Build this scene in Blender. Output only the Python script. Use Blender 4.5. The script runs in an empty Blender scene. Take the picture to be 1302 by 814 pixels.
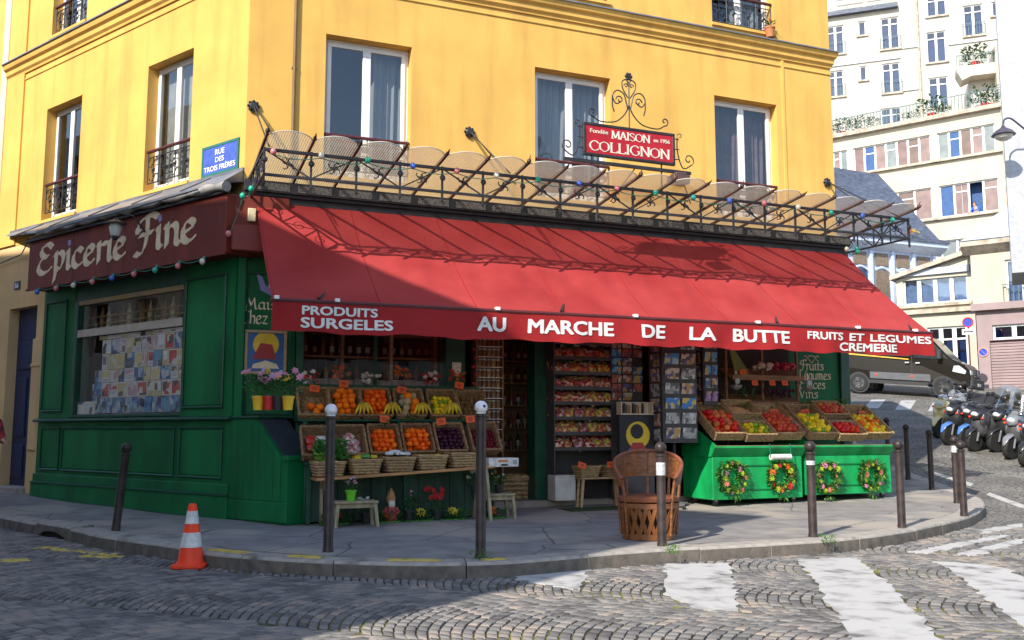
import bpy, bmesh, math, random
from mathutils import Vector, Matrix
rnd = random.Random(7)
R_ = math.radians
scene = bpy.context.scene
col = scene.collection
# ---------------------------------------------------------------- camera, sky, sun, exposure
FPX, PITCH, CAMZ = 1200.0, R_(6.64), 1.28          # focal length in photo pixels (1302 x 814), tilt, eye height
cam_d = bpy.data.cameras.new('camera'); cam = bpy.data.objects.new('camera', cam_d); col.objects.link(cam)
cam_d.sensor_width = 36; cam_d.lens = FPX / 1302 * 36; cam_d.clip_start = .1; cam_d.clip_end = 600
cam.location = (0, 0, CAMZ); cam.rotation_euler = (math.pi / 2 + PITCH, 0, 0)
scene.camera = cam
SUN_EL = R_(37); SUN_AZ = Vector((.57, .82)).normalized()   # horizontal travel direction of the light
world = bpy.data.worlds.new('World'); scene.world = world; world.use_nodes = True
wn = world.node_tree.nodes; bg = wn['Background']
sky = wn.new('ShaderNodeTexSky'); sky.sky_type = 'NISHITA'; sky.sun_disc = False
sky.sun_elevation = SUN_EL; sky.sun_rotation = math.atan2(-SUN_AZ.x, -SUN_AZ.y)
sky.air_density = 1.0; sky.dust_density = .6
world.node_tree.links.new(sky.outputs[0], bg.inputs[0]); bg.inputs[1].default_value = .15
sl = bpy.data.lights.new('sun', 'SUN'); sl.energy = 3.75; sl.angle = R_(.53); sl.color = (1, .93, .82)
so = bpy.data.objects.new('sun', sl); col.objects.link(so); so.location = (-30, -40, 50)
sdir = Vector((SUN_AZ.x * math.cos(SUN_EL), SUN_AZ.y * math.cos(SUN_EL), -math.sin(SUN_EL)))
so.rotation_euler = sdir.to_track_quat('-Z', 'Y').to_euler()
vs = scene.view_settings; vs.view_transform = 'Standard'; vs.look = 'None'; vs.gamma = 1; vs.exposure = 1.05
scene.cycles.max_bounces = 7; scene.cycles.diffuse_bounces = 4; scene.cycles.transparent_max_bounces = 10
scene.cycles.use_denoising = True; scene.cycles.caustics_reflective = False; scene.cycles.caustics_refractive = False

# ---------------------------------------------------------------- pixel -> place helpers
cp, sp = math.cos(PITCH), math.sin(PITCH)
CAM = Vector((0, 0, CAMZ))
def ray(px, py):
    x = (px - 651) / FPX; y = (407 - py) / FPX
    return Vector((x, cp - y * sp, sp + y * cp))
def hgt(Y):                                     # the ground rises up the hill away from the camera
    if Y < 14: return 0.0
    if Y < 24.7: return .0075 * (Y - 14) ** 2
    return .0075 * 10.7 ** 2 + .147 * (Y - 24.7)
def ground(px, py, dz=0.0):
    r = ray(px, py); Y = 3.0
    while Y < 120:
        t = Y / r.y
        if CAMZ + r.z * t <= hgt(Y) + dz: return CAM + r * t
        Y += .02
    return CAM + r * (120 / r.y)
def atz(px, py, z):
    r = ray(px, py); return CAM + r * ((z - CAMZ) / r.z)
class Fr:                                       # upright frame: x to the right along a front, y into it, z up
    def __init__(s, O, d):
        d = Vector(d[:2]).normalized()
        s.O = Vector((O[0], O[1], O[2] if len(O) > 2 else 0)); s.x = Vector((d.x, d.y, 0)); s.y = Vector((-d.y, d.x, 0)); s.ang = math.atan2(d.y, d.x)
    def w(s, x, y, z): return s.O + s.x * x + s.y * y + Vector((0, 0, z))
    def hit(s, px, py, off=0.0):
        r = ray(px, py); t = ((s.O - CAM).dot(s.y) + off) / r.dot(s.y); p = CAM + r * t
        return (p - s.O).dot(s.x), p.z - s.O.z
    def loc(s, p):
        q = Vector(p) - s.O; return Vector((q.dot(s.x), q.dot(s.y), q.z))
CX, CY = -4.07, 14.0
aL, aR = R_(52.1), R_(67.7)
W = Fr((0, 0), (1, 0))
RF = Fr((CX, CY), (math.sin(aR), math.cos(aR)))     # the long front under the awning
LF = Fr((CX, CY), (math.sin(aL), -math.cos(aL)))    # the short front, x negative to the left of the corner
# ---------------------------------------------------------------- mesh builder
class M:
    def __init__(s): s.v = []; s.f = []; s.m = []; s.cm = 0
    def add(s, vs, fs):
        k = len(s.v); s.v.extend(tuple(v) for v in vs)
        for q in fs: s.f.append(tuple(i + k for i in q)); s.m.append(s.cm)
        return s
    def box(s, x0, x1, y0, y1, z0, z1):
        return s.add([(x0,y0,z0),(x1,y0,z0),(x1,y1,z0),(x0,y1,z0),(x0,y0,z1),(x1,y0,z1),(x1,y1,z1),(x0,y1,z1)],
                     [(0,3,2,1),(4,5,6,7),(0,1,5,4),(1,2,6,5),(2,3,7,6),(3,0,4,7)])
    def hexa(s, p):                              # eight corners, bottom ring then top ring
        return s.add(p, [(0,3,2,1),(4,5,6,7),(0,1,5,4),(1,2,6,5),(2,3,7,6),(3,0,4,7)])
    def obox(s, c, ax, ay, az):
        c, ax, ay, az = map(Vector, (c, ax, ay, az)); P = []
        for dz in (-1, 1):
            for dx, dy in ((-1,-1),(1,-1),(1,1),(-1,1)): P.append(c + ax*dx + ay*dy + az*dz)
        return s.hexa(P)
    def bar(s, p, q, w, h, up=(0, 0, 1)):
        p, q, up = Vector(p), Vector(q), Vector(up); d = (q - p)
        a = d.cross(up)
        if a.length < 1e-6: a = d.cross(Vector((1, 0, 0)))
        a.normalize(); b = a.cross(d).normalized()
        return s.obox((p + q) / 2, a * w / 2, d / 2, b * h / 2)
    def tube(s, pts, r, n=6, cap=True):
        pts = [Vector(p) for p in pts]; k = len(pts)
        rr = r if isinstance(r, (list, tuple)) else [r] * k
        base = len(s.v); u = None; vs = []
        for i in range(k):
            d = (pts[min(i + 1, k - 1)] - pts[max(i - 1, 0)])
            if d.length < 1e-9: d = Vector((0, 0, 1))
            d.normalize()
            if u is None: u = d.orthogonal().normalized()
            u = (u - d * u.dot(d))
            if u.length < 1e-6: u = d.orthogonal()
            u.normalize(); b = d.cross(u)
            for j in range(n):
                a = 2 * math.pi * j / n; vs.append(pts[i] + (u * math.cos(a) + b * math.sin(a)) * rr[i])
        fs = [(i*n+j, i*n+(j+1) % n, (i+1)*n+(j+1) % n, (i+1)*n+j) for i in range(k - 1) for j in range(n)]
        if cap: fs += [tuple(range(n))[::-1], tuple((k-1)*n + j for j in range(n))]
        return s.add(vs, fs)
    def lathe(s, prof, n=16, o=(0, 0, 0), sx=1, sy=1):
        vs = []; fs = []; k = len(prof)
        for r, z in prof:
            for j in range(n):
                a = 2 * math.pi * j / n; vs.append((o[0] + r*math.cos(a)*sx, o[1] + r*math.sin(a)*sy, o[2] + z))
        fs = [(i*n+j, i*n+(j+1) % n, (i+1)*n+(j+1) % n, (i+1)*n+j) for i in range(k - 1) for j in range(n)]
        fs += [tuple(range(n))[::-1], tuple((k-1)*n + j for j in range(n))]
        return s.add(vs, fs)
    def ball(s, c, r, n=10, m=7, sc=(1, 1, 1)):
        pr = [(r * math.sin(math.pi * i / m) if 0 < i < m else r * .02, -r * math.cos(math.pi * i / m)) for i in range(m + 1)]
        vs = []; 
        for rr, z in pr:
            for j in range(n):
                a = 2 * math.pi * j / n; vs.append((c[0] + rr*math.cos(a)*sc[0], c[1] + rr*math.sin(a)*sc[1], c[2] + z*sc[2]))
        fs = [(i*n+j, i*n+(j+1) % n, (i+1)*n+(j+1) % n, (i+1)*n+j) for i in range(m) for j in range(n)]
        fs += [tuple(range(n))[::-1], tuple(m*n + j for j in range(n))]
        return s.add(vs, fs)
    def prism(s, pts, y0, y1):                  # outline in x-z, depth along y
        n = len(pts); vs = [(x, y0, z) for x, z in pts] + [(x, y1, z) for x, z in pts]
        return s.add(vs, [tuple(range(n)), tuple(range(2*n-1, n-1, -1))] + [(j, j + n, (j+1) % n + n, (j+1) % n) for j in range(n)])
    def slab(s, pts, z0, z1):                   # outline in x-y, depth along z
        n = len(pts); vs = [(x, y, z0) for x, y in pts] + [(x, y, z1) for x, y in pts]
        return s.add(vs, [tuple(range(n - 1, -1, -1)), tuple(range(n, 2*n))] + [(j, (j+1) % n, (j+1) % n + n, j + n) for j in range(n)])
    def extr(s, prof, x0, x1):                  # outline in y-z, run along x
        n = len(prof); vs = [(x0, y, z) for y, z in prof] + [(x1, y, z) for y, z in prof]
        return s.add(vs, [tuple(range(n)), tuple(range(2*n-1, n-1, -1))] + [(j, j + n, (j+1) % n + n, (j+1) % n) for j in range(n)])
    def wall(s, x0, x1, z0, z1, y, holes, depth):   # a front with openings and their reveals
        xs = sorted({x0, x1, *[h[0] for h in holes], *[h[1] for h in holes]}); zs = sorted({z0, z1, *[h[2] for h in holes], *[h[3] for h in holes]})
        for i in range(len(xs) - 1):
            for j in range(len(zs) - 1):
                mx, mz = (xs[i]+xs[i+1])/2, (zs[j]+zs[j+1])/2
                if any(h[0] < mx < h[1] and h[2] < mz < h[3] for h in holes): continue
                if not (x0 < mx < x1 and z0 < mz < z1): continue
                s.add([(xs[i],y,zs[j]),(xs[i+1],y,zs[j]),(xs[i+1],y,zs[j+1]),(xs[i],y,zs[j+1])], [(0,1,2,3)])
        for a, b, c, d in [h[:4] for h in holes]:
            s.add([(a,y,c),(b,y,c),(b,y,d),(a,y,d),(a,y+depth,c),(b,y+depth,c),(b,y+depth,d),(a,y+depth,d)],
                  [(0,4,5,1),(1,5,6,2),(2,6,7,3),(3,7,4,0)])
        return s
    def xf(s, fn):                              # map every vertex
        s.v = [tuple(fn(Vector(v))) for v in s.v]; return s
    def join(s, o): return s.add(o.v, o.f)
def finish(me, smooth):
    if smooth:
        me.shade_smooth() if hasattr(me, 'shade_smooth') else None
        me.polygons.foreach_set('use_smooth', [True] * len(me.polygons))
        me.set_sharp_from_angle(angle=R_(smooth if smooth is not True else 40))
def mesh_of(mb, fr, inv, mats, smooth, name):
    me = bpy.data.meshes.new(name)
    if fr is None: vs = mb.v
    else: vs = [inv @ fr.w(*v) for v in mb.v]
    me.from_pydata([tuple(v) for v in vs], [], mb.f)
    for m in mats: me.materials.append(m)
    if len(mats) > 1: me.polygons.foreach_set('material_index', mb.m)
    finish(me, smooth); me.update()
    return me
def props(o, label=None, cat=None, group=None, kind=None):
    if label: o['label'] = label
    if cat: o['category'] = cat
    if group: o['group'] = group
    if kind: o['kind'] = kind
class T:                                        # one thing: an Empty at its base and its parts
    def __init__(s, name, label, cat, fr=W, base=(0, 0, 0), group=None, kind=None):
        s.fr = fr; s.e = bpy.data.objects.new(name, None); col.objects.link(s.e)
        s.e.location = fr.w(*base); s.e.rotation_euler = (0, 0, fr.ang); s.e.empty_display_size = .2
        s.inv = (Matrix.Translation(s.e.location) @ Matrix.Rotation(fr.ang, 4, 'Z')).inverted()
        props(s.e, label, cat, group, kind)
    def part(s, name, mb, mat, par=None, fr=None, smooth=None, label=None, kind=None, bevel=0):
        mats = mat if isinstance(mat, (list, tuple)) else [mat]
        o = bpy.data.objects.new(name, mesh_of(mb, fr or s.fr, s.inv, mats, smooth, name)); col.objects.link(o)
        o.parent = par or s.e; props(o, label, kind=kind)
        if bevel:
            b = o.modifiers.new('b', 'BEVEL'); b.width = bevel; b.segments = 1; b.limit_method = 'ANGLE'
        return o
def solo(name, mb, mat, fr=W, base=(0, 0, 0), label=None, cat=None, group=None, kind=None, smooth=None, bevel=0):
    t = Matrix.Translation(fr.w(*base)) @ Matrix.Rotation(fr.ang, 4, 'Z')
    mats = mat if isinstance(mat, (list, tuple)) else [mat]
    o = bpy.data.objects.new(name, mesh_of(mb, fr, t.inverted(), mats, smooth, name)); col.objects.link(o)
    o.location = fr.w(*base); o.rotation_euler = (0, 0, fr.ang); props(o, label, cat, group, kind)
    if bevel:
        b = o.modifiers.new('b', 'BEVEL'); b.width = bevel; b.segments = 1; b.limit_method = 'ANGLE'
    return o
def dup(o, loc=None, rz=None, label=None, parent=None, scale=None):   # a copy of a thing with copies of its parts
    c = o.copy(); col.objects.link(c)
    if parent: c.parent = parent
    if loc is not None: c.location = loc
    if rz is not None: c.rotation_euler = (0, 0, rz)
    if scale is not None: c.scale = (scale,) * 3 if not isinstance(scale, tuple) else scale
    if label: c['label'] = label
    for ch in o.children: dup(ch, parent=c)
    return c
def kid(o, parent, loc=(0, 0, 0), rot=(0, 0, 0), sc=(1, 1, 1)):     # a shared-mesh piece under a parent
    c = bpy.data.objects.new(o.name.split('.')[0], o.data); col.objects.link(c); c.parent = parent
    c.location = loc; c.rotation_euler = rot; c.scale = sc; return c
def bare(name, mb, mats, smooth=None):          # mesh data only
    return mesh_of(mb, None, None, mats if isinstance(mats, (list, tuple)) else [mats], smooth, name)
def put(name, me, loc, rot=(0, 0, 0), sc=(1, 1, 1), parent=None, label=None, cat=None, group=None, kind=None):
    o = bpy.data.objects.new(name, me); col.objects.link(o); o.location = loc; o.rotation_euler = rot; o.scale = sc
    if parent: o.parent = parent
    props(o, label, cat, group, kind); return o
# ---------------------------------------------------------------- materials
MAT = {}
def mat(name, c, rough=.6, var=.12, scale=6, bump=.08, bscale=60, metal=0, spec=.4, rand=0, c2=None, lo=.35, hi=.65, stretch=None, dist=.01, emit=0, coat=0, transl=0, det=6):
    if name in MAT: return MAT[name]
    m = bpy.data.materials.new(name); m.use_nodes = True; nt = m.node_tree; N = nt.nodes; Lk = nt.links.new
    b = N['Principled BSDF']; b.inputs['Roughness'].default_value = rough; b.inputs['Metallic'].default_value = metal
    b.inputs['Specular IOR Level'].default_value = spec; b.inputs['Coat Weight'].default_value = coat
    tc = N.new('ShaderNodeTexCoord'); mp = N.new('ShaderNodeMapping'); Lk(tc.outputs['Object'], mp.inputs[0])
    if stretch: mp.inputs['Scale'].default_value = stretch
    nz = N.new('ShaderNodeTexNoise'); nz.inputs['Scale'].default_value = scale; nz.inputs['Detail'].default_value = det; Lk(mp.outputs[0], nz.inputs['Vector'])
    rp = N.new('ShaderNodeMapRange'); rp.inputs[1].default_value = lo; rp.inputs[2].default_value = hi; Lk(nz.outputs[0], rp.inputs[0])
    mx = N.new('ShaderNodeMix'); mx.data_type = 'RGBA'; Lk(rp.outputs[0], mx.inputs['Factor'])
    a = tuple(min(1, x * (1 - var)) for x in c); d = c2 or tuple(min(1, x * (1 + var)) for x in c)
    mx.inputs['A'].default_value = (*a, 1); mx.inputs['B'].default_value = (*d, 1)
    out = mx.outputs['Result']
    if rand:
        oi = N.new('ShaderNodeObjectInfo'); hs = N.new('ShaderNodeHueSaturation'); Lk(out, hs.inputs['Color'])
        r2 = N.new('ShaderNodeMapRange'); r2.inputs[3].default_value = 1 - rand; r2.inputs[4].default_value = 1 + rand; Lk(oi.outputs['Random'], r2.inputs[0]); Lk(r2.outputs[0], hs.inputs['Value'])
        r3 = N.new('ShaderNodeMapRange'); r3.inputs[3].default_value = .5 - rand * .06; r3.inputs[4].default_value = .5 + rand * .06; Lk(oi.outputs['Random'], r3.inputs[0]); Lk(r3.outputs[0], hs.inputs['Hue'])
        out = hs.outputs[0]
    Lk(out, b.inputs['Base Color'])
    if bump:
        n2 = N.new('ShaderNodeTexNoise'); n2.inputs['Scale'].default_value = bscale; n2.inputs['Detail'].default_value = 4; Lk(mp.outputs[0], n2.inputs['Vector'])
        bp = N.new('ShaderNodeBump'); bp.inputs['Strength'].default_value = bump; bp.inputs['Distance'].default_value = dist; Lk(n2.outputs[0], bp.inputs['Height']); Lk(bp.outputs[0], b.inputs['Normal'])
    if emit: b.inputs['Emission Color'].default_value = (*c, 1); b.inputs['Emission Strength'].default_value = emit
    if transl:
        tr = N.new('ShaderNodeBsdfTranslucent'); Lk(out, tr.inputs[0]); ms = N.new('ShaderNodeMixShader'); ms.inputs[0].default_value = transl
        Lk(b.outputs[0], ms.inputs[1]); Lk(tr.outputs[0], ms.inputs[2]); Lk(ms.outputs[0], N['Material Output'].inputs[0])
    MAT[name] = m; return m
def glass(name, tint=(.55, .6, .62), clear=.75, ribs=0, rough=.02, base=None):   # a pane: mirror-like at a slant, see-through straight on
    if name in MAT: return MAT[name]
    m = bpy.data.materials.new(name); m.use_nodes = True; nt = m.node_tree; N = nt.nodes; Lk = nt.links.new
    N.remove(N['Principled BSDF'])
    tr = N.new('ShaderNodeBsdfTransparent'); tr.inputs[0].default_value = (*tint, 1)
    gl = N.new('ShaderNodeBsdfGlossy'); gl.inputs['Roughness'].default_value = rough; gl.inputs[0].default_value = (1, 1, 1, 1)
    fr = N.new('ShaderNodeLayerWeight'); fr.inputs[0].default_value = .5; pw = N.new('ShaderNodeMath'); pw.operation = 'POWER'; pw.inputs[1].default_value = 4; Lk(fr.outputs['Facing'], pw.inputs[0])
    ad = N.new('ShaderNodeMath'); ad.operation = 'MULTIPLY_ADD'; ad.inputs[1].default_value = .85; ad.inputs[2].default_value = .05 + (1 - clear if not base else 0); Lk(pw.outputs[0], ad.inputs[0])
    ms = N.new('ShaderNodeMixShader'); Lk(ad.outputs[0], ms.inputs[0])
    first = tr.outputs[0]
    if base:
        df = N.new('ShaderNodeBsdfPrincipled'); df.inputs['Base Color'].default_value = (*base, 1); df.inputs['Roughness'].default_value = .35
        tl = N.new('ShaderNodeBsdfTranslucent'); tl.inputs[0].default_value = (*base, 1)
        m1 = N.new('ShaderNodeMixShader'); m1.inputs[0].default_value = .7; Lk(df.outputs[0], m1.inputs[1]); Lk(tl.outputs[0], m1.inputs[2])
        m0 = N.new('ShaderNodeMixShader'); m0.inputs[0].default_value = 1 - clear; Lk(tr.outputs[0], m0.inputs[1]); Lk(m1.outputs[0], m0.inputs[2]); first = m0.outputs[0]
    Lk(first, ms.inputs[1]); Lk(gl.outputs[0], ms.inputs[2]); Lk(ms.outputs[0], N['Material Output'].inputs[0])
    tc = N.new('ShaderNodeTexCoord'); bp = N.new('ShaderNodeBump')
    if ribs:
        wv = N.new('ShaderNodeTexWave'); wv.bands_direction = 'X'; wv.inputs['Scale'].default_value = ribs; Lk(tc.outputs['Object'], wv.inputs['Vector']); Lk(wv.outputs['Fac'], bp.inputs['Height']); bp.inputs['Strength'].default_value = .8; bp.inputs['Distance'].default_value = .01
    else:
        nz = N.new('ShaderNodeTexNoise'); nz.inputs['Scale'].default_value = 1.3; Lk(tc.outputs['Object'], nz.inputs['Vector']); Lk(nz.outputs[0], bp.inputs['Height']); bp.inputs['Strength'].default_value = .12; bp.inputs['Distance'].default_value = .02
    Lk(bp.outputs[0], gl.inputs['Normal'])
    MAT[name] = m; return m
def printed(name, cols, scale=8, rough=.5):      # a flat printed card: small blocks of ink
    if name in MAT: return MAT[name]
    m = bpy.data.materials.new(name); m.use_nodes = True; nt = m.node_tree; N = nt.nodes; Lk = nt.links.new; b = N['Principled BSDF']; b.inputs['Roughness'].default_value = rough
    tc = N.new('ShaderNodeTexCoord'); oi = N.new('ShaderNodeObjectInfo'); ad = N.new('ShaderNodeVectorMath'); ad.operation = 'ADD'; Lk(tc.outputs['Object'], ad.inputs[0]); Lk(oi.outputs['Location'], ad.inputs[1])
    vo = N.new('ShaderNodeTexVoronoi'); vo.distance = 'CHEBYCHEV'; vo.inputs['Scale'].default_value = scale; Lk(ad.outputs[0], vo.inputs['Vector'])
    cr = N.new('ShaderNodeValToRGB'); cr.color_ramp.interpolation = 'CONSTANT'; e = cr.color_ramp.elements
    sp_ = N.new('ShaderNodeSeparateColor'); Lk(vo.outputs['Color'], sp_.inputs[0]); Lk(sp_.outputs[0], cr.inputs[0])
    for i, c in enumerate(cols):
        if i < 2: el = e[i]; el.position = i / len(cols)
        else: el = e.new(i / len(cols))
        el.color = (*c, 1)
    Lk(cr.outputs[0], b.inputs['Base Color']); MAT[name] = m; return m
# ---------------------------------------------------------------- lettering
def text_mb(txt, size, bold=0.0, ext=.004, sx=1.0, y=0.0, x=0.0, z=0.0, align='LEFT', shear=0, space=1.0):
    cu = bpy.data.curves.new('t', 'FONT'); cu.body = txt; cu.size = size; cu.extrude = ext; cu.offset = bold * size; cu.align_x = align; cu.resolution_u = 3; cu.shear = shear; cu.space_character = space
    o = bpy.data.objects.new('t', cu); col.objects.link(o); bpy.context.view_layer.update()
    me = bpy.data.meshes.new_from_object(o.evaluated_get(bpy.context.evaluated_depsgraph_get()))
    mb = M(); mb.add([(x + v.co.x * sx, y - v.co.z - ext, z + v.co.y) for v in me.vertices], [tuple(p.vertices) for p in me.polygons])
    bpy.data.objects.remove(o); bpy.data.curves.remove(cu); bpy.data.meshes.remove(me)
    return mb
def width(mb): xs = [v[0] for v in mb.v]; return min(xs), max(xs)
def fit_text(txt, x0, x1, z0, cap, bold=.02, ext=.004, y=0.0, **k):     # letters of cap height between two x
    mb = text_mb(txt, cap / .73, 0, ext, **k); a, b = width(mb); s = (x1 - x0) / (b - a); w = bold * cap * 1.6; out = M()
    for i, (dx, dz) in enumerate(((0, 0), (w, 0), (-w, 0), (w, w*.6), (-w, w*.6), (0, -w*.6))):      # weight by overlaid strokes
        out.add([(x0 + (v[0] - a) * s + dx, v[1] + y - .0003 * i, v[2] + z0 + dz) for v in mb.v], mb.f)
    return out
def spline(P, n=6, closed=False):
    P = [Vector(p) for p in P]; out = []; k = len(P)
    for i in range(k - 1):
        p0, p1, p2, p3 = P[max(i-1, 0)], P[i], P[i+1], P[min(i+2, k-1)]
        for j in range(n):
            t = j / n; out.append(.5 * ((2*p1) + (p2-p0)*t + (2*p0-5*p1+4*p2-p3)*t*t + (3*p1-p0-3*p2+p3)*t**3))
    out.append(P[-1]); return out
def pen(strokes, nib, thin=.012, y=0.0, n=6):     # broad-nib lettering from centre lines in x-z
    mb = M(); nx, nz = nib; d = 0
    for st in strokes:
        pts = spline([(a, b) for a, b in st], n) if len(st) > 2 else [Vector(p) for p in st]
        for i in range(len(pts) - 1):
            p, q = pts[i], pts[i + 1]; t = q - p
            if t.length < 1e-6: continue
            t.normalize(); o = Vector((-t.y, t.x)) * thin / 2; w = Vector((nx, nz)) / 2
            if abs(t.x * nz - t.y * nx) / 2 < thin / 2: w = o
            elif (w.x * o.x + w.y * o.y) < 0: w = -w
            p2, q2 = p - t * thin * .2, q + t * thin * .2
            a = [p2 + w, p2 - w, q2 - w, q2 + w]; d += 1; yy = y - .0004 * (d % 9)
            ar = sum(a[k].x * a[(k+1) % 4].y - a[(k+1) % 4].x * a[k].y for k in range(4))
            if ar < 0: a.reverse()
            mb.add([(v.x, yy, v.y) for v in a] + [(v.x, y + .006, v.y) for v in a], [(0,1,2,3),(0,4,5,1),(1,5,6,2),(2,6,7,3),(3,7,4,0)])
    return mb
def curl(cx, cz, r0, r1, a0, a1, n=16):           # spiral centre line in x-z
    return [(cx + (r0 + (r1-r0)*i/n) * math.cos(a0 + (a1-a0)*i/n), cz + (r0 + (r1-r0)*i/n) * math.sin(a0 + (a1-a0)*i/n)) for i in range(n + 1)]
def leaf_mesh(name, L_, W_, m, fold=.25):
    return bare(name, M().add([(0,0,0),(L_*.35,W_/2,fold*W_),(L_*.35,-W_/2,fold*W_),(L_*.4,0,0),(L_,0,-fold*L_*.3)], [(0,3,1),(0,2,3),(1,3,4),(3,2,4)]), m)
def leaves(mb, c, rad, n, L_, W_, rg, up=.3, flat=1.0):    # loose leaves spread through a volume
    for _ in range(n):
        a = rg.uniform(0, 6.283); e = rg.uniform(-.6, 1); rr = rad * rg.random() ** .5
        p = Vector(c) + Vector((math.cos(a) * rr, math.sin(a) * rr * flat, e * rad * .8))
        d = Vector((math.cos(a), math.sin(a) * flat, up + rg.uniform(-.5, .6))).normalized(); s = d.cross(Vector((rg.uniform(-.5,.5), rg.uniform(-.5,.5), 1))).normalized()
        l, w = L_ * rg.uniform(.7, 1.2), W_ * rg.uniform(.7, 1.2); u = s.cross(d)
        mb.add([p, p + d*l*.45 + s*w/2 + u*w*.2, p + d*l - u*l*.15, p + d*l*.45 - s*w/2 + u*w*.2], [(0, 1, 2), (0, 2, 3)])
    return mb
def flower(mb, c, r, rg, petals=6, tilt=None):
    nrm = Vector(tilt or (rg.uniform(-.5,.5), rg.uniform(-1,-.3), rg.uniform(.2,.9))).normalized(); u = nrm.orthogonal().normalized(); v = nrm.cross(u); c = Vector(c)
    for lay in range(2):
        rr = r * (1 - .35 * lay); b = c + nrm * r * .22 * lay
        for i in range(petals):
            a = 6.283 * (i + .5 * lay) / petals; d = u * math.cos(a) + v * math.sin(a); s = nrm.cross(d) * rr * 3.3 / petals
            mb.add([b, b + d*rr*.6 + s*.5 + nrm*rr*.18, b + d*rr + nrm*rr*.1, b + d*rr*.6 - s*.5 + nrm*rr*.18], [(0,1,2),(0,2,3)])
    return mb
# ================================================================ the setting: road, setts, pavement, kerb
def ramp_mat(name, stops, scale, rough=.8, bump=.3, bscale=40, dist=.01, island=0.0, patch=None, vor=0.0, det=5):
    if name in MAT: return MAT[name]
    m = bpy.data.materials.new(name); m.use_nodes = True; nt = m.node_tree; N = nt.nodes; Lk = nt.links.new; b = N['Principled BSDF']; b.inputs['Roughness'].default_value = rough; b.inputs['Specular IOR Level'].default_value = .3
    tc = N.new('ShaderNodeTexCoord'); nz = N.new('ShaderNodeTexNoise'); nz.inputs['Scale'].default_value = scale; nz.inputs['Detail'].default_value = det; Lk(tc.outputs['Object'], nz.inputs['Vector'])
    fac = nz.outputs[0]
    if island:
        ge = N.new('ShaderNodeNewGeometry'); mm = N.new('ShaderNodeMath'); mm.operation = 'MULTIPLY_ADD'; mm.inputs[1].default_value = island; Lk(ge.outputs['Random Per Island'], mm.inputs[0]); Lk(nz.outputs[0], mm.inputs[2])
        m3 = N.new('ShaderNodeMath'); m3.operation = 'SUBTRACT'; m3.inputs[1].default_value = island / 2; Lk(mm.outputs[0], m3.inputs[0]); fac = m3.outputs[0]
    cr = N.new('ShaderNodeValToRGB'); e = cr.color_ramp.elements; Lk(fac, cr.inputs[0])
    for i, (p, c) in enumerate(stops):
        el = e[i] if i < 2 else e.new(p)
        el.position = p; el.color = (*c, 1)
    out = cr.outputs[0]
    if patch:
        pc, ps, lo, hi = patch; n3 = N.new('ShaderNodeTexNoise'); n3.inputs['Scale'].default_value = ps; n3.inputs['Detail'].default_value = 3; Lk(tc.outputs['Object'], n3.inputs['Vector'])
        rp = N.new('ShaderNodeMapRange'); rp.inputs[1].default_value = lo; rp.inputs[2].default_value = hi; Lk(n3.outputs[0], rp.inputs[0])
        mx = N.new('ShaderNodeMix'); mx.data_type = 'RGBA'; Lk(rp.outputs[0], mx.inputs['Factor']); Lk(out, mx.inputs['A']); mx.inputs['B'].default_value = (*pc, 1); out = mx.outputs['Result']
    Lk(out, b.inputs['Base Color'])
    n2 = N.new('ShaderNodeTexNoise'); n2.inputs['Scale'].default_value = bscale; n2.inputs['Detail'].default_value = 5; Lk(tc.outputs['Object'], n2.inputs['Vector'])
    bp = N.new('ShaderNodeBump'); bp.inputs['Strength'].default_value = bump; bp.inputs['Distance'].default_value = dist; h = n2.outputs[0]
    if vor:
        vo = N.new('ShaderNodeTexVoronoi'); vo.feature = 'DISTANCE_TO_EDGE'; vo.inputs['Scale'].default_value = vor; Lk(tc.outputs['Object'], vo.inputs['Vector']); r4 = N.new('ShaderNodeMapRange'); r4.inputs[2].default_value = .12; Lk(vo.outputs[0], r4.inputs[0])
        am = N.new('ShaderNodeMath'); am.operation = 'MULTIPLY_ADD'; am.inputs[1].default_value = .3; Lk(n2.outputs[0], am.inputs[0]); Lk(r4.outputs[0], am.inputs[2]); h = am.outputs[0]
        mv = N.new('ShaderNodeMix'); mv.data_type = 'RGBA'; Lk(r4.outputs[0], mv.inputs['Factor']); mv.inputs['A'].default_value = (.05, .046, .035, 1); Lk(out, mv.inputs['B']); Lk(mv.outputs['Result'], b.inputs['Base Color'])
    Lk(h, bp.inputs['Height']); Lk(bp.outputs[0], b.inputs['Normal']); MAT[name] = m; return m
m_joint = ramp_mat('joint_earth', [(.3, (.028, .024, .018)), (.55, (.05, .045, .03)), (.7, (.10, .10, .02))], 1.1, .95, .5, 60, patch=((.17, .17, .02), .7, .5, .6))
m_road = ramp_mat('worn_road', [(.3, (.12, .112, .105)), (.5, (.175, .165, .152)), (.75, (.25, .23, .205))], .9, .85, .5, 50, .012, vor=7.5)
m_sett = ramp_mat('granite_setts', [(.18, (.09, .084, .082)), (.42, (.15, .142, .135)), (.62, (.20, .188, .175)), (.87, (.29, .235, .19))], 2.2, .72, .5, 55, .008, island=.5)
m_wpaint = ramp_mat('worn_white_paint', [(.30, (.13, .125, .12)), (.39, (.30, .29, .28)), (.52, (.42, .41, .395))], 4.2, .75, .4, 45, .006, island=.16)
m_ypaint = ramp_mat('worn_yellow_paint', [(.34, (.22, .19, .12)), (.48, (.55, .40, .09)), (.7, (.62, .46, .12))], 9, .8, .3)
m_asph = ramp_mat('pavement_asphalt', [(.3, (.17, .157, .15)), (.5, (.215, .20, .19)), (.7, (.265, .245, .23))], 3.0, .82, .35, 140, .004, patch=((.32, .285, .24), .55, .52, .6))
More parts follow.
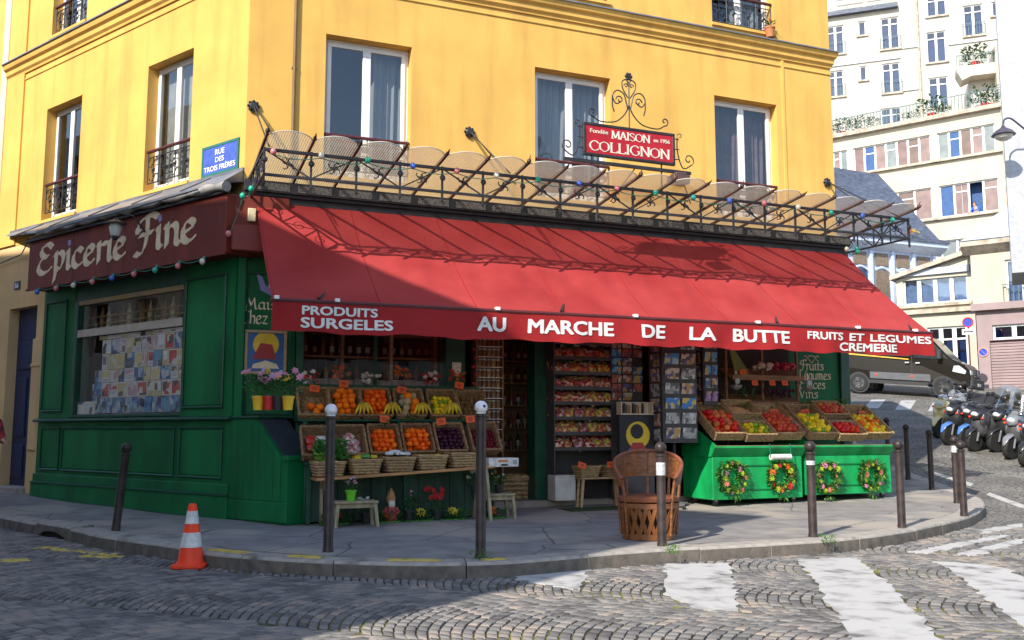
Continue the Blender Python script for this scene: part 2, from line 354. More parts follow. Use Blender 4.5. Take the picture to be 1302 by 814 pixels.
m_kerb = ramp_mat('kerb_granite', [(.25, (.21, .19, .17)), (.5, (.32, .29, .255)), (.8, (.42, .375, .32))], 7, .75, .4, 70, .006, patch=((.10, .09, .075), 2.2, .56, .7))
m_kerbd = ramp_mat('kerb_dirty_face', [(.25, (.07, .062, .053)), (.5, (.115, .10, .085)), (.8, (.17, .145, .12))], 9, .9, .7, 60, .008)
def wear(m):                                     # hairline cracks and trodden gum in the asphalt
    N = m.node_tree.nodes; Lk = m.node_tree.links.new; b = N['Principled BSDF']; src = b.inputs['Base Color'].links[0].from_socket; tc = N.new('ShaderNodeTexCoord')
    nz = N.new('ShaderNodeTexNoise'); nz.inputs['Scale'].default_value = 1.4; nz.inputs['Detail'].default_value = 6; Lk(tc.outputs['Object'], nz.inputs['Vector']); mv = N.new('ShaderNodeMix'); mv.data_type = 'RGBA'; mv.inputs['Factor'].default_value = .18; Lk(tc.outputs['Object'], mv.inputs['A']); Lk(nz.outputs['Color'], mv.inputs['B'])
    vo = N.new('ShaderNodeTexVoronoi'); vo.feature = 'DISTANCE_TO_EDGE'; vo.inputs['Scale'].default_value = .75; Lk(mv.outputs['Result'], vo.inputs['Vector']); r = N.new('ShaderNodeMapRange'); r.inputs[1].default_value = .003; r.inputs[2].default_value = .009; r.inputs[3].default_value = .75; r.inputs[4].default_value = 0; Lk(vo.outputs[0], r.inputs[0])
    m1 = N.new('ShaderNodeMix'); m1.data_type = 'RGBA'; Lk(r.outputs[0], m1.inputs['Factor']); Lk(src, m1.inputs['A']); m1.inputs['B'].default_value = (.05, .045, .042, 1)
    v2 = N.new('ShaderNodeTexVoronoi'); v2.inputs['Scale'].default_value = 3.2; Lk(tc.outputs['Object'], v2.inputs['Vector']); r2 = N.new('ShaderNodeMapRange'); r2.inputs[1].default_value = .06; r2.inputs[2].default_value = .085; r2.inputs[3].default_value = .6; r2.inputs[4].default_value = 0; Lk(v2.outputs['Distance'], r2.inputs[0])
    m2 = N.new('ShaderNodeMix'); m2.data_type = 'RGBA'; Lk(r2.outputs[0], m2.inputs['Factor']); Lk(m1.outputs['Result'], m2.inputs['A']); m2.inputs['B'].default_value = (.30, .29, .28, 1); Lk(m2.outputs['Result'], b.inputs['Base Color'])
wear(m_asph)
kpx = [(0,657),(26,662),(95,674),(130,682),(220,694),(260,702),(330,708),(400,712),(480,715),(560,716),(640,714),(720,708),(780,703),(850,698),(960,692),(1060,686),(1150,675),(1220,660),(1245,650),(1252,640),(1240,630),(1190,612),(1150,598),(1120,585)]
kp = [ground(*p) for p in kpx]; kp = [(p.x, p.y) for p in kp]
kp = [(-21, 26.2), (-14, 20)] + kp + [(9.3, 26), (10.4, 31)]
kerb_line = spline(kp, 10)
acc = [0]
for i in range(1, len(kerb_line)): acc.append(acc[-1] + (kerb_line[i] - kerb_line[i-1]).length)
def kat(s):
    s = max(0, min(acc[-1], s)); i = max(1, next((k for k in range(len(acc)) if acc[k] >= s), len(acc) - 1))
    t = (s - acc[i-1]) / max(1e-6, acc[i] - acc[i-1]); p = kerb_line[i-1].lerp(kerb_line[i], t)
    d = (kerb_line[min(i+1, len(kerb_line)-1)] - kerb_line[max(i-2, 0)]).normalized(); return p, Vector((-d.y, d.x))   # point, inward
ROADZ = -.15
# ground sheet
gx = [-160, -60, -30, -15] + [-10 + .8*i for i in range(38)] + [26, 34, 50, 90, 200]; gy = [-160, -60, -20, -5] + [0 + .8*i for i in range(56)] + [48, 60, 80, 120, 300]
g = M(); g.add([(x, y, hgt(y) + ROADZ - (.034 if y < 14.3 else .006)) for y in gy for x in gx], [(j*len(gx)+i, j*len(gx)+i+1, (j+1)*len(gx)+i+1, (j+1)*len(gx)+i) for j in range(len(gy)-1) for i in range(len(gx)-1)])
road = solo('road', g, m_road, kind='structure', smooth=True, label='cobbled street sloping up around the corner shop', cat='road')
# paving area where single setts can be told apart
def inside(p, poly):
    c = False; n = len(poly)
    for i in range(n):
        a, b = poly[i], poly[i-1]
        if (a[1] > p[1]) != (b[1] > p[1]) and p[0] < (b[0]-a[0]) * (p[1]-a[1]) / (b[1]-a[1]) + a[0]: c = not c
    return c
pave_poly = [tuple(p) for p in kerb_line] + [(4, 40), (-25, 40)]
def rp(px, py): p = ground(px, py, ROADZ); return (p.x, p.y)
stripes = [[(667,719),(751,719),(745,735),(737,751),(695,744),(654,737)], [(847,717),(929,716),(934,745),(939,777),(911,776),(883,774),(843,755)],
           [(1014,712),(1089,708),(1107,722),(1144,755),(1198,814),(1210,826),(1090,826),(1081,808),(1068,788),(1049,758),(1036,739)],
           [(1186,714),(1240,717),(1276,722),(1302,734),(1330,750),(1330,820),(1302,800),(1270,773),(1236,747),(1212,726)],
           [(1154,702),(1279,679),(1281,683),(1180,704)], [(1212,705),(1302,684),(1302,690),(1240,707)], [(1245,674),(1299,665),(1300,670),(1250,679)]]
stripes = [[rp(*q) for q in s] for s in stripes]
ystr = [[rp(*q) for q in s] for s in ([(48,697),(52,694),(160,706),(158,709)], [(100,709),(104,706),(160,706),(158,709)], [(-6,716),(-6,712),(38,710),(42,713)])]
for s in stripes + ystr: pass
def stripe_of(c):
    if any(inside(c, s) for s in stripes): return 1
    if any(inside(c, s) for s in ystr): return 2
    return 0
sett_rng = random.Random(3); setts = []
hw, phim, XS = .95, R_(38), .092; Ra = hw / math.sin(phim); nk = 14
TH = R_(-24); cth, sth = math.cos(TH), math.sin(TH)
def prot(x, y): y -= 8; return (x*cth - y*sth, x*sth + y*cth + 8)
for kb in range(-4, 8):
    Yk = 5.6 + kb * 2 * hw
    for ix in range(int(-11 / XS), int(13 / XS)):
        X0 = ix * XS + Ra * .8 + (kb % 2) * .06; ph = -phim; sh = sett_rng.uniform(0, .08)
        ph += sh - .04
        while ph < phim:
            dp = sett_rng.uniform(.115, .16) / Ra; a, b = ph + .010/Ra, ph + dp - .010/Ra; ph += dp
            if (a + b) / 2 > phim: break
            c = prot(X0 - Ra * math.cos((a+b)/2), Yk + Ra * math.sin((a+b)/2))
            if c[1] < 4.9 or c[1] > 14.2 or abs(c[0]) > c[1] * .575 + .3: continue
            if inside(c, pave_poly) or stripe_of(c) == 1: continue
            q = []
            for (pa, xo) in ((a, -.5), (b, -.5), (b, .5), (a, .5)):
                xx = X0 + xo * XS * .83; q.append(prot(xx - Ra * math.cos(pa) + sett_rng.uniform(-.006, .006), Yk + Ra * math.sin(pa) + sett_rng.uniform(-.006, .006)))
            setts.append((c, q))
def sett_geo(mb, q, c, rg, lift=0):
    zt = [hgt(c[1]) + ROADZ + lift + rg.uniform(-.002, .002) for _ in range(4)]; dz = rg.uniform(-.0022, .0022)
    top = [(c[0] + (x-c[0])*.90, c[1] + (y-c[1])*.92, zt[i] + dz + .001) for i, (x, y) in enumerate(q)]
    mid = [(x, y, zt[i] + dz - .004) for i, (x, y) in enumerate(q)]; low = [(x, y, hgt(c[1]) + ROADZ - .05) for x, y in q]
    cz = (c[0], c[1], sum(zt)/4 + dz + .002)
    mb.add(top + mid + low + [cz], [(3,2,12),(2,1,12),(1,0,12),(0,3,12)] + [(i, (i+1) % 4, 4+(i+1) % 4, 4+i) for i in range(4)] + [(4+i, 4+(i+1) % 4, 8+(i+1) % 4, 8+i) for i in range(4)])
setts.sort(key=lambda s: s[0][1]); stuff = M(); rg = random.Random(5); cnt = 0
for c, q in setts:
    k = stripe_of(c)
    if cnt < 300 and abs(c[0]) < c[1] * .535 and c[1] > 5.95:
        mb = M(); base = (c[0], c[1], hgt(c[1]) + ROADZ); sett_geo(mb, q, c, rg); mb.v = [(x-base[0], y-base[1], z-base[2]) for x, y, z in mb.v]
        put('sett', bare('sett', mb, [m_sett, m_wpaint, m_ypaint][k], 60), base, parent=road); cnt += 1
    else: stuff.cm = k; sett_geo(stuff, q, c, rg)
so_ = solo('setts', stuff, [m_sett, m_wpaint, m_ypaint], kind='stuff', smooth=60); so_.parent = road
# earth and moss under the setts, paint between painted setts
jb = M(); jb.add([(x, y, hgt(y) + ROADZ - .010) for y in [4 + .5*i for i in range(21)] for x in (-9, -3, 3, 9.5)], [(j*4+i, j*4+i+1, (j+1)*4+i+1, (j+1)*4+i) for j in range(20) for i in range(3)])
solo('joint_bed', jb, m_joint, kind='structure', label='dark mossy earth between the setts', cat='ground')
wr = random.Random(41)
for i, s in enumerate(stripes):
    P = []
    for k in range(len(s)):                      # the worn edge steps in and out stone by stone
        a, b = Vector(s[k]), Vector(s[(k+1) % len(s)]); n = max(1, int((b - a).length / .10)); nn = Vector((-(b - a).y, (b - a).x)).normalized(); off = 0
        for j in range(n):
            off = wr.choice((0, 0, .02, -.02, .035, -.03)) if j else 0
            P.append(tuple(a.lerp(b, j/n) + nn*off))
    solo('crossing_stripe', M().slab(P, hgt(s[0][1]) + ROADZ - .03, hgt(s[0][1]) + ROADZ + .0015), m_wpaint, kind='structure', label='worn white crossing stripe on the setts', cat='road marking')
for s in ([(1108,508),(1126,508),(1117,519),(1098,519)], [(1146,509),(1165,509),(1157,521),(1138,521)], [(1186,512),(1206,512),(1199,523),(1180,523)],
          [(1258,626),(1302,642),(1302,647),(1254,629)], [(1188,600),(1238,615),(1234,618),(1184,602)]):
    P = [ground(a, b, ROADZ) for a, b in s]
    solo('crossing_stripe', M().add([(p.x, p.y, p.z - .001) for p in P] + [(p.x, p.y, p.z - .03) for p in P], [(0,1,2,3),(0,4,5,1),(1,5,6,2),(2,6,7,3),(3,7,4,0)]), m_wpaint, kind='structure', label='worn white stripe painted on the hill street', cat='road marking')
# pavement
tgt = [Vector(p) for p in ((-21, 29.5), (-14, 23.4), (-9.6, 20.2), (-6, 17.4), (-3, 16.2), (0, 17.2), (3, 18.4), (6, 20), (6.6, 24), (7.6, 31))]
pv = M(); ns, nd = 90, 14
for i in range(ns + 1):
    s = acc[-1] * i / ns; p, inn = kat(s); p = p + inn * .30; k = i / ns * (len(tgt) - 1); j = min(int(k), len(tgt) - 2); q = tgt[j].lerp(tgt[j+1], k - j)
    for d in range(nd + 1):
        c = p.lerp(q, d / nd); pv.v.append((c.x, c.y, hgt(c.y) + (.012 * math.sin(c.x*1.7) * math.sin(c.y*1.3) if 2 < d else 0)))
pv.f = [(i*(nd+1)+d, (i+1)*(nd+1)+d, (i+1)*(nd+1)+d+1, i*(nd+1)+d+1) for i in range(ns) for d in range(nd)]; pv.m = [0] * len(pv.f)
pavement = solo('pavement', pv, m_asph, kind='structure', smooth=True, label='grey asphalt pavement around the corner', cat='pavement')
# kerb stones
kg = random.Random(11); s = .5; drain_s = min(range(len(kerb_line)), key=lambda i: (kerb_line[i] - Vector(ground(70, 668).xy)).length); drain_s = acc[drain_s]
m_hole = mat('drain_dark', (.012, .011, .01), .9, bump=0)
while s < acc[-1] - 1.6:
    ln = kg.uniform(.95, 1.45)
    if s < drain_s - .55 < s + ln: ln = drain_s - .55 - s
    isd = abs(s - (drain_s - .55)) < .01
    if isd: ln = 1.15
    if ln < .3: ln = .3
    n = 8 if isd else 4; kb = M(); rings = []; dz = kg.uniform(-.006, .006)
    for i in range(n + 1):
        p, inn = kat(s + .006 + (ln - .012) * i / n); z = hgt(p.y) + dz + (.03 if isd else 0)
        cut = ROADZ - .06
        if isd and 1 <= i <= n - 1: cut = ROADZ - .012 + .095 * math.sin(math.pi * (i - .6) / (n - 1.2)) ** .7 if 1 < i < n - 1 else ROADZ + .02
        prof = [(-.012, cut - z), (-.004, -.03), (.004, -.010), (.018, 0), (.30, .001), (.30, -.2)]
        rings.append([(p.x + inn.x * o, p.y + inn.y * o, z + zz) for o, zz in prof])
    for r_ in rings: kb.v.extend(r_)
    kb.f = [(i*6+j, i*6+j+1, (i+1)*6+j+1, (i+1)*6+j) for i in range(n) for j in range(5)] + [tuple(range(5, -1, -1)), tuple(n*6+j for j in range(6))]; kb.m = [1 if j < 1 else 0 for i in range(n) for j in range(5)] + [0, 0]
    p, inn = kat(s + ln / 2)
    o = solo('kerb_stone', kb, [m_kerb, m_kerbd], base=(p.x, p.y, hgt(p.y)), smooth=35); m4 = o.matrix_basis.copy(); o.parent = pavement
    if isd:
        hb = M(); 
        for i in (1, n - 1):
            q, inn2 = kat(s + ln * i / n)
            for o2 in (.03, .28): hb.v.extend([(q.x + inn2.x*o2, q.y + inn2.y*o2, ROADZ - .05), (q.x + inn2.x*o2, q.y + inn2.y*o2, -.03)])
        hb.f = [(0, 1, 5, 4), (2, 3, 7, 6)]; hb.m = [0, 0]; solo('drain_mouth', hb, m_hole, kind='structure', label='dark drain mouth in the kerb', cat='drain')
    s += ln
for (a, b) in ((258, 311), (361, 404), (492, 564), (620, 650)):
    Q = []
    for px in (a, b):
        i = min(range(len(kerb_line)), key=lambda k: abs((kerb_line[k].x / kerb_line[k].y) * FPX + 651 - px) + (0 if kerb_line[k].y < 13 else 999)); p, inn = kat(acc[i])
        Q.append((p + inn * .10, p + inn * .21))
    dash = [Q[0][0], Q[1][0], Q[1][1], Q[0][1]]
    solo('kerb_dash', M().slab([tuple(v) for v in dash], -.004, .0105), m_ypaint, kind='structure', label='short yellow dash painted on the kerb', cat='road marking')
# ---------------------------------------------------------------- the houses across the street, behind the viewer: they throw the shade and stand in the reflections
m_opp = mat('plaster_opposite', (.55, .50, .42), .85); m_zincroof = mat('zinc_grey', (.30, .32, .35), .5, bump=.05); m_dark = mat('dark_interior', (.012, .011, .01), .9, bump=0)
def block(name, label, corner, d, ln, dep, H, m):
    f = Fr(corner, d); t = T(name, label, 'building', f)
    holes = []; x = 1.1
    while x < ln - 2:
        z = 3.9
        while z < H - 2.6: holes.append((x, x + 1.2, z, z + 1.9)); z += 3.1
        x += 2.6
    w = M().wall(0, ln, -.5, H, 0, holes, .25); w.box(0, ln, .3, dep, -.5, H)
    t.part('wall', w, m); t.part('roof', M().extr([(-.3, H), (2.5, H + 2.4), (dep - 1, H + 2.4), (dep + .2, H)], .0, ln), m_zincroof)
    for h_ in holes:
        f_ = t.part('window', M().box(h_[0], h_[1], .2, .26, h_[2], h_[2] + .08).box(h_[0], h_[1], .2, .26, h_[3] - .08, h_[3]).box(h_[0], h_[0] + .08, .2, .26, h_[2], h_[3]).box(h_[1] - .08, h_[1], .2, .26, h_[2], h_[3]).box((h_[0]+h_[1])/2 - .05, (h_[0]+h_[1])/2 + .05, .2, .26, h_[2], h_[3]), m_white_opp)
        t.part('pane', M().box(h_[0], h_[1], .23, .25, h_[2], h_[3]), m_dark, par=f_)
    return t
m_white_opp = mat('white_frames_far', (.7, .7, .68), .5, bump=0)
# near corner of the opposite house; its eaves draw the long shadow line over the awning
oc, od = Vector((-6.02, .12)), Vector((-.73, .683)).normalized(); ol = 46
fo = oc + od * 0
def mirror_block():
    f = Fr((oc.x, oc.y), (od.x, od.y)); t = T('opposite_house', 'plastered house across the street that shades the corner', 'building', f); H = 13
    holes = []; x = 1.0
    while x < ol - 2:
        for z in (4.0, 7.1, 10.2): holes.append((x, x + 1.2, z, z + 1.9))
        x += 2.7
    dep = -9.0     # the body lies on the far side from the shop
    w = M().box(0, ol, .3, 9, -.5, H); w.wall(0, ol, -.5, H, 0, holes, .25); t.part('wall', w, m_opp)
    t.part('roof', M().extr([(-.02, H), (3.5, H + 1.2), (8, H + 1.2), (9, H)], .3, ol), m_zincroof)
    for h_ in holes:
        f_ = t.part('window', M().box(h_[0], h_[1], .2, .26, h_[2], h_[2] + .08).box(h_[0], h_[0] + .08, .2, .26, h_[2], h_[3]).box(h_[1] - .08, h_[1], .2, .26, h_[2], h_[3]), m_white_opp)
        t.part('pane', M().box(h_[0], h_[1], .23, .25, h_[2], h_[3]), m_dark, par=f_)
mirror_block()

block('rear_house', 'plastered house across the crossroads behind the viewer', (24.5, .1), (-.925, -.379), 19.5, 9, 11.5, m_opp)
# ================================================================ the yellow corner building
def stucco(name, c, stain, lo=.55, hi=.8):
    m = bpy.data.materials.new(name); m.use_nodes = True; nt = m.node_tree; N = nt.nodes; Lk = nt.links.new; b = N['Principled BSDF']; b.inputs['Roughness'].default_value = .85; b.inputs['Specular IOR Level'].default_value = .2
    tc = N.new('ShaderNodeTexCoord'); n1 = N.new('ShaderNodeTexNoise'); n1.inputs['Scale'].default_value = .9; n1.inputs['Detail'].default_value = 7; n1.inputs['Roughness'].default_value = .6; Lk(tc.outputs['Object'], n1.inputs['Vector'])
    mp = N.new('ShaderNodeMapping'); mp.inputs['Scale'].default_value = (2.6, 2.6, .22); Lk(tc.outputs['Object'], mp.inputs[0]); n2 = N.new('ShaderNodeTexNoise'); n2.inputs['Scale'].default_value = 1.2; n2.inputs['Detail'].default_value = 6; Lk(mp.outputs[0], n2.inputs['Vector'])
    r1 = N.new('ShaderNodeMapRange'); r1.inputs[1].default_value = .35; r1.inputs[2].default_value = .68; Lk(n1.outputs[0], r1.inputs[0])
    mx = N.new('ShaderNodeMix'); mx.data_type = 'RGBA'; Lk(r1.outputs[0], mx.inputs['Factor']); mx.inputs['A'].default_value = (*[x * .86 for x in c], 1); mx.inputs['B'].default_value = (*[min(1, x * 1.06) for x in c], 1)
    r2 = N.new('ShaderNodeMapRange'); r2.inputs[1].default_value = lo; r2.inputs[2].default_value = hi; r2.inputs[4].default_value = .75; Lk(n2.outputs[0], r2.inputs[0])
    m2 = N.new('ShaderNodeMix'); m2.data_type = 'RGBA'; Lk(r2.outputs[0], m2.inputs['Factor']); Lk(mx.outputs['Result'], m2.inputs['A']); m2.inputs['B'].default_value = (*stain, 1); Lk(m2.outputs['Result'], b.inputs['Base Color'])
    n3 = N.new('ShaderNodeTexNoise'); n3.inputs['Scale'].default_value = 45; n3.inputs['Detail'].default_value = 6; Lk(tc.outputs['Object'], n3.inputs['Vector']); bp = N.new('ShaderNodeBump'); bp.inputs['Strength'].default_value = .22; bp.inputs['Distance'].default_value = .01; Lk(n3.outputs[0], bp.inputs['Height']); Lk(bp.outputs[0], b.inputs['Normal'])
    return m
m_yel = stucco('yellow_stucco', (.70, .42, .108), (.44, .245, .07), .50, .82); m_beige = stucco('beige_stucco', (.70, .48, .24), (.5, .36, .2)); m_cream = stucco('cream_stucco', (.72, .62, .42), (.5, .42, .3))
m_pvc = mat('white_window_paint', (.74, .73, .71), .35, var=.04, bump=.02); m_pane = glass('window_glass', (.58, .63, .68), .95); m_zinc = mat('zinc_sheet', (.20, .21, .235), .42, var=.2, scale=3, bump=.06, metal=.3)
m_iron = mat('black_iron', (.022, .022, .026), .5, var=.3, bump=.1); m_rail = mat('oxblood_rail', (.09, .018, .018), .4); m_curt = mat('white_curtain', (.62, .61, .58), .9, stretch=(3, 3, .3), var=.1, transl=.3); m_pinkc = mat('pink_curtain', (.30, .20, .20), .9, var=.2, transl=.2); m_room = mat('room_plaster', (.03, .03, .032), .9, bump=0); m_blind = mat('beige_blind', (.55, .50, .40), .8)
mc = None
def mitre(off):                                  # where both fronts, moved out by off, meet (plan)
    nL, nR = -LF.y, -RF.y; det = nL.x * nR.y - nL.y * nR.x
    return Vector((CX + off * (nR.y - nL.y) / det, CY + off * (nL.x - nR.x) / det))
LE, RE = -8.15, 11.32
yb = T('yellow_building', 'yellow stuccoed corner building with white casement windows above the shop', 'building', RF, (0, 0, 0))
TOPZ = 10.35
h1R = [(1.19, 2.61, 5.25, 7.57), (4.83, 6.31, 5.25, 7.57), (8.53, 9.97, 5.25, 7.57)]; h2R = [(1.19, 2.61, 9.0, 10.12), (4.83, 6.31, 9.0, 10.12), (8.53, 9.97, 9.0, 10.12)]
h1L = [(-6.41, -5.06, 5.28, 7.53), (-2.82, -1.47, 5.28, 7.53)]; h2L = [(-6.41, -5.06, 9.0, 10.12), (-2.82, -1.47, 9.0, 10.12)]
shop_hole = [(.55, 11.0, .02, 4.45)]
yb.part('wall', M().wall(0, RE, -.3, TOPZ, 0, h1R + h2R + shop_hole, .30), m_yel)
door_x0, door_z1 = LF.hit(10, 395)[0], LF.hit(40, 389)[1]; door_x1 = LF.hit(41, 500)[0]
door_x0 = door_x1 - 1.15
yb.part('wall', M().wall(LE, 0, 4.93, TOPZ, 0, h1L + h2L, .30), m_yel, fr=LF)
yb.part('lower_wall', M().wall(LE, 0, -.3, 4.927, .006, [(door_x0, door_x1, -.25, door_z1), (-5.55, -.25, .3, 4.4)], .32), m_beige, fr=LF, label='beige ground floor wall beside the blue door')
bk = Fr((0, 0), (1, 0)); A, B_, C_ = LF.w(LE, 0, 0), mitre(0), RF.w(RE, 0, 0); D_ = C_ + Vector((2.0, 9, 0)); E_ = A + Vector((1.5, 7, 0))
sidep = [tuple(v[:2]) for v in (C_, D_, E_, A)]
sw = M()
for i in range(3):
    a, b = sidep[i], sidep[i+1]; sw.add([(*a, -.5), (*b, -.5), (*b, TOPZ), (*a, TOPZ)], [(0, 1, 2, 3)])
yb.part('side_wall', sw, m_beige, fr=W)
yb.part('roof', M().slab([tuple(v[:2]) for v in (A + LF.y*.1, Vector((*mitre(-.1), 0)), C_ + RF.y*.1, D_, E_)], TOPZ - .25, TOPZ), m_zinc, fr=W)
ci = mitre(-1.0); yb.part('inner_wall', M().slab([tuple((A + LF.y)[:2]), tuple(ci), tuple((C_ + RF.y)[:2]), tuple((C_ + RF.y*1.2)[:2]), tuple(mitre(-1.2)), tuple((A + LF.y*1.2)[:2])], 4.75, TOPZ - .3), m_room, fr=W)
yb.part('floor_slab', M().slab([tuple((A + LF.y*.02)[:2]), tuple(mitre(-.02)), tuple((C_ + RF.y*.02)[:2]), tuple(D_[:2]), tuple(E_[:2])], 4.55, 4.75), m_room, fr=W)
def sweep(prof):                                 # moulding run round the corner
    mb = M(); n = len(prof); P = []
    for o, z in prof: p = LF.w(LE, -o, z); P.append(p)
    for o, z in prof: q = mitre(o); P.append(Vector((q.x, q.y, z)))
    for o, z in prof: P.append(RF.w(RE + max(0, o) * .6, -o, z))
    mb.add(P, [(r*n+j, (r+1)*n+j, (r+1)*n+(j+1) % n, r*n+(j+1) % n) for r in range(2) for j in range(n)] + [tuple(range(n)), tuple(range(3*n-1, 2*n-1, -1))]); return mb
yb.part('cornice', sweep([(-.02, 8.50), (.03, 8.50), (.035, 8.54), (.075, 8.58), (.08, 8.66), (.13, 8.70), (.16, 8.78), (.16, 8.80), (-.02, 8.83)]), m_yel, fr=W, smooth=25)
yb.part('cornice_flashing', sweep([(-.02, 8.834), (.15, 8.806), (.185, 8.79), (.185, 8.815), (.0, 8.87), (-.02, 8.87)]), m_zinc, fr=W)
yb.part('string_course', sweep([(-.01, 8.36), (.018, 8.36), (.022, 8.375), (.018, 8.39), (-.01, 8.39)]), m_yel, fr=W)
def railing(t, par, fr, x0, x1, z0, z1, y):
    mb = M(); mb.tube([(x0, y, z0), (x1, y, z0)], .012, 5); mb.tube([(x0, y, z1 - .1), (x1, y, z1 - .1)], .010, 5)
    n = 4; w = (x1 - x0) / n
    for i in range(n + 1): mb.tube([(x0 + i*w, y, z0), (x0 + i*w, y, z1)], .010, 5)
    for i in range(n):
        c = x0 + (i + .5) * w; h = (z0 + z1 - .1) / 2
        for sx in (-1, 1):
            mb.tube([(p, y, q) for p, q in curl(c + sx*w*.22, h + .11, .03, .10, 0, sx*4.5, 10)], .008, 4); mb.tube([(p, y, q) for p, q in curl(c + sx*w*.22, h - .13, .03, .11, 3.1, 3.1 - sx*4.5, 10)], .008, 4)
        mb.tube([(c, y, z0), (c, y, z1 - .1)], .007, 4); mb.ball((c, y, h), .03, 6, 4)
    r = t.part('railing', mb, m_iron, par=par, fr=fr); t.part('handrail', M().box(x0 - .02, x1 + .02, y - .03, y + .03, z1 - .012, z1 + .03), m_rail, par=par, fr=fr, bevel=.008)
def casement(t, fr, h, y, curt=None, railz=None, mull=.055, glassm=None):
    x0, x1, z0, z1 = h; mb = M(); f = .065
    mb.box(x0, x1, y, y+.08, z1-f, z1).box(x0, x1, y, y+.08, z0, z0+f).box(x0, x0+f, y, y+.08, z0+f, z1-f).box(x1-f, x1, y, y+.08, z0+f, z1-f)
    w = t.part('window', mb, m_pvc, fr=fr, bevel=.006)
    xm = (x0 + x1) / 2; lf = M()
    for a, b in ((x0+f-.004, xm), (xm, x1-f+.004)):
        lf.box(a, b, y-.025, y+.03, z1-f-mull-.004, z1-f+.006).box(a, b, y-.025, y+.03, z0+f-.006, z0+f+mull+.03).box(a, a+mull+.012, y-.027, y+.028, z0+f+.03, z1-f-mull).box(b-mull-.012, b, y-.027, y+.028, z0+f+.03, z1-f-mull)
    t.part('sash', lf, m_pvc, par=w, fr=fr, bevel=.006)
    for a, b in ((x0+f+mull, xm-mull), (xm+mull, x1-f-mull)):
        t.part('pane', M().add([(a, y, z0+f+mull), (b, y, z0+f+mull), (b, y, z1-f-mull), (a, y, z1-f-mull)], [(0, 1, 2, 3)]), glassm or m_pane, par=w, fr=fr)
    t.part('sill', M().box(x0 - .02, x1 + .02, -.045, y + .02, z0 - .05, z0 + .004), m_yel, par=w, fr=fr)
    if curt:
        cm, sides = curt
        for sd in sides:
            a, b = (x0 + .02, xm + .06) if sd == 0 else (xm - .02, x1 - .02) if sd == 1 else (x0, x1); n = 26
            if sd == 2: cb = M().box(x0 + .05, x1 - .05, y + .14, y + .16, z0, z1)
            else:
                cb = M(); cb.add([(a + (b-a)*i/n * (1 - .12*k/8 * (1 if sd == 0 else .4)) , y + .22 + .035*math.sin(i*1.45 + k*.12) + .012*math.sin(i*.6), z1 - (z1 - z0) * k/8) for k in range(9) for i in range(n + 1)], [(k*(n+1)+i, k*(n+1)+i+1, (k+1)*(n+1)+i+1, (k+1)*(n+1)+i) for k in range(8) for i in range(n)])
            t.part('curtain' if sd < 2 else 'blind', cb, cm, par=w, fr=fr, smooth=True if sd < 2 else None)
    if railz: railing(t, w, fr, x0 + .03, x1 - .03, railz - .55, railz, .06)
    return w
RZ = 5.93
casement(yb, RF, h1R[0], .20, (m_curt, (1,)), RZ); casement(yb, RF, h1R[1], .20, (m_curt, (0, 1)), RZ); casement(yb, RF, h1R[2], .20, (m_pinkc, (0, 1)), RZ)
casement(yb, LF, h1L[0], .20, None, 6.0); casement(yb, LF, h1L[1], .20, (m_blind, (2,)), 6.0)
for h_ in h2R: casement(yb, RF, h_, .20, (m_curt, (1,)), 9.62)
for h_ in h2L: casement(yb, LF, h_, .20, (m_curt, (0,)), 9.62)
yb.part('drainpipe', M().tube([(.70, -.035, 4.95), (.70, -.035, 8.5)], .028, 8).box(.66, .74, -.05, .0, 6.9, 6.93), mat('brown_pipe', (.20, .12, .05), .6), smooth=True)
for gx_ in (LF.hit(33, 100)[0],): yb.part('pilaster', M().box(LE, gx_, -.035, .002, 4.95, 8.5).box(LE, gx_, -.035, .002, 8.88, TOPZ), m_yel, fr=LF)
yb.part('pilaster', M().box(10.1, 10.16, -.02, .002, 4.95, 8.5), m_yel)
# blue street door
m_blue = mat('navy_door_paint', (.014, .026, .085), .45, var=.15, bump=.06)
dz1 = door_z1; db = M().box(door_x0, door_x1, .20, .26, -.2, dz1); 
d = yb.part('door', db, m_blue, fr=LF)
for a, b, c, e in ((.1, .52, .35, 1.0), (.63, 1.05, .35, 1.0), (.1, .52, 1.15, 2.3), (.63, 1.05, 1.15, 2.3), (.1, 1.05, 2.45, min(dz1 - .12, 3.0))): yb.part('door_panel', M().box(door_x0 + a, door_x0 + b, .17, .202, c, e), m_blue, par=d, fr=LF, bevel=.02)
yb.part('handle', M().tube([(door_x0 + .95, .19, 1.12), (door_x0 + .95, .10, 1.12), (door_x0 + 1.02, .10, 1.12)], .014, 6), mat('brass', (.55, .38, .12), .3, metal=.9), par=d, fr=LF)
yb.part('door_step', M().box(door_x0 - .05, door_x1 + .05, -.12, .3, -.2, hgt(18) + .09), m_kerb, fr=LF, bevel=.02)
yb.part('surround', M().box(door_x1, door_x1 + .42, -.05, .005, -.1, 3.0).box(door_x1 + .08, door_x1 + .38, -.09, -.05, .9, 2.45).box(door_x1 + .05, door_x1 + .4, -.10, -.05, 2.45, 2.52), m_beige, fr=LF, bevel=.015)
yb.part('downpipe', M().tube([(door_x1 + .46, -.06, .1), (door_x1 + .46, -.06, 4.2)], .045, 8), m_beige, fr=LF, smooth=True)
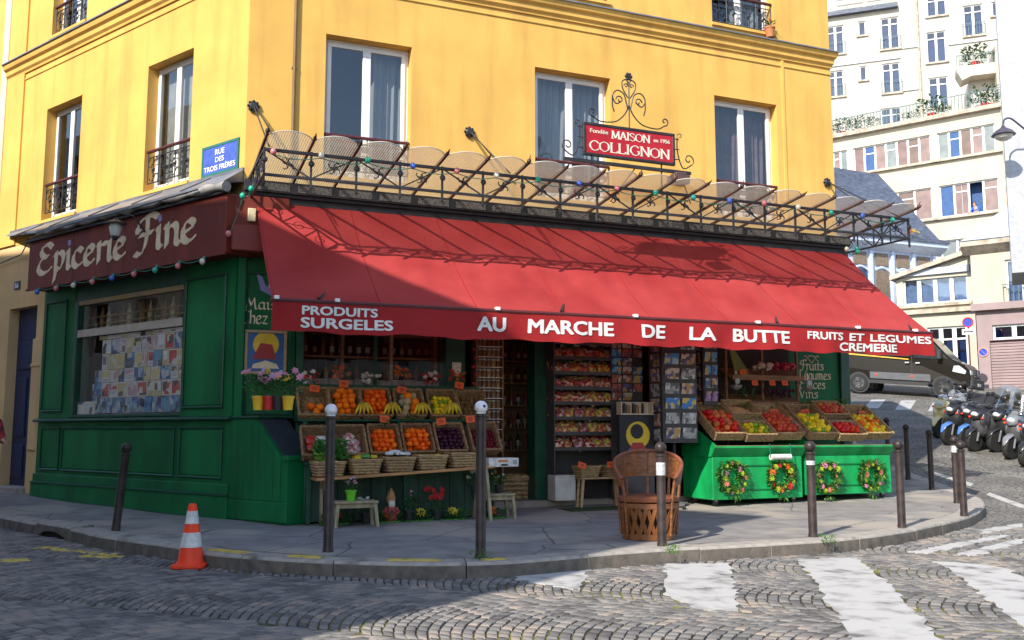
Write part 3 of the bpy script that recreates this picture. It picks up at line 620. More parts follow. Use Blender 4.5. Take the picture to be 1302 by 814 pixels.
# neighbour on the far left
nb = T('neighbour_house', 'pale cream house at the far left edge beyond the yellow building', 'building', LF, (LE - 4, 0, 0))
nb.part('wall', M().wall(LE - 7, LE - .25, -.2, 13, .02, [(LE - 1.9, LE - .75, 5.4, 7.9), (LE - 1.9, LE - .75, 8.9, 11.2)], .25).box(LE - 7, LE, .3, 6, -.2, 13), m_yel)
nb.part('quoin', M().box(LE - .25, LE - .002, -.06, .3, -.2, 13), m_cream, bevel=.01)
for z in (5.4, 8.9):
    w_ = nb.part('window', M().box(LE - 1.9, LE - 1.8, .12, .2, z, z + 2.4).box(LE - .85, LE - .75, .12, .2, z, z + 2.4).box(LE - 1.37, LE - 1.27, .12, .2, z, z + 2.4), m_pvc)
    nb.part('pane', M().add([(LE-1.9, .16, z), (LE-.75, .16, z), (LE-.75, .16, z+2.4), (LE-1.9, .16, z+2.4)], [(0, 1, 2, 3)]), m_pane, par=w_)
nb.part('bracket', M().box(LE - .5, LE - .1, -.22, -.02, 6.5, 6.62).box(LE - .45, LE - .15, -.16, -.02, 6.2, 6.5), m_yel, bevel=.02)
# house number and street name plates
nx, nz = LF.hit(21, 363, -.02)
hn = T('house_number_plate', 'small blue enamel house number plate reading 56 beside the sign', 'plate', LF, (nx, -.012, nz))
m_enam = mat('blue_enamel', (.07, .12, .46), .25, var=.15, scale=9, bump=.02, coat=.3); m_lettw = mat('white_lettering', (.78, .77, .74), .5, bump=0)
hn.part('plate', M().box(nx - .12, nx + .12, -.014, 0.004, nz - .085, nz + .085), mat('navy_enamel', (.02, .03, .10), .3), bevel=.004); hn.part('lettering', fit_text('56', nx - .075, nx + .075, nz - .05, .10, .02, .002, y=-.015), m_lettw)
(px0, pz1), (px1, _), (_, pz0) = LF.hit(259, 188), LF.hit(305, 178), LF.hit(259, 226)
pz1, pz0 = 5.74, 5.25
ss = T('street_name_sign', 'blue enamel street name plate with green rim on the yellow wall', 'sign', LF, (px0, -.01, pz0))
ss.part('plate', M().box(px0, px1, -.02, .0, pz0, pz1), m_enam); 
g_ = M(); e_ = .035
g_.box(px0-.005, px1+.005, -.026, .001, pz1-e_, pz1+.005).box(px0-.005, px1+.005, -.026, .001, pz0-.005, pz0+e_).box(px0-.005, px0+e_, -.0255, .001, pz0, pz1).box(px1-e_, px1+.005, -.0255, .001, pz0, pz1)
ss.part('rim', g_, mat('green_enamel', (.03, .16, .13), .3))
xm = (px0 + px1) / 2
for txt_, w_, z_, c_ in (('RUE', .12, .17, .09), ('DES', .11, .29, .085), ('TROIS FRÈRES', (px1 - px0)/2 - .07, .42, .085)): ss.part('lettering', fit_text(txt_, xm - w_, xm + w_, pz1 - z_, c_, .015, .002, y=-.021), m_lettw)
# ================================================================ green shopfront
m_green = mat('shop_green_paint', (.004, .125, .038), .55, var=.28, scale=1.7, bump=.06, bscale=25, stretch=(1, 1, .35), spec=.25); m_dgreen = mat('dark_green_mould', (.008, .062, .034), .4, var=.2, bump=.05); m_bgreen = mat('bright_green_paint', (.004, .27, .07), .5, var=.28, scale=3.2, bump=.12, bscale=18, stretch=(1, 1, .5))
m_burg = mat('burgundy_board', (.15, .020, .012), .6, var=.2, scale=2.5, bump=.08, stretch=(1.5, 1, .3)); m_tan = mat('tan_wood', (.36, .25, .14), .55, stretch=(1, 6, 6), scale=3); m_wood = mat('shelf_wood', (.20, .10, .045), .6, stretch=(1, 8, 8), scale=3, var=.3); m_lwood = mat('pale_wood', (.42, .27, .14), .6, stretch=(1, 9, 9), scale=2.5, var=.25); m_gwood = mat('weathered_wood', (.30, .25, .15), .75, stretch=(6, 6, 1), scale=3, var=.3)
m_shopglass = glass('shop_glass', (.92, .93, .93), 1.0); m_scream = mat('cream_sign_paint', (.68, .56, .38), .5, bump=0); m_purple = mat('purple_sign_paint', (.28, .24, .50), .5, bump=0)
SY = -.15
sf = T('shopfront', 'dark green panelled wooden shopfront wrapping the corner', 'shopfront', LF, (-5.75, SY, .1))
gl_ = lambda x: hgt(LF.w(x, SY, 0).y)
X0s, X1s = -5.74, .085
zs = 1.45
def pl(x0, x1, y0, z0, z1): return M().box(x0, x1, y0, -.02, z0, z1)
pb = M(); 
pb.hexa([(X0s-.05,SY-.06,gl_(X0s)-.02),(X1s+.03,SY-.06,-.02),(X1s+.03,-.02,-.02),(X0s-.05,-.02,gl_(X0s)-.02),(X0s-.05,SY-.06,.33),(X1s+.03,SY-.06,.33),(X1s+.03,-.02,.33),(X0s-.05,-.02,.33)])
sf.part('plinth', pb, m_green, bevel=.012); sf.part('plinth', M().box(X0s-.03, X1s+.015, SY-.035, -.02, .334, .50), m_green, bevel=.012)
sf.part('plinth_ledge', M().extr([(SY-.075, .33), (SY-.075, .345), (SY-.03, .365), (SY-.02, .333)], X0s-.06, X1s+.035), m_dgreen)
sf.part('stall_riser', M().box(X0s, X1s, SY, -.02, .504, zs - .035), m_green)
def panel(x0, x1, z0, z1, y, par=None, m=m_green):
    f = sf.part('panel', M().box(x0 + .05, x1 - .05, y - .012, y - .0005, z0 + .05, z1 - .05), m, par=par, bevel=.012)
    mb = M(); w = .035; d = y - .032
    mb.box(x0, x1, d, y - .001, z1 - w, z1).box(x0, x1, d, y - .001, z0, z0 + w).box(x0, x0 + w, d + .001, y - .001, z0 + w, z1 - w).box(x1 - w, x1, d + .001, y - .001, z0 + w, z1 - w)
    sf.part('moulding', mb, m_dgreen, par=f, bevel=.012)
lp = [LF.hit(p, 570, SY)[0] for p in (52, 76, 79, 222, 228, 283)]
panel(lp[0], lp[1], .56, 1.33, SY); panel(lp[2], lp[3], .56, 1.33, SY); panel(lp[4], lp[5], .56, 1.33, SY)
sf.part('sill', M().extr([(SY-.07, zs-.03), (SY-.085, zs-.015), (SY-.085, zs+.012), (SY, zs+.035), (-.02, zs+.035), (-.02, zs-.03)], X0s-.05, X1s+.05), m_dgreen, bevel=.006)
wx0, wx1 = LF.hit(97, 450, SY)[0], LF.hit(232, 450, SY)[0]; wz0, wz1 = 1.54, 3.55
sf.part('pilaster', M().box(X0s, wx0 - .12, SY, -.02, zs + .036, 3.86), m_green); panel(LF.hit(57, 450, SY)[0], LF.hit(83, 450, SY)[0], 1.6, 3.62, SY)
sf.part('pilaster', M().box(wx1 + .003, X1s, SY, -.02, zs + .036, 3.86), m_green); panel(LF.hit(234, 450, SY)[0], LF.hit(286, 450, SY)[0], 1.6, 3.62, SY)
sf.part('header', M().box(wx0 - .117, wx1, SY + .01, -.02, wz1, 3.86), m_dgreen)
fw = sf.part('display_window', M().box(wx0 - .117, wx0, SY - .01, .08, zs + .04, wz1).box(wx0, wx1, SY - .005, .08, zs + .04, wz0).box(wx0, wx1, SY + .02, .05, 2.92, 3.02).box(wx1 - .05, wx1, SY + .02, .08, wz0, wz1), m_dgreen, bevel=.008)
sf.part('transom', M().box(wx0, wx1 - .05, SY + .0, SY + .04, 2.9, 3.03), mat('stone_strip', (.42, .36, .30), .6), par=fw); sf.part('transom', M().box(wx0, wx1 - .05, SY + .0, SY + .04, 3.47, 3.546), m_tan, par=fw)
sf.part('pane', M().add([(wx0, SY+.05, wz0), (wx1, SY+.05, wz0), (wx1, SY+.05, 2.92), (wx0, SY+.05, 2.92)], [(0,1,2,3)]), m_shopglass, par=fw); sf.part('pane', M().add([(wx0, SY+.05, 3.02), (wx1, SY+.05, 3.02), (wx1, SY+.05, wz1), (wx0, SY+.05, wz1)], [(0,1,2,3)]), m_shopglass, par=fw)
bm_ = M().box(wx0, wx1, .55, .6, 1.3, 3.7).box(wx0 - .05, wx1, .0, .6, 1.42, 1.5)
sf.part('window_back', bm_, mat('window_back_cream', (.40, .31, .21), .8), par=fw)
for i in range(15):
    x = wx0 + .12 + i * (wx1 - wx0 - .2) / 14
    sf.part('bottle', M().lathe([(.0, 3.03), (.045, 3.03), (.045, 3.30), (.016, 3.37), (.016, 3.45), (0, 3.45)], 8, (x, .12, 0)), [mat('wine_glass_dark', (.05, .03, .02), .2), mat('amber_spirit', (.30, .15, .05), .25), mat('pale_label', (.5, .42, .3), .6)][i * 7 % 3], par=fw, smooth=True)
for z in (3.14, 3.26): sf.part('brass_bar', M().tube([(wx0, .04, z), (wx1, .04, z)], .012, 6), mat('dull_brass', (.45, .30, .10), .4, metal=.6), par=fw)
pinks = [printed('leaflets_a', [(.62,.60,.56),(.70,.68,.64),(.06,.07,.12),(.62,.58,.5),(.35,.09,.10),(.66,.64,.6)]), printed('leaflets_b', [(.55,.42,.14),(.62,.5,.2),(.12,.09,.06),(.5,.42,.25),(.6,.55,.4)]), printed('leaflets_c', [(.05,.12,.32),(.12,.3,.45),(.05,.05,.08),(.35,.42,.48),(.5,.5,.5),(.1,.2,.35)], 9), printed('leaflets_d', [(.70,.69,.66),(.66,.65,.62),(.72,.7,.68),(.10,.10,.12),(.6,.58,.6)], 6), printed('leaflets_e', [(.6,.45,.45),(.5,.3,.32),(.66,.6,.58),(.15,.1,.12)], 8), printed('leaflets_f', [(.45,.03,.04),(.5,.08,.06),(.6,.55,.5),(.08,.05,.05)], 8)]
m_paper = mat('white_paper', (.64, .63, .61), .6, var=.05, bump=0); m_papery = mat('cream_paper', (.60, .50, .26), .6, var=.05, bump=0); m_pink_ = mat('print_grey_text', (.22, .22, .25), .6, bump=0)
pr = random.Random(21); pxa, pxb = LF.hit(122, 470, SY)[0], wx1 - .06
z = wz0 + .02; row = 0
while z < 2.84:
    hh = pr.choice((.20, .26, .30, .22)); hh = min(hh, 2.89 - z); x = pxa + (pr.uniform(-.15, .12) if row > 1 else -.05) - (.0 if z > 1.9 else .15)
    while x < pxb - .08:
        w_ = min(pr.choice((.17, .21, .3, .26)), pxb - x); k = (2 if row == 0 else 5 if (row == 1 and pr.random() < .4) else pr.choice((0, 1, 1, 3, 4, 4, 2, 5, 2)))
        ang = pr.uniform(-.02, .02); y = SY + .055 + pr.uniform(0, .012)
        pm_ = M().box(-w_/2 + .004, w_/2 - .004, -.001, .001, -hh/2 + .004, hh/2 - .004); pm_.cm = 1
        zc_ = -hh/2 + hh*pr.choice((.0, .0, .0, .3, .45)); pm_.box(-w_/2 + .022, w_/2 - .022, -.0022, -.0012, zc_ + .02, hh/2 - .025)
        if zc_ > -hh/2 + .05:
            for q_ in range(3): pm_.cm = 2; pm_.box(-w_/2 + .025, w_/2 - .03 - .03*(q_ == 2), -.0022, -.0012, zc_ - .012 - q_*.022, zc_ - .004 - q_*.022)
        o = put('poster', bare('poster', pm_, [pr.choice((m_paper, m_paper, m_papery)) if k != 2 else pinks[2], pinks[k], m_pink_]), (sf.inv @ LF.w(x + w_/2, y, z + hh/2)), (0, ang, 0), parent=fw); x += w_
    z += hh; row += 1
sf.part('card_row', M().box(wx0 + .03, wx0 + .62, SY + .058, SY + .06, wz0 + .01, wz0 + .23), pinks[0], par=fw)
# right-hand front: corner panel, piers, threshold, far board
sf.part('corner_pier', M().box(-.06, .06, -.17, .3, 0, 4.4).box(.06, .82, -.07, .25, .0, 4.4), m_green, fr=RF, bevel=.01)
mb = M().box(.09, .78, -.105, -.0705, 1.5, 1.535).box(.09, .115, -.105, -.0705, 1.535, 3.6).box(.745, .78, -.105, -.0705, 1.535, 3.6).box(.09, .78, -.105, -.0705, 3.6, 3.635)
sf.part('moulding', mb, m_dgreen, fr=RF, bevel=.01)
sf.part('pier', M().box(.83, .95, -.10, .25, 0, 4.3), m_dgreen, fr=RF, bevel=.01); sf.part('pier', M().box(3.22, 3.55, -.08, .25, 0, 4.3), m_dgreen, fr=RF, bevel=.01); sf.part('pier', M().box(4.78, 5.0, -.08, .25, 0, 4.3), m_dgreen, fr=RF, bevel=.01)
sf.part('stall_riser', M().box(.95, 3.22, -.06, .2, 0, 1.05), m_dgreen, fr=RF); 
for i in range(11):
    sf.part('plank', M().box(.96 + i*.205, 1.16 + i*.205, -.085, -.061, .03, 1.0), m_dgreen, fr=RF, bevel=.006)
sf.part('threshold', M().box(3.55, 8.4, -.16, .4, -.02, .13), mat('stone_step', (.26, .22, .18), .7), fr=RF, bevel=.015)
sf.part('window_frame', M().box(.95, 3.22, -.04, .04, 1.05, 1.15).box(.95, 3.22, -.04, .04, 3.9, 4.0).box(2.05, 2.1, -.03, .03, 1.15, 3.9), m_dgreen, fr=RF)
sf.part('pane', M().add([(.95, .0, 1.15), (3.22, .0, 1.15), (3.22, .0, 3.9), (.95, .0, 3.9)], [(0,1,2,3)]), m_shopglass, fr=RF)
ex0, ex1 = RF.hit(1003, 480, -.1)[0], RF.hit(1066, 480, -.1)[0]
sf.part('end_board', M().box(ex0 - .3, ex1 + .02, -.10, .2, 0, 4.4), m_green, fr=RF); sf.part('end_pier', M().box(ex1 + .02, ex1 + .24, -.16, .25, 0, 4.5), m_dgreen, fr=RF, bevel=.015)
# interior
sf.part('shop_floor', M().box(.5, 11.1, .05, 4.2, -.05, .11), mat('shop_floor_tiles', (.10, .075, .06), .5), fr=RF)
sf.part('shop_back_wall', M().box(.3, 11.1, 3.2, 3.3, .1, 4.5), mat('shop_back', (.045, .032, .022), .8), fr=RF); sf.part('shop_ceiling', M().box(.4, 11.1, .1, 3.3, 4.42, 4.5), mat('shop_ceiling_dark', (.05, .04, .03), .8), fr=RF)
GL = {'E': ([[(.66,.86),(.48,1.0),(.22,.92),(.16,.75),(.3,.58),(.48,.56)],[(.32,.56),(.12,.42),(.05,.2),(.2,.02),(.45,.02),(.68,.18)]],.72),'p': ([[(.04,.52),(.13,.6),(.13,0),(.08,-.36)],[(.13,.48),(.3,.62),(.46,.5),(.44,.2),(.28,.03),(.13,.1)]],.56),
 'i': ([[(.03,.52),(.12,.6),(.12,.1),(.22,0)]],.28),'c': ([[(.44,.5),(.28,.6),(.1,.45),(.08,.15),(.25,0),(.47,.12)]],.5),'e': ([[(.1,.28),(.38,.4),(.38,.55),(.22,.6),(.08,.4),(.1,.1),(.28,0),(.48,.14)]],.52),'r': ([[(.02,.52),(.12,.6),(.12,0)],[(.12,.4),(.25,.57),(.42,.56)]],.42),
 'F': ([[(.8,.93),(.6,1.04),(.32,.97),(.12,.78),(.12,.62),(.22,.6)],[(.46,.99),(.45,.5),(.38,.1),(.22,-.1),(.05,-.04)],[(.2,.48),(.64,.52)]],.72),'n': ([[(.02,.52),(.12,.6),(.12,0)],[(.12,.4),(.28,.6),(.43,.5),(.43,.1),(.54,0)]],.57),
 'M': ([[(0,0),(.12,.92)],[(.12,.92),(.32,.3)],[(.32,.3),(.52,.95)],[(.52,.95),(.6,.1),(.7,0)]],.76),'a': ([[(.42,.5),(.25,.6),(.08,.4),(.1,.1),(.25,0),(.42,.2)],[(.42,.58),(.42,.08),(.52,0)]],.55),'s': ([[(.38,.52),(.22,.6),(.1,.47),(.34,.25),(.3,.05),(.05,.05)]],.44),'C': ([[(.6,.85),(.4,1),(.12,.75),(.08,.3),(.3,0),(.62,.12)]],.66),
 'h': ([[(.1,1),(.1,0)],[(.1,.4),(.28,.6),(.42,.48),(.42,0)]],.52),'z': ([[(.05,.58),(.4,.58)],[(.4,.58),(.08,.05)],[(.08,.05),(.44,.03)]],.48),'A': ([[(0,0),(.3,1)],[(.3,1),(.56,0)],[(.1,.35),(.48,.35)]],.62),'u': ([[(.05,.58),(.08,.1),(.25,0),(.42,.15)],[(.42,.58),(.43,.05),(.52,0)]],.56),'t': ([[(.15,.85),(.15,.08),(.3,0)],[(0,.58),(.35,.58)]],.38),
 'L': ([[(.1,1),(.1,0)],[(.1,0),(.5,.02)]],.55),'g': ([[(.42,.5),(.25,.6),(.08,.4),(.1,.12),(.28,.02),(.42,.2)],[(.42,.58),(.42,-.2),(.25,-.35),(.05,-.25)]],.54),'m': ([[(.02,.52),(.1,.6),(.1,0)],[(.1,.4),(.24,.6),(.34,.5),(.34,0)],[(.34,.4),(.48,.6),(.6,.5),(.6,.08),(.7,0)]],.76),'V': ([[(0,1),(.25,0)],[(.25,0),(.55,1)]],.58),'é': ([[(.1,.28),(.38,.4),(.38,.55),(.22,.6),(.08,.4),(.1,.1),(.28,0),(.48,.14)],[(.2,.75),(.38,.92)]],.52),' ': ([],.34)}
def write(txt, x0, x1, z0, cap, nib, thin, y, rise=0):
    adv = sum(GL[c][1] for c in txt); s = (x1 - x0) / adv; st = []; x = x0; dots = []
    for c in txt:
        for k in GL[c][0]: st.append([(x + a*s, z0 + b*cap) for a, b in k])
        if c == 'i': dots.append((x + .14*s, z0 + .86*cap))
        x += GL[c][1] * s
    return pen(st, nib, thin, y), dots
# painted wall text beside the flower ledge and on the end board
tx0, tz = RF.hit(313, 402, -.09); tx1 = RF.hit(352, 402, -.09)[0]
a_, _ = write('Mais', tx0, RF.hit(352, 402, -.09)[0], RF.hit(313, 392, -.09)[1], .17, (.02, .02), .012, -.0715); b_, _ = write('Chez A', tx0 - .07, RF.hit(356, 402, -.09)[0], RF.hit(313, 411, -.09)[1], .20, (.02, .02), .012, -.0715)
sf.part('painted_lettering', a_.join(b_), m_scream, fr=RF); cx_, cz_ = RF.hit(343, 365, -.09)
sf.part('painted_emblem', M().prism([(cx_-.17, cz_+.1), (cx_-.13, cz_-.05), (cx_+.05, cz_-.14), (cx_+.2, cz_-.1), (cx_+.1, cz_-.03), (cx_-.06, cz_+.02), (cx_-.11, cz_+.15), (cx_-.2, cz_+.2)], -.0745, -.0705), m_purple, fr=RF); sf.part('painted_emblem', M().prism([(cx_ + .07*math.cos(t) + .05, cz_ + .06*math.sin(t) + .02) for t in [k*.52 for k in range(12)]], -.0765, -.0748), m_scream, fr=RF)
for txt, py, w_ in (('Fruits', 470, 31), ('Légumes', 482, 40), ('Epices', 494, 33), ('Vins', 506, 24)):
    xa, zz = RF.hit(1017, py, -.11); xb = RF.hit(1017 + w_, py, -.11)[0]; q_, _ = write(txt, xa, xb, zz, .18, (.020, .014), .014, -.1015); sf.part('painted_lettering', q_, m_scream, fr=RF)
cx_, cz_ = RF.hit(1032, 456, -.11); sf.part('painted_emblem', M().tube([(cx_ + .09*math.sin(t)**3, -.102, cz_ + .07*math.cos(t) - .02*math.cos(2*t)) for t in [k*.4 for k in range(17)]], .010, 4).tube([(p, -.102, q) for p, q in curl(cx_ + .15, cz_ + .02, .02, .06, 0, 5, 10)], .008, 4).tube([(p, -.102, q) for p, q in curl(cx_ - .15, cz_ + .02, .02, .06, 3.1, -2, 10)], .008, 4), m_scream, fr=RF)
# ---------------------------------------------------------------- framed picture (a plain stand-in) on the corner panel
(fx0, fz1), (fx1, fz0) = RF.hit(312, 419, -.13), RF.hit(364, 477, -.13)
fp = T('framed_picture', 'wooden framed colourful picture hung on the green corner panel', 'picture', RF, (fx0, -.11, fz0))
e_ = .045; fp.part('frame', M().box(fx0, fx1, -.14, -.108, fz1 - e_, fz1).box(fx0, fx1, -.14, -.108, fz0, fz0 + e_).box(fx0, fx0 + e_, -.139, -.108, fz0 + e_, fz1 - e_).box(fx1 - e_, fx1, -.139, -.108, fz0 + e_, fz1 - e_), m_tan, bevel=.008)
m_pblack = mat('print_black', (.015, .015, .02), .4, bump=0); m_pyel = mat('print_yellow', (.62, .42, .03), .4, bump=0); m_pred = mat('print_red', (.32, .03, .03), .4, bump=0); m_pblue = mat('print_blue', (.03, .10, .26), .4, bump=0)
pm, pzm = (fx0 + fx1) / 2, (fz0 + fz1) / 2
pic = fp.part('print', M().box(fx0 + e_, fx1 - e_, -.118, -.112, fz0 + e_, fz1 - e_), m_pblue)
def disc(x, z, r, y, n=20, sx=1): return M().prism([(x + r*sx*math.cos(6.283*k/n), z + r*math.sin(6.283*k/n)) for k in range(n)], y - .001, y + .001)
fp.part('print_shape', disc(pm, pzm + .12, .19, -.1205), m_pyel, par=pic); fp.part('print_shape', M().prism([(pm - .2, pzm - .1), (pm + .16, pzm - .1), (pm + .09, pzm + .12), (pm - .08, pzm + .14)], -.1235, -.122), m_pred, par=pic); fp.part('print_shape', M().prism([(pm - .2, pzm - .24), (pm + .2, pzm - .24), (pm + .16, pzm - .17), (pm, pzm - .12), (pm - .18, pzm - .18)], -.1235, -.122), m_scream, par=pic)
# ---------------------------------------------------------------- fascia sign
FY = -.5
fs = T('fascia_sign', 'burgundy fascia board with cream calligraphic Epicerie Fine lettering', 'sign', LF, (-5.7, FY, 3.83))
mcr = LF.loc((*mitre(.5), 0)).x
bd = fs.part('board', M().box(-5.72, mcr, FY, -.02, 3.83, 4.70), m_burg, bevel=.01)
fs.part('trim', M().box(-5.74, mcr + .01, FY - .02, FY + .02, 3.80, 3.835), m_burg); fs.part('trim', M().box(-5.8, mcr + .03, FY - .05, FY + .04, 4.703, 4.74), m_iron)
for xs_ in (-4.1, -2.45): fs.part('board_joint', M().box(xs_, xs_ + .012, FY - .003, FY + .001, 3.84, 4.69), mat('joint_dark_red', (.06, .01, .01), .6), par=bd)
ex = lambda px: LF.hit(px, 320, FY)[0]
le, d1 = write('Epicerie', ex(49), ex(161), 4.07, .52, (.12, .08), .035, FY - .004); lf2, d2 = write('Fine', ex(170), ex(250), 4.10, .54, (.12, .08), .035, FY - .004)
fs.part('lettering', le, m_scream); fs.part('lettering', lf2, m_scream)
le3 = M(); le3.v = [(x + .02, y + .0085, z - .02) for x, y, z in le.v]; le3.f = le.f; le3.m = le.m; fs.part('lettering_shade', le3, m_purple)
for x, z in (d1[0], d2[0]): fs.part('letter_dot', M().prism([(x - .03, z + .06), (x - .05, z), (x, z - .06), (x + .06, z - .03), (x + .05, z + .05)], FY - .006, FY + .002), m_purple)
fs.part('return_board', M().box(-.22, .62, -.42, -.02, 4.25, 4.72), m_burg, fr=RF); fs.part('return_box', M().box(-.21, .60, -.56, -.02, 3.86, 4.246), mat('red_box_paint', (.19, .02, .014), .45), fr=RF, bevel=.015)
fs.part('junction_box', M().box(.02, .14, -.47, -.425, 4.32, 4.52), mat('cream_plastic', (.55, .48, .30), .4), fr=RF, bevel=.01)
# zinc hood over the sign, with the rolled grey cloth in front
zh = T('zinc_hood', 'grey zinc hood with rolled pale cloth above the burgundy sign', 'hood', LF, (-6, -.3, 4.75))
q5 = LF.loc((*mitre(.62), 0)).x; q0 = LF.loc((*mitre(0), 0)).x
zb = M(); zb.add([(-7.6, -.02, 5.21), (q0, -.02, 5.21), (q5, -.60, 4.86), (-5.3, -.60, 4.86), (-7.6, -.10, 5.16), (-7.6, -.02, 5.14), (q0, -.02, 5.02), (q5, -.6, 4.82), (-5.3, -.6, 4.82), (-7.6, -.1, 5.13)], [(0,4,3,2,1), (5,6,7,8,9), (2,3,8,7), (3,4,9,8), (0,1,6,5), (1,2,7,6), (0,5,9,4)])
zh.part('sheet', zb, m_zinc); zh.part('upstand', M().box(-7.62, q0, -.035, -.001, 5.20, 5.245), m_zinc)
zh.part('rolled_cloth', M().tube([(-5.3 + i*(q5 + 5.3)/24, -.56 + .015*math.sin(i*1.7), 4.80 + .018*math.sin(i*2.3)) for i in range(25)], [.036 + .014*math.sin(i*1.1)**2 + (.03 if i > 21 else 0) for i in range(25)], 9), mat('grey_cloth', (.26, .25, .24), .85, var=.25, scale=5), smooth=True)
for i in range(5): zh.part('seam', M().bar((-6.2 + i*1.35, -.05, 5.195), (-6.2 + i*1.35 + .02, -.58, 4.878), .03, .03), m_zinc)
# wall lantern
lx, lz = LF.hit(147, 290, -.85)
ln = T('wall_lantern', 'small black lantern on an arm in front of the burgundy sign', 'lantern', LF, (lx, -.85, lz))
ln.part('arm', M().tube([(lx + .28, -.5, lz - .05), (lx + .25, -.7, lz + .18), (lx + .05, -.85, lz + .24), (lx, -.85, lz + .16)], .014, 6), m_iron, smooth=True); ln.part('cap', M().lathe([(.02, .16), (.05, .13), (.16, .08), (.165, .06), (.06, .06)], 12, (lx, -.85, lz)), m_iron, smooth=30); ln.part('glass', M().lathe([(.085, .06), (.10, .0), (.07, -.13), (.03, -.14)], 10, (lx, -.85, lz)), mat('frosted_lamp_glass', (.5, .48, .44), .3), smooth=True); ln.part('base', M().lathe([(.05, -.14), (.05, -.17), (.01, -.2)], 8, (lx, -.85, lz)), m_iron)
# ---------------------------------------------------------------- awning
m_awn = mat('red_awning_cloth', (.34, .024, .026), .8, var=.12, scale=.9, c2=(.46, .06, .058), lo=.3, hi=.75, bump=.4, bscale=6, dist=.025, spec=.25, transl=.22); m_val = mat('red_valance_cloth', (.34, .018, .020), .75, var=.12, scale=2, bump=.2, bscale=9, dist=.02, spec=.25, transl=.12)
AX0, AX1, AY0, AZ0, AY1, AZ1, VZ = .15, 11.24, -.30, 4.67, -2.3, 2.93, 2.53
aw = T('awning', 'long sloping red awning over the shop with white lettered valance', 'awning', RF, ((AX0 + AX1)/2, AY0, AZ0))
n, k_ = 220, 20
def asag(u, t):
    w_ = math.sin(math.pi*t); return -.075*w_ - .02*w_*math.sin(u*2.27 + .5)**2 + .014*math.sin(u*3.1 + 4*t)*w_ + .009*math.sin(u*8.3 - 7*t)*t*(1.05 - t)*3 + .005*math.sin(u*17 + 9*t)*w_
ab = M(); ab.add([(AX0 + (AX1-AX0)*i/n, AY0 + (AY1-AY0)*j/k_, AZ0 + (AZ1-AZ0)*j/k_ + asag(AX0 + (AX1-AX0)*i/n, j/k_)) for j in range(k_ + 1) for i in range(n + 1)], [(j*(n+1)+i, (j+1)*(n+1)+i, (j+1)*(n+1)+i+1, j*(n+1)+i+1) for j in range(k_) for i in range(n)])
sh = aw.part('canopy_cloth', ab, m_awn, smooth=True)
def vy(x, z): t = (AZ1 - z) / (AZ1 - VZ); return AY1 - .02 + t * (.030*math.sin(x*2.1 + .6) + .022*math.sin(x*5.3 + 1) + .012*math.sin(x*11))
vb = M(); nv = 150; vb.add([(AX0 + (AX1-AX0)*i/nv, vy(AX0 + (AX1-AX0)*i/nv, AZ1 + (VZ-AZ1)*j/5), AZ1 + (VZ-AZ1)*j/5 + ((.014*math.sin(i*.31) + .009*math.sin(i*.83 + 1))*j/5)) for j in range(6) for i in range(nv + 1)], [(j*(nv+1)+i, (j+1)*(nv+1)+i, (j+1)*(nv+1)+i+1, j*(nv+1)+i+1) for j in range(5) for i in range(nv)])
va = aw.part('valance', vb, m_val, smooth=True)
aw.part('front_bar', M().tube([(AX0 - .02, AY1, AZ1), (AX1 + .02, AY1, AZ1)], .032, 8), m_rail, smooth=True)
for xx in [AX0 + .03 + i * 1.385 for i in range(9)]:
    if xx < AX1: aw.part('seam', M().tube([(xx, AY0 + (AY1-AY0)*j/8, AZ0 + (AZ1-AZ0)*j/8 + asag(xx, j/8) + .003) for j in range(9)], .005, 4), m_val, par=sh)
for xx in [AX0 + .02, .95, 3.2, 5.4, 7.6, 9.6, AX1 - .4]: aw.part('clip', M().box(xx, xx + .06, AY1 - .05, AY1 + .02, AZ1 + .01, AZ1 + .055), m_pvc)
aw.part('roller_box', M().box(AX0 - .1, AX1 + .05, -.32, -.05, 4.60, 4.74), m_iron)
for xx in (.7, 4.2, 8.0, 10.8):
    aw.part('arm', M().tube([(xx, -.2, 4.3), (xx + .7, -1.2, 3.55), (xx + .05, -2.25, 2.97)], .03, 7), m_iron)
def on_val(txt, pxa, pxb, pya, pyb, ytop=None):
    xa, za = RF.hit(pxa, pyb, AY1); xb, zb_ = RF.hit(pxb, pyb + (pxb - pxa) * .0, AY1); cap = RF.hit(pxa, pya, AY1)[1] - za
    return xa, xb, za, cap
m_sten = mat('white_stencil', (.66, .65, .63), .6, var=.08, bump=0)
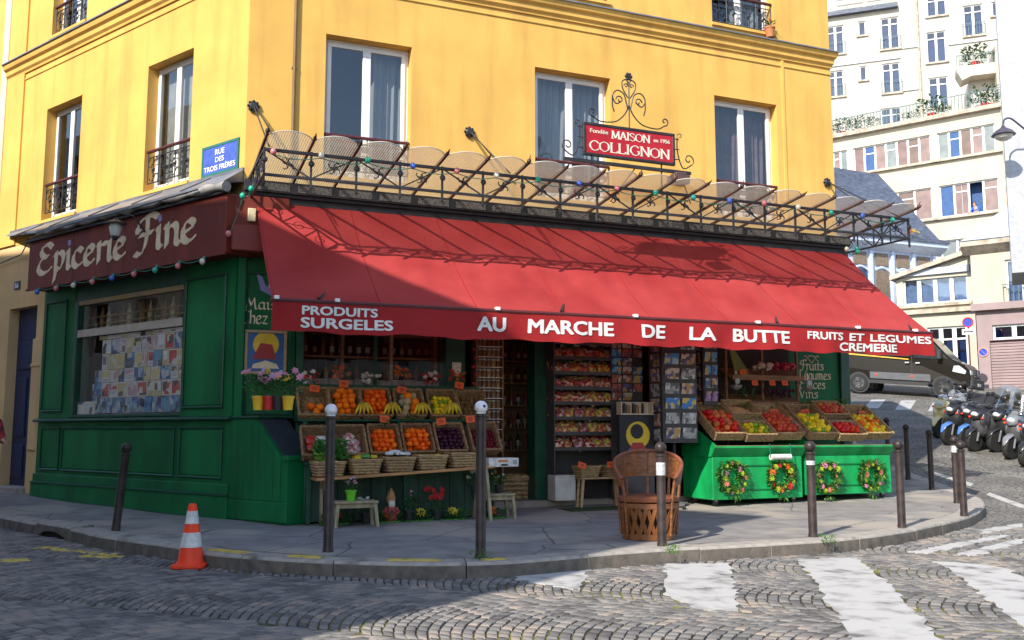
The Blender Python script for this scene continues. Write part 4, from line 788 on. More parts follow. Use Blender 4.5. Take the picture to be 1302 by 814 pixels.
for txt, xa, xb, zb_, cap in (('PRODUITS', RF.hit(384, 400, AY1)[0], RF.hit(479, 400, AY1)[0], 2.76, .115), ('SURGELES', RF.hit(383, 400, AY1)[0], RF.hit(498, 400, AY1)[0], 2.59, .135), ('AU', RF.hit(607, 420, AY1)[0], RF.hit(642, 420, AY1)[0], 2.645, .20), ('MARCHE', RF.hit(672, 420, AY1)[0], RF.hit(778, 420, AY1)[0], 2.645, .20), ('DE', RF.hit(815, 430, AY1)[0], RF.hit(845, 430, AY1)[0], 2.645, .20), ('LA', RF.hit(877, 430, AY1)[0], RF.hit(909, 430, AY1)[0], 2.645, .20), ('BUTTE', RF.hit(932, 430, AY1)[0], RF.hit(1002, 430, AY1)[0], 2.645, .20),
        ('FRUITS', RF.hit(1026, 430, AY1)[0], RF.hit(1071, 430, AY1)[0], 2.74, .125), ('ET', RF.hit(1080, 430, AY1)[0], RF.hit(1098, 430, AY1)[0], 2.74, .125), ('LEGUMES', RF.hit(1106, 430, AY1)[0], RF.hit(1181, 430, AY1)[0], 2.74, .125), ('CREMERIE', RF.hit(1068, 440, AY1)[0], RF.hit(1138, 440, AY1)[0], 2.57, .135)):
    t_ = fit_text(txt, xa, xb, zb_, cap, .035, .001); t_.v = [(x, vy(x, z) - .006 + y, z) for x, y, z in t_.v]; aw.part('lettering', t_, m_sten, par=va)
# ---------------------------------------------------------------- iron and glass canopy
m_cglass = glass('ribbed_canopy_glass', (.93, .91, .86), .52, ribs=0, rough=.10, base=(.66, .60, .46)); m_gedge = mat('glass_edge_pale', (.55, .54, .48), .3, bump=0); m_rust = mat('rust_brown_iron', (.055, .028, .024), .55, var=.3, bump=.15)
cn = T('glass_canopy', 'wrought iron canopy with scalloped ribbed glass panes above the red awning', 'canopy', RF, (5.6, -.2, 4.9))
GX0, GX1, NB, TY, UZ, LZ = .06, 11.36, 18, -1.80, 5.035, 4.69; bw = (GX1 - GX0) / NB
cn.part('beam', M().box(GX0 - .1, 11.3, -.36, -.02, 4.745, 4.80).box(GX0 - .1, 11.3, -.40, -.34, 4.80, 4.965), m_iron, bevel=.006)
grille = M()
for i in range(NB): grille.box(GX0 + i*bw + .06, GX0 + (i+1)*bw - .06, -.408, -.401, 4.83, 4.94)
cn.part('grille', grille, mat('perforated_iron', (.10, .095, .09), .6, var=.5, scale=60, lo=.45, hi=.5))
cn.part('gutter', M().box(GX0 - .08, 11.32, -.34, -.02, 4.966, 4.99), m_iron)
cn.part('rail', M().box(GX0, GX1, TY - .02, TY + .02, UZ - .02, UZ + .02), m_iron); cn.part('rail', M().box(GX0, GX1, TY - .018, TY + .018, LZ - .018, LZ + .018), m_iron)
def ornament(mb, x, z, y, s):
    for k in range(4):
        a = k * math.pi/2 + .78; mb.tube([(x + s*p, y, z + s*q) for p, q in curl(math.cos(a)*.55, math.sin(a)*.55, .18, .42, a, a + 4.2, 9)], .009, 4)
    mb.ball((x, y, z), .02, 6, 4)
for i in range(NB + 1):
    x = GX0 + i * bw
    r_ = cn.part('rafter', M().bar((x, -.10, 4.985), (x, -2.04, 5.195), .03, .045), m_rust)
    fb = M().tube([(x, -2.03, 5.195), (x, -2.09, 5.21), (x, -2.13, 5.235)], [.026, .014, .004], 6)
    if i % 3 == 0: fb.ball((x, -2.06, 5.215), .036, 7, 5).tube([(x, -2.06, 5.23), (x + .02, -2.08, 5.31)], [.012, .004], 4)
    cn.part('finial', fb, m_rust, par=r_)
    pbm = M().box(x - .014, x + .014, TY - .014, TY + .014, LZ - .14, UZ + .03); pbm.ball((x, TY - .02, (LZ + UZ)/2 + .03), .045, 8, 5, (1, .5, 1)); pbm.lathe([(.004, -.17), (.016, -.15), (.022, -.12), (.01, -.1)], 6, (x, TY, LZ))
    cn.part('post', pbm, m_iron)
    if i < NB:
        xm = x + bw/2; z0, z1 = (UZ, LZ) if i % 2 == 0 else (LZ, UZ)
        mb = M().bar((x, TY, z0), (x + bw, TY, z1), .016, .022, (0, 1, 0)); ornament(mb, xm, (UZ + LZ)/2, TY - .012, .125); cn.part('scroll_brace', mb, m_iron)
        gp = M(); ns_ = 54
        for j, (yy, zz) in enumerate(((-.03, 5.0), (-1.1, 5.10), (-1.8, 5.165), (None, None))):
            for q in range(ns_ + 1):
                s_ = q / ns_; b_ = math.sin(math.pi * s_) ** .6; rib = .0045*math.sin(s_*math.pi*36)
                gp.v.append((x + .016 + (bw - .032)*s_, -1.95 - .20*b_ if yy is None else yy, (5.185 + .035*b_ if yy is None else zz + .02*b_) + rib))
        gp.f = [(j*(ns_+1)+q, j*(ns_+1)+q+1, (j+1)*(ns_+1)+q+1, (j+1)*(ns_+1)+q) for j in range(3) for q in range(ns_)]; gp.m = [0]*len(gp.f)
        go_ = cn.part('glass_pane', gp, m_cglass, smooth=True); cn.part('glass_edge', M().tube([gp.v[3*(ns_+1) + q] for q in range(0, ns_ + 1, 3)], .007, 5), m_gedge, par=go_)
for x in (GX0, GX1):
    eb = M()
    for z in (UZ, LZ): eb.bar((x, -.05, z + .02), (x, TY, z), .03, .03)
    for k in range(4):
        ya, yb_ = -.1 - k*.42, -.1 - (k+1)*.42; eb.bar((x, ya, UZ if k % 2 else LZ), (x, yb_, LZ if k % 2 else UZ), .014, .02)
        eb.box(x - .01, x + .01, yb_ - .01, yb_ + .01, LZ, UZ); eb.tube([(x, (ya + yb_)/2 + p, (UZ+LZ)/2 + q) for p, q in curl(0, 0, .03, .12, 0, 8, 14)], .007, 4)
    cn.part('end_truss', eb, m_iron)
ro = M(); ro.lathe([(.0, 0), (.07, 0), (.075, .02), (.05, .045), (.0, .05)], 10)
for px, py in ((322, 135), (597, 168), (1052, 232)):
    x, z = RF.hit(px, py, -.03); x = max(x, .1)
    rb = M(); rb.lathe([(.0, 0), (.075, 0), (.085, .02), (.05, .05), (.0, .055)], 10); rb.v = [(x + a, -.005 - c, z + b) for a, b, c in rb.v]
    for k in range(8): rb.ball((x + .075*math.cos(k*.785), -.03, z + .075*math.sin(k*.785)), .024, 6, 4)
    cn.part('rosette', rb, m_iron); cn.part('tie_rod', M().tube([(x, -.05, z), (x + .02, -1.78, UZ + .05)], .011, 5), m_iron); cn.part('tie_rod', M().tube([(x + .03, -.05, z), (x + .35, -1.2, 5.09)], .010, 5), m_iron)
cn.part('lamp_ballast', M().box(6.45, 6.75, -1.85, -1.62, 5.22, 5.36).box(6.5, 6.7, -1.83, -1.64, 5.36, 5.40), mat('brown_metal_box', (.10, .055, .045), .5), bevel=.01)
# ---------------------------------------------------------------- MAISON COLLIGNON board
BY = -1.6
ms = T('hanging_board', 'red iron framed board reading Maison Collignon with scrollwork on top', 'sign', RF, (5.75, BY, 5.4))
(bx0, bz1), (bx1, _), (_, bz0) = RF.hit(741, 155, BY), RF.hit(857, 171, BY), RF.hit(741, 197, BY)
m_bred = mat('red_enamel_board', (.38, .012, .02), .35, var=.1, bump=.03)
ms.part('board', M().box(bx0 + .03, bx1 - .03, BY - .02, BY + .02, bz0 + .03, bz1 - .03), m_bred)
w_ = .045; ms.part('frame', M().box(bx0, bx1, BY - .03, BY + .03, bz1 - w_, bz1).box(bx0, bx1, BY - .03, BY + .03, bz0, bz0 + w_).box(bx0, bx0 + w_, BY - .029, BY + .029, bz0 + w_, bz1 - w_).box(bx1 - w_, bx1, BY - .029, BY + .029, bz0 + w_, bz1 - w_), m_iron, bevel=.006)
SG = {'M': ([[(.06,0),(.1,1)],[(.1,1),(.36,.08)],[(.36,.08),(.64,1)],[(.64,1),(.68,0)]],.78,((.06,0),(.68,0),(.08,1),(.66,1))),'A': ([[(.04,0),(.3,1)],[(.3,1),(.58,0)],[(.14,.34),(.46,.34)]],.62,((.04,0),(.58,0))),'I': ([[(.14,0),(.14,1)]],.28,((.14,0),(.14,1))),'S': ([[(.46,.82),(.3,1),(.1,.9),(.08,.7),(.28,.52),(.5,.34),(.48,.1),(.26,0),(.06,.14)]],.56,()),'O': ([[(.36,1),(.1,.8),(.06,.5),(.1,.2),(.36,0),(.62,.2),(.66,.5),(.62,.8),(.36,1)]],.73,()),'N': ([[(.1,0),(.1,1)],[(.1,1),(.6,0)],[(.6,0),(.6,1)]],.7,((.1,0),(.08,1),(.6,1))),'C': ([[(.6,.78),(.46,.98),(.22,.94),(.06,.62),(.08,.3),(.26,.02),(.5,.04),(.62,.2)]],.66,()),'L': ([[(.12,0),(.12,1)],[(.12,0),(.5,0),(.54,.18)]],.56,((.12,0),(.12,1))),'G': ([[(.6,.8),(.44,.99),(.2,.92),(.06,.6),(.08,.28),(.28,.01),(.5,.03),(.62,.16),(.62,.42)]],.72,((.6,.43),))}
def serif(txt, x0, x1, z0, cap, w, y):
    adv = sum(SG[c][1] for c in txt); s = (x1 - x0)/adv; st = []; sr = []; x = x0
    for c in txt:
        for k in SG[c][0]: st.append([(x + a*s, z0 + b*cap) for a, b in k])
        for a, b in SG[c][2]: sr.append([(x + a*s - cap*.16, z0 + b*cap), (x + a*s + cap*.16, z0 + b*cap)])
        x += SG[c][1]*s
    return pen(st, (w, .002), cap*.075, y).join(pen(sr, (0, 0), cap*.06, y - .0005))
BW = bx1 - bx0; BH = bz1 - bz0
fr_ = lambda px: bx0 + (px - 741)/116*BW
m_ivory = mat('ivory_lettering', (.70, .64, .53), .5, bump=0)
for lb in (serif('MAISON', bx0 + .30*BW, bx0 + .72*BW, bz0 + .60*BH, .125, .024, BY - .023), serif('COLLIGNON', bx0 + .06*BW, bx1 - .06*BW, bz0 + .17*BH, .155, .030, BY - .023), fit_text('Fondée', bx0 + .07*BW, bx0 + .26*BW, bz0 + .70*BH, .070, .012, .002, y=BY - .02), fit_text('en 1956', bx0 + .76*BW, bx0 + .94*BW, bz0 + .66*BH, .065, .012, .002, y=BY - .02)): ms.part('lettering', lb, m_ivory)
bm_x = (bx0 + bx1)/2
ms.part('support_bar', M().box(bx0 - .33, bx1 + .30, BY - .025, BY + .025, bz0 - .12, bz0 - .07), m_iron)
ms.part('strut', M().tube([(bx0 + .15, BY, bz0), (bx0 + .15, BY, 5.06)], .014, 5), m_iron); ms.part('strut', M().tube([(bx1 - .25, BY, bz0), (bx1 - .25, BY, 5.06)], .014, 5), m_iron)
ms.part('strut', M().tube([(bx1 + .1, BY, bz0 - .1), (bx1 + .55, -1.2, 5.08)], .010, 5), m_iron); ms.part('strut', M().tube([(bx0 + .95, BY + .03, bz0 - .1), (bx0 + .85, -.9, 5.05)], .010, 5), m_iron)
sw_ = M(); tz = bz1
for sg in (-1, 1):
    def tb(pts, r=.011): sw_.tube([(bm_x + sg*a, BY, tz + b) for a, b in pts], r, 5)
    tb(spline([(.0, .38), (.08, .22), (.25, .08), (.52, .05), (.66, .12)], 5)); tb(curl(.66, .19, .075, .015, -1.57, 4.7, 16))
    tb(spline([(.02, .30), (.05, .42), (.10, .56), (.22, .60), (.30, .50), (.24, .38), (.15, .42)], 5)); tb(curl(.17, .45, .07, .015, 0, 6.5, 14))
    tb(spline([(.30, .50), (.30, .34), (.27, .24)], 5)); tb(spline([(.02, .50), (.11, .64), (.12, .76), (.04, .80), (.01, .70)], 5)); tb(curl(.05, .70, .04, .01, 0, 6.3, 10), .009)
    tb(spline([(BW/2 + .06, -.05), (BW/2 + .06, -BH*.55), (BW/2 + .16, -BH - .02), (BW/2 + .34, -BH + .06)], 5)); tb(curl(BW/2 + .27, -BH + .13, .10, .02, -.6, 6.0, 16)); tb(curl(BW/2 + .11, -.02, .05, .015, 3.1, -2, 10), .008)
    for zz in (-.08, -.25, -.42): tb([(BW/2, zz), (BW/2 + .09, zz)], .009)
sw_.tube([(bm_x, BY, tz), (bm_x, BY, tz + .78)], .011, 5)
for k in range(6): sw_.ball((bm_x + .045*math.cos(k*1.047), BY, tz + .86 + .045*math.sin(k*1.047)), .028, 6, 4)
sw_.ball((bm_x, BY, tz + .86), .03, 6, 4)
ms.part('scrollwork', sw_, m_iron, smooth=True)
# ---------------------------------------------------------------- strings of coloured bulbs
m_sock = mat('green_socket', (.01, .16, .10), .4, bump=0); bcol = {k: mat('bulb_' + k, c, .25, var=.03, bump=0, coat=.4) for k, c in dict(pink=(.62, .18, .2), green=(.01, .36, .24), blue=(.05, .14, .6), white=(.62, .6, .5), teal=(.02, .38, .32)).items()}
def garland(name, label, fr, spots, up):
    g_ = T(name, label, 'string lights', fr, spots[len(spots)//2][0]); pts = [s_[0] for s_ in spots]
    cab = []
    for a, b in zip(pts, pts[1:]):
        for j in range(5): t = j/5; q = Vector(a).lerp(Vector(b), t); q.z -= .05*math.sin(math.pi*t) - .0; cab.append(q)
    cab.append(Vector(pts[-1])); g_.part('cable', M().tube(cab, .007, 4), m_sock)
    for (x, y, z), c in spots:
        dz = -1 if not up else .35
        b = g_.part('bulb', M().ball((x, y - .035, z + dz*.07), .043, 9, 6, (1, 1, 1.15)), bcol[c], smooth=True); g_.part('socket', M().tube([(x, y, z + .015), (x, y - .01, z + dz*.045)], .022, 6), m_sock, par=b)
sp1 = [((*[RF.hit(px, py, TY - .05)[0]], TY - .05, RF.hit(px, py, TY - .05)[1]), c) for px, py, c in ((347,196,'pink'),(408,201,'white'),(467,207,'green'),(524,214,'blue'),(580,220,'pink'),(630,226,'white'),(683,231,'green'),(735,236,'blue'),(783,242,'pink'),(832,248,'green'),(880,254,'teal'),(926,258,'blue'),(970,261,'pink'),(1013,266,'white'),(1055,273,'green'),(1095,277,'blue'),(1133,282,'green'))]
garland('canopy_string_lights', 'string of coloured bulbs along the glass canopy rail', RF, sp1, True)
sp2 = [((LF.hit(px, py - 5, FY - .04)[0], FY - .04, 3.80), c) for px, py, c in ((50,372,'blue'),(74,369,'pink'),(96,365,'white'),(120,361,'pink'),(145,356,'blue'),(173,351,'pink'),(200,346,'teal'),(229,340,'pink'),(260,335,'white'))]
garland('sign_string_lights', 'string of coloured bulbs hanging under the burgundy fascia sign', LF, sp2, False)
sp3 = [((RF.hit(px, py, -.62)[0], -.62, RF.hit(px, py, -.62)[1]), c) for px, py, c in ((290,300,'pink'),(308,252,'green'),(319,243,'green'),(325,232,'blue'))]
garland('corner_string_lights', 'short string of bulbs dropping from canopy corner over the red box', RF, sp3, True)
sp4 = [((RF.hit(px, py, -.7)[0], -.7, RF.hit(px, py, -.7)[1]), c) for px, py, c in ((1075,319,'white'),(1089,322,'green'),(1088,318,'teal'))]
garland('end_string_lights', 'short string of bulbs at the right end of the canopy', RF, sp4, True)

cb_ = T('wall_cable', 'thin black cable sagging along the hood above the burgundy sign', 'cable', LF, (-4, -.6, 4.8))
cb_.part('wire', M().tube([(-8.0, -.05, 4.62), (-7.0, -.06, 4.70), (-5.7, -.52, 4.78), (-4.0, -.66, 4.79), (-2.2, -.66, 4.77), (-.2, -.66, 4.80)], .012, 5), m_iron)
rd_ = T('red_garland', 'string of small red ornaments hanging beside the doorway', 'garland', RF, (3.6, -.12, 1.6))
xg = RF.hit(603, 480, -.12)[0]; rd_.part('cord', M().tube([(xg, -.12, 1.55), (xg, -.12, 2.75)], .006, 4), m_iron)
for k in range(9): rd_.part('ornament', M().ball((xg + .015*(-1)**k, -.13, 1.6 + k*.14), .032, 8, 6), mat('red_ornament', (.35, .02, .03), .4), smooth=True)
# ================================================================ fruit stand under the awning
m_wick = mat('wicker', (.26, .15, .07), .7, var=.45, scale=38, bump=.9, bscale=55, dist=.02, stretch=(.5, .5, 2.2), rand=.15); m_wick2 = mat('pale_wicker', (.36, .23, .11), .7, var=.45, scale=38, bump=.9, bscale=55, dist=.02, stretch=(.5, .5, 2.2), rand=.15)
ORD = ('lowest', 'second', 'third', 'fourth', 'fifth', 'sixth', 'seventh', 'eighth', 'ninth', 'tenth', 'eleventh', 'twelfth', 'thirteenth')
fruit_m = {}
def fm(k, c, rough=.5, var=.14, rand=.14, bump=.15, bs=90, c2=None):
    fruit_m[k] = mat('fruit_' + k, c, rough, var, 9, bump, bs, spec=.22, rand=rand, dist=.004, c2=c2); return fruit_m[k]
fm('orange', (.86, .17, .002)); fm('mandarin', (.86, .125, .002)); fm('tomato', (.62, .03, .012), .25, bump=0); fm('apple', (.50, .02, .015), .35, c2=(.58, .10, .03), bump=.02); fm('peach', (.60, .11, .035), .6, c2=(.62, .24, .06), bump=.02); fm('lemon', (.76, .55, .015), .4); fm('lime', (.20, .32, .015), .35); fm('plum', (.05, .01, .025), .3, bump=.02); fm('cherry', (.12, .008, .014), .25, bump=.02); fm('melon', (.45, .38, .20), .6); fm('kiwi', (.16, .09, .03), .8); fm('banana', (.76, .50, .02), .45, c2=(.6, .46, .05))
fmesh = {k: bare(k, M().ball((0, 0, 0), 1, 12, 8, (1, 1, .92)), fruit_m[k], True) for k in ('orange', 'mandarin', 'tomato', 'apple', 'peach', 'lime', 'plum', 'cherry', 'melon', 'kiwi')}
lb_ = M(); lb_.lathe([(.02, -1.25), (.12, -1.12), (.55, -.85), (.9, -.4), (1, 0), (.9, .4), (.55, .85), (.12, 1.12), (.02, 1.3)], 12); fmesh['lemon'] = bare('lemon', lb_, fruit_m['lemon'], True)
def crate_proto(name, w, d, h, m, tap=.88):
    """open wicker crate: floor at z 0, x across, y along"""
    t = .018; mb = M()
    def ring(wx, dy, z): return [(-wx, -dy, z), (wx, -dy, z), (wx, dy, z), (-wx, dy, z)]
    a = ring(w/2*tap, d/2*tap, 0); b = ring(w/2, d/2, h); c = ring(w/2 - t, d/2 - t, h); e = ring(w/2*tap - t, d/2*tap - t, .02)
    mb.add(a + b + c + e, [(3, 2, 1, 0), (12, 13, 14, 15)] + [(i, (i+1) % 4, 4 + (i+1) % 4, 4 + i) for i in range(4)] + [(4+i, 4+(i+1) % 4, 8+(i+1) % 4, 8+i) for i in range(4)] + [(8+i, 8+(i+1) % 4, 12+(i+1) % 4, 12+i) for i in range(4)])
    rim = M(); P = [(-w/2, -d/2, h), (w/2, -d/2, h), (w/2, d/2, h), (-w/2, d/2, h)]
    for i in range(4): 
        p, q = Vector(P[i]), Vector(P[(i+1) % 4]); n = 10; rim.tube([p.lerp(q, k/n) + Vector((0, 0, .006*math.sin(k*3.1))) for k in range(n+1)], [.015 + .004*(k % 2) for k in range(n+1)], 6)
    weave = M()
    for z in [h*(k+.5)/5 for k in range(5)]:
        f = z/h; wx, dy = w/2*(tap + (1-tap)*f), d/2*(tap + (1-tap)*f)
        for sy in (-1, 1): weave.tube([(-wx + 2*wx*k/12, sy*(dy + .006*(1 if (k + int(z*99)) % 2 else -1)), z) for k in range(13)], h/11, 5)
        for sx in (-1, 1): weave.tube([(sx*(wx + .006*(1 if k % 2 else -1)), -dy + 2*dy*k/12, z) for k in range(13)], h/11, 5)
    return (bare('body', mb, m), bare('rim', rim, m, True), bare('weave', weave, m, True))
P_crate = crate_proto('crate', .44, .50, .17, m_wick); P_bask = crate_proto('basket', .42, .34, .19, m_wick2, .78); P_tray = crate_proto('tray', .60, .86, .17, m_wick2, .93); P_half = crate_proto('half', .60, .40, .16, m_wick2, .92)
def crate(name, label, proto, fr, x, y, z, tilt, group, yaw=0, sc=1):
    e = bpy.data.objects.new(name, None); col.objects.link(e); e.empty_display_size = .1
    e.location = fr.w(x, y, z); e.rotation_euler = (tilt, 0, fr.ang + yaw); e.scale = (sc,)*3; props(e, label, 'basket' if 'basket' in name else 'crate', group)
    for n_, me in zip(('body', 'rim', 'weave'), proto): put(n_, me, (0, 0, 0), parent=e)
    return Matrix.Translation(e.location) @ Matrix.Rotation(fr.ang + yaw, 4, 'Z') @ Matrix.Rotation(tilt, 4, 'X') @ Matrix.Scale(sc, 4)
fg = random.Random(31)
def heap(mx, kind, r, label, w, d, fill=1.0, layers=2, z0=.03, squash=None, kinds=None, start=0):
    n = 0; kk = kinds or [kind]
    for lay in range(layers):
        step = r*2.02; rows = max(1, int(d*(fill - .14*lay) / (step*.9)))
        for j in range(rows):
            cols = int((w - r) / step) - (1 if (j + lay) % 2 and lay else 0)
            for i in range(max(1, cols)):
                if fg.random() < .06*lay + .02: continue
                u = (i - (cols - 1)/2)*step + ((j % 2) - .5)*r*.7 + fg.uniform(-.2, .2)*r; v = -d/2 + r + j*step*.9 + lay*r*.8 + fg.uniform(-.2, .2)*r
                if abs(u) > w/2 - r*.6: continue
                k = fg.choice(kk); p = mx @ Vector((u, v, z0 + r + lay*r*1.35 + fg.uniform(0, .25)*r))
                put(k, fmesh[k], p, (fg.uniform(0, 6), fg.uniform(0, 6), fg.uniform(0, 6)), (r*fg.uniform(.9, 1.09), r*fg.uniform(.9, 1.09), r*fg.uniform(.88, 1.08)), label=label, cat=k, group=label)
                n += 1
    return n
m_tag = mat('orange_price_card', (.72, .10, .015), .6, var=.05, bump=0)
tagme = bare('price_card', M().box(-.07, .07, -.004, .004, -.05, .05), m_tag); m_ink = mat('card_ink', (.10, .02, .01), .6, bump=0)
inkme = bare('handwriting', M().box(-.045, .03, -.006, -.0045, .012, .02).box(-.03, .045, -.006, -.0045, -.006, .002).box(-.04, .02, -.006, -.0045, -.026, -.018), m_ink)
def price(px, py, fr, y, label, rot=0, s=1):
    x, z = fr.hit(px, py, y); o = put('price_card', tagme, fr.w(x, y, z), (-.25, rot, fr.ang), (s,)*3, label=label, cat='price card', group='orange price cards'); put('handwriting', inkme, (0, 0, 0), parent=o)
# trestle: slatted stand, plank bench
st = T('display_stand', 'dark green stepped stand holding the wicker crates under the awning', 'stand', RF, (2.2, -.9, 0))
st.part('step_board', M().box(.78, 3.62, -1.34, -.92, .80, .84), m_dgreen, bevel=.006); st.part('step_board', M().box(.74, 3.55, -.94, -.55, 1.40, 1.44), m_dgreen, bevel=.006)
for x in (.82, 2.2, 3.52): st.part('upright', M().box(x, x + .06, -1.30, -1.24, 0, .80).box(x, x + .06, -.92, -.86, 0, 1.40), m_dgreen)
st.part('back_board', M().box(.78, 3.6, -.56, -.53, .3, 1.95), m_dgreen)
for i in range(12): st.part('front_plank', M().box(.80 + i*.235, 1.03 + i*.235, -1.225, -1.20, .02, .79), mat('mossy_plank', (.022, .055, .035), .7, var=.4, stretch=(1, 1, .2)), bevel=.006)
bn = T('plank_bench', 'long wooden plank bench carrying the front row of baskets', 'bench', RF, (2.2, -1.6, 0))
bn.part('plank', M().hexa([(.86,-1.80,.60),(3.42,-1.72,.73),(3.42,-1.38,.73),(.86,-1.38,.60),(.86,-1.80,.64),(3.42,-1.72,.77),(3.42,-1.38,.77),(.86,-1.38,.64)]), mat('orange_plank', (.40, .20, .08), .5, stretch=(1, 8, 8), scale=3, var=.25), bevel=.008)
for x, zt in ((1.0, .60), (3.3, .72)):
    for y, yy in ((-1.70, -1.85), (-1.42, -1.35)): bn.part('leg', M().bar((x, y, zt), (x + .02, yy, 0), .05, .04, (1, 0, 0)), m_gwood)
    bn.part('cross_bar', M().box(x - .02, x + .03, -1.74, -1.40, zt - .12, zt - .06), m_gwood)
def stool(label, x0, x1, y0, y1, h):
    s_ = T('step_stool', label, 'stool', RF, ((x0+x1)/2, (y0+y1)/2, 0))
    s_.part('seat', M().box(x0, x1, y0, y1, h - .03, h), m_gwood, bevel=.006)
    for x, dx in ((x0 + .04, -.03), (x1 - .04, .03)):
        for y, dy in ((y0 + .04, -.02), (y1 - .04, .02)): s_.part('leg', M().bar((x, y, h - .03), (x + dx, y + dy, 0), .045, .045, (1, 0, 0)), m_gwood)
    s_.part('apron', M().box(x0 + .05, x1 - .05, y0 + .03, y0 + .05, h - .09, h - .031).box(x0 + .05, x1 - .05, y1 - .05, y1 - .03, h - .09, h - .031), m_gwood)
stool('weathered wooden step stool with the green pot at left end of bench', 1.08, 1.66, -2.0, -1.68, .34); stool('weathered wooden step stool at the right end of the bench', 3.25, 3.80, -1.62, -1.28, .36)
# upper and lower rows of crates, front baskets
tl = R_(52); up_n = ['with a few large oranges and a bouquet', 'heaped with oranges', 'heaped with mandarins', 'of pale melons', 'of lemons in the top row', 'of kiwis at the right end of the top row']
UX = [RF.hit(p, 505, -.75)[0] for p in (397, 437, 476, 518, 560, 597)]; LX = [RF.hit(p, 550, -1.12)[0] for p in (402, 443, 486, 528, 569, 612)]
um, lm_ = [], []
for i, x in enumerate(UX): um.append(crate('fruit_crate', 'tilted wicker crate ' + up_n[i], P_crate, RF, x, -.74, 1.585, tl, 'upper row of wicker crates'))
lo_n = ['with red packets at left of the lower row', 'with bagged sweets in the lower row', 'of mandarins behind the striped bags', 'of mandarins next to the plums', 'of dark plums', 'of dark cherries at the right of the lower row']
for i, x in enumerate(LX): lm_.append(crate('fruit_crate', 'tilted wicker crate ' + lo_n[i], P_crate, RF, x, -1.12, 1.03 + .012*i, tl, 'lower row of wicker crates'))
heap(um[0], 'orange', .062, 'large orange in the top left crate', .40, .44, .62, 1); heap(um[1], 'orange', .050, 'orange heaped in the second crate of the top row', .44, .50, 1.1, 3); heap(um[2], 'mandarin', .042, 'mandarin heaped in the third crate of the top row', .44, .50, 1.1, 3)
heap(um[3], 'melon', .062, 'pale melon in the fourth crate of the top row', .42, .46, 1.0, 2, kinds=['melon', 'melon', 'orange']); heap(um[4], 'lemon', .038, 'lemon in the fifth crate of the top row', .40, .46, .95, 2, kinds=['lemon', 'lemon', 'lime']); heap(um[5], 'kiwi', .037, 'kiwi in the last crate of the top row', .42, .46, 1.0, 2)
heap(lm_[2], 'mandarin', .042, 'mandarin in the third crate of the lower row', .44, .48, .95, 3); heap(lm_[3], 'mandarin', .042, 'mandarin in the fourth crate of the lower row', .44, .48, 1.02, 3); heap(lm_[4], 'plum', .037, 'dark plum in the fifth crate of the lower row', .44, .48, 1.0, 3); heap(lm_[5], 'cherry', .024, 'dark cherry in the last crate of the lower row', .44, .48, .95, 3)
BX = [RF.hit(p, 590, -1.58)[0] for p in (417, 463, 506, 547, 588)]; ba_n = ['piled with green herbs and lettuce', 'of yellow and green packets', 'of striped paper bags', 'with bananas and mushrooms', 'of brown nuts at the right of the front row']; bm2 = []
for i, x in enumerate(BX): bm2.append(crate('front_basket', 'small pale wicker basket ' + ba_n[i], P_bask, RF, x, -1.57, .645 + .05*(x - .86), 0, 'front row of wicker baskets'))
# bananas
def banana_bunch(mx, u, v, w, label, n=5, sc=1.0):
    t = bpy.data.objects.new('banana_bunch', None); col.objects.link(t); t.location = mx @ Vector((u, v, w)); t.rotation_euler = mx.to_euler(); props(t, label, 'bananas', 'bunches of bananas')
    for i in range(n):
        mb = M(); a = (i - (n-1)/2)*.24; L_ = .19*sc; pts = []
        for k in range(8): q = k/7; bend = math.sin(math.pi*q)*.035; pts.append((math.sin(a)*L_*q*1.1 + (i - (n-1)/2)*.016, L_*(.5 - q)*1.0, .03 + bend + .005*i))
        mb.tube(pts, [.006, .012, .019, .021, .021, .019, .012, .005], 7); put('banana', bare('banana', mb, fruit_m['banana'], True), (0, 0, 0), parent=t)
for k, (px, lab) in enumerate(((461, 'bunch of bananas between the orange and mandarin crates'), (497, 'bunch of bananas below the melons at left'), (535, 'bunch of bananas between the melon and lemon crates'), (573, 'bunch of bananas below the kiwis'))):
    x, z = RF.hit(px, 521, -1.0); banana_bunch(Matrix.Translation(RF.w(x, -1.02, z)) @ Matrix.Rotation(RF.ang, 4, 'Z') @ Matrix.Rotation(R_(60), 4, 'X'), 0, 0, 0, lab)
banana_bunch(bm2[3] @ Matrix.Rotation(R_(30), 4, 'X'), .05, .02, .13, 'bunch of bananas in the small front basket', 4, .8)
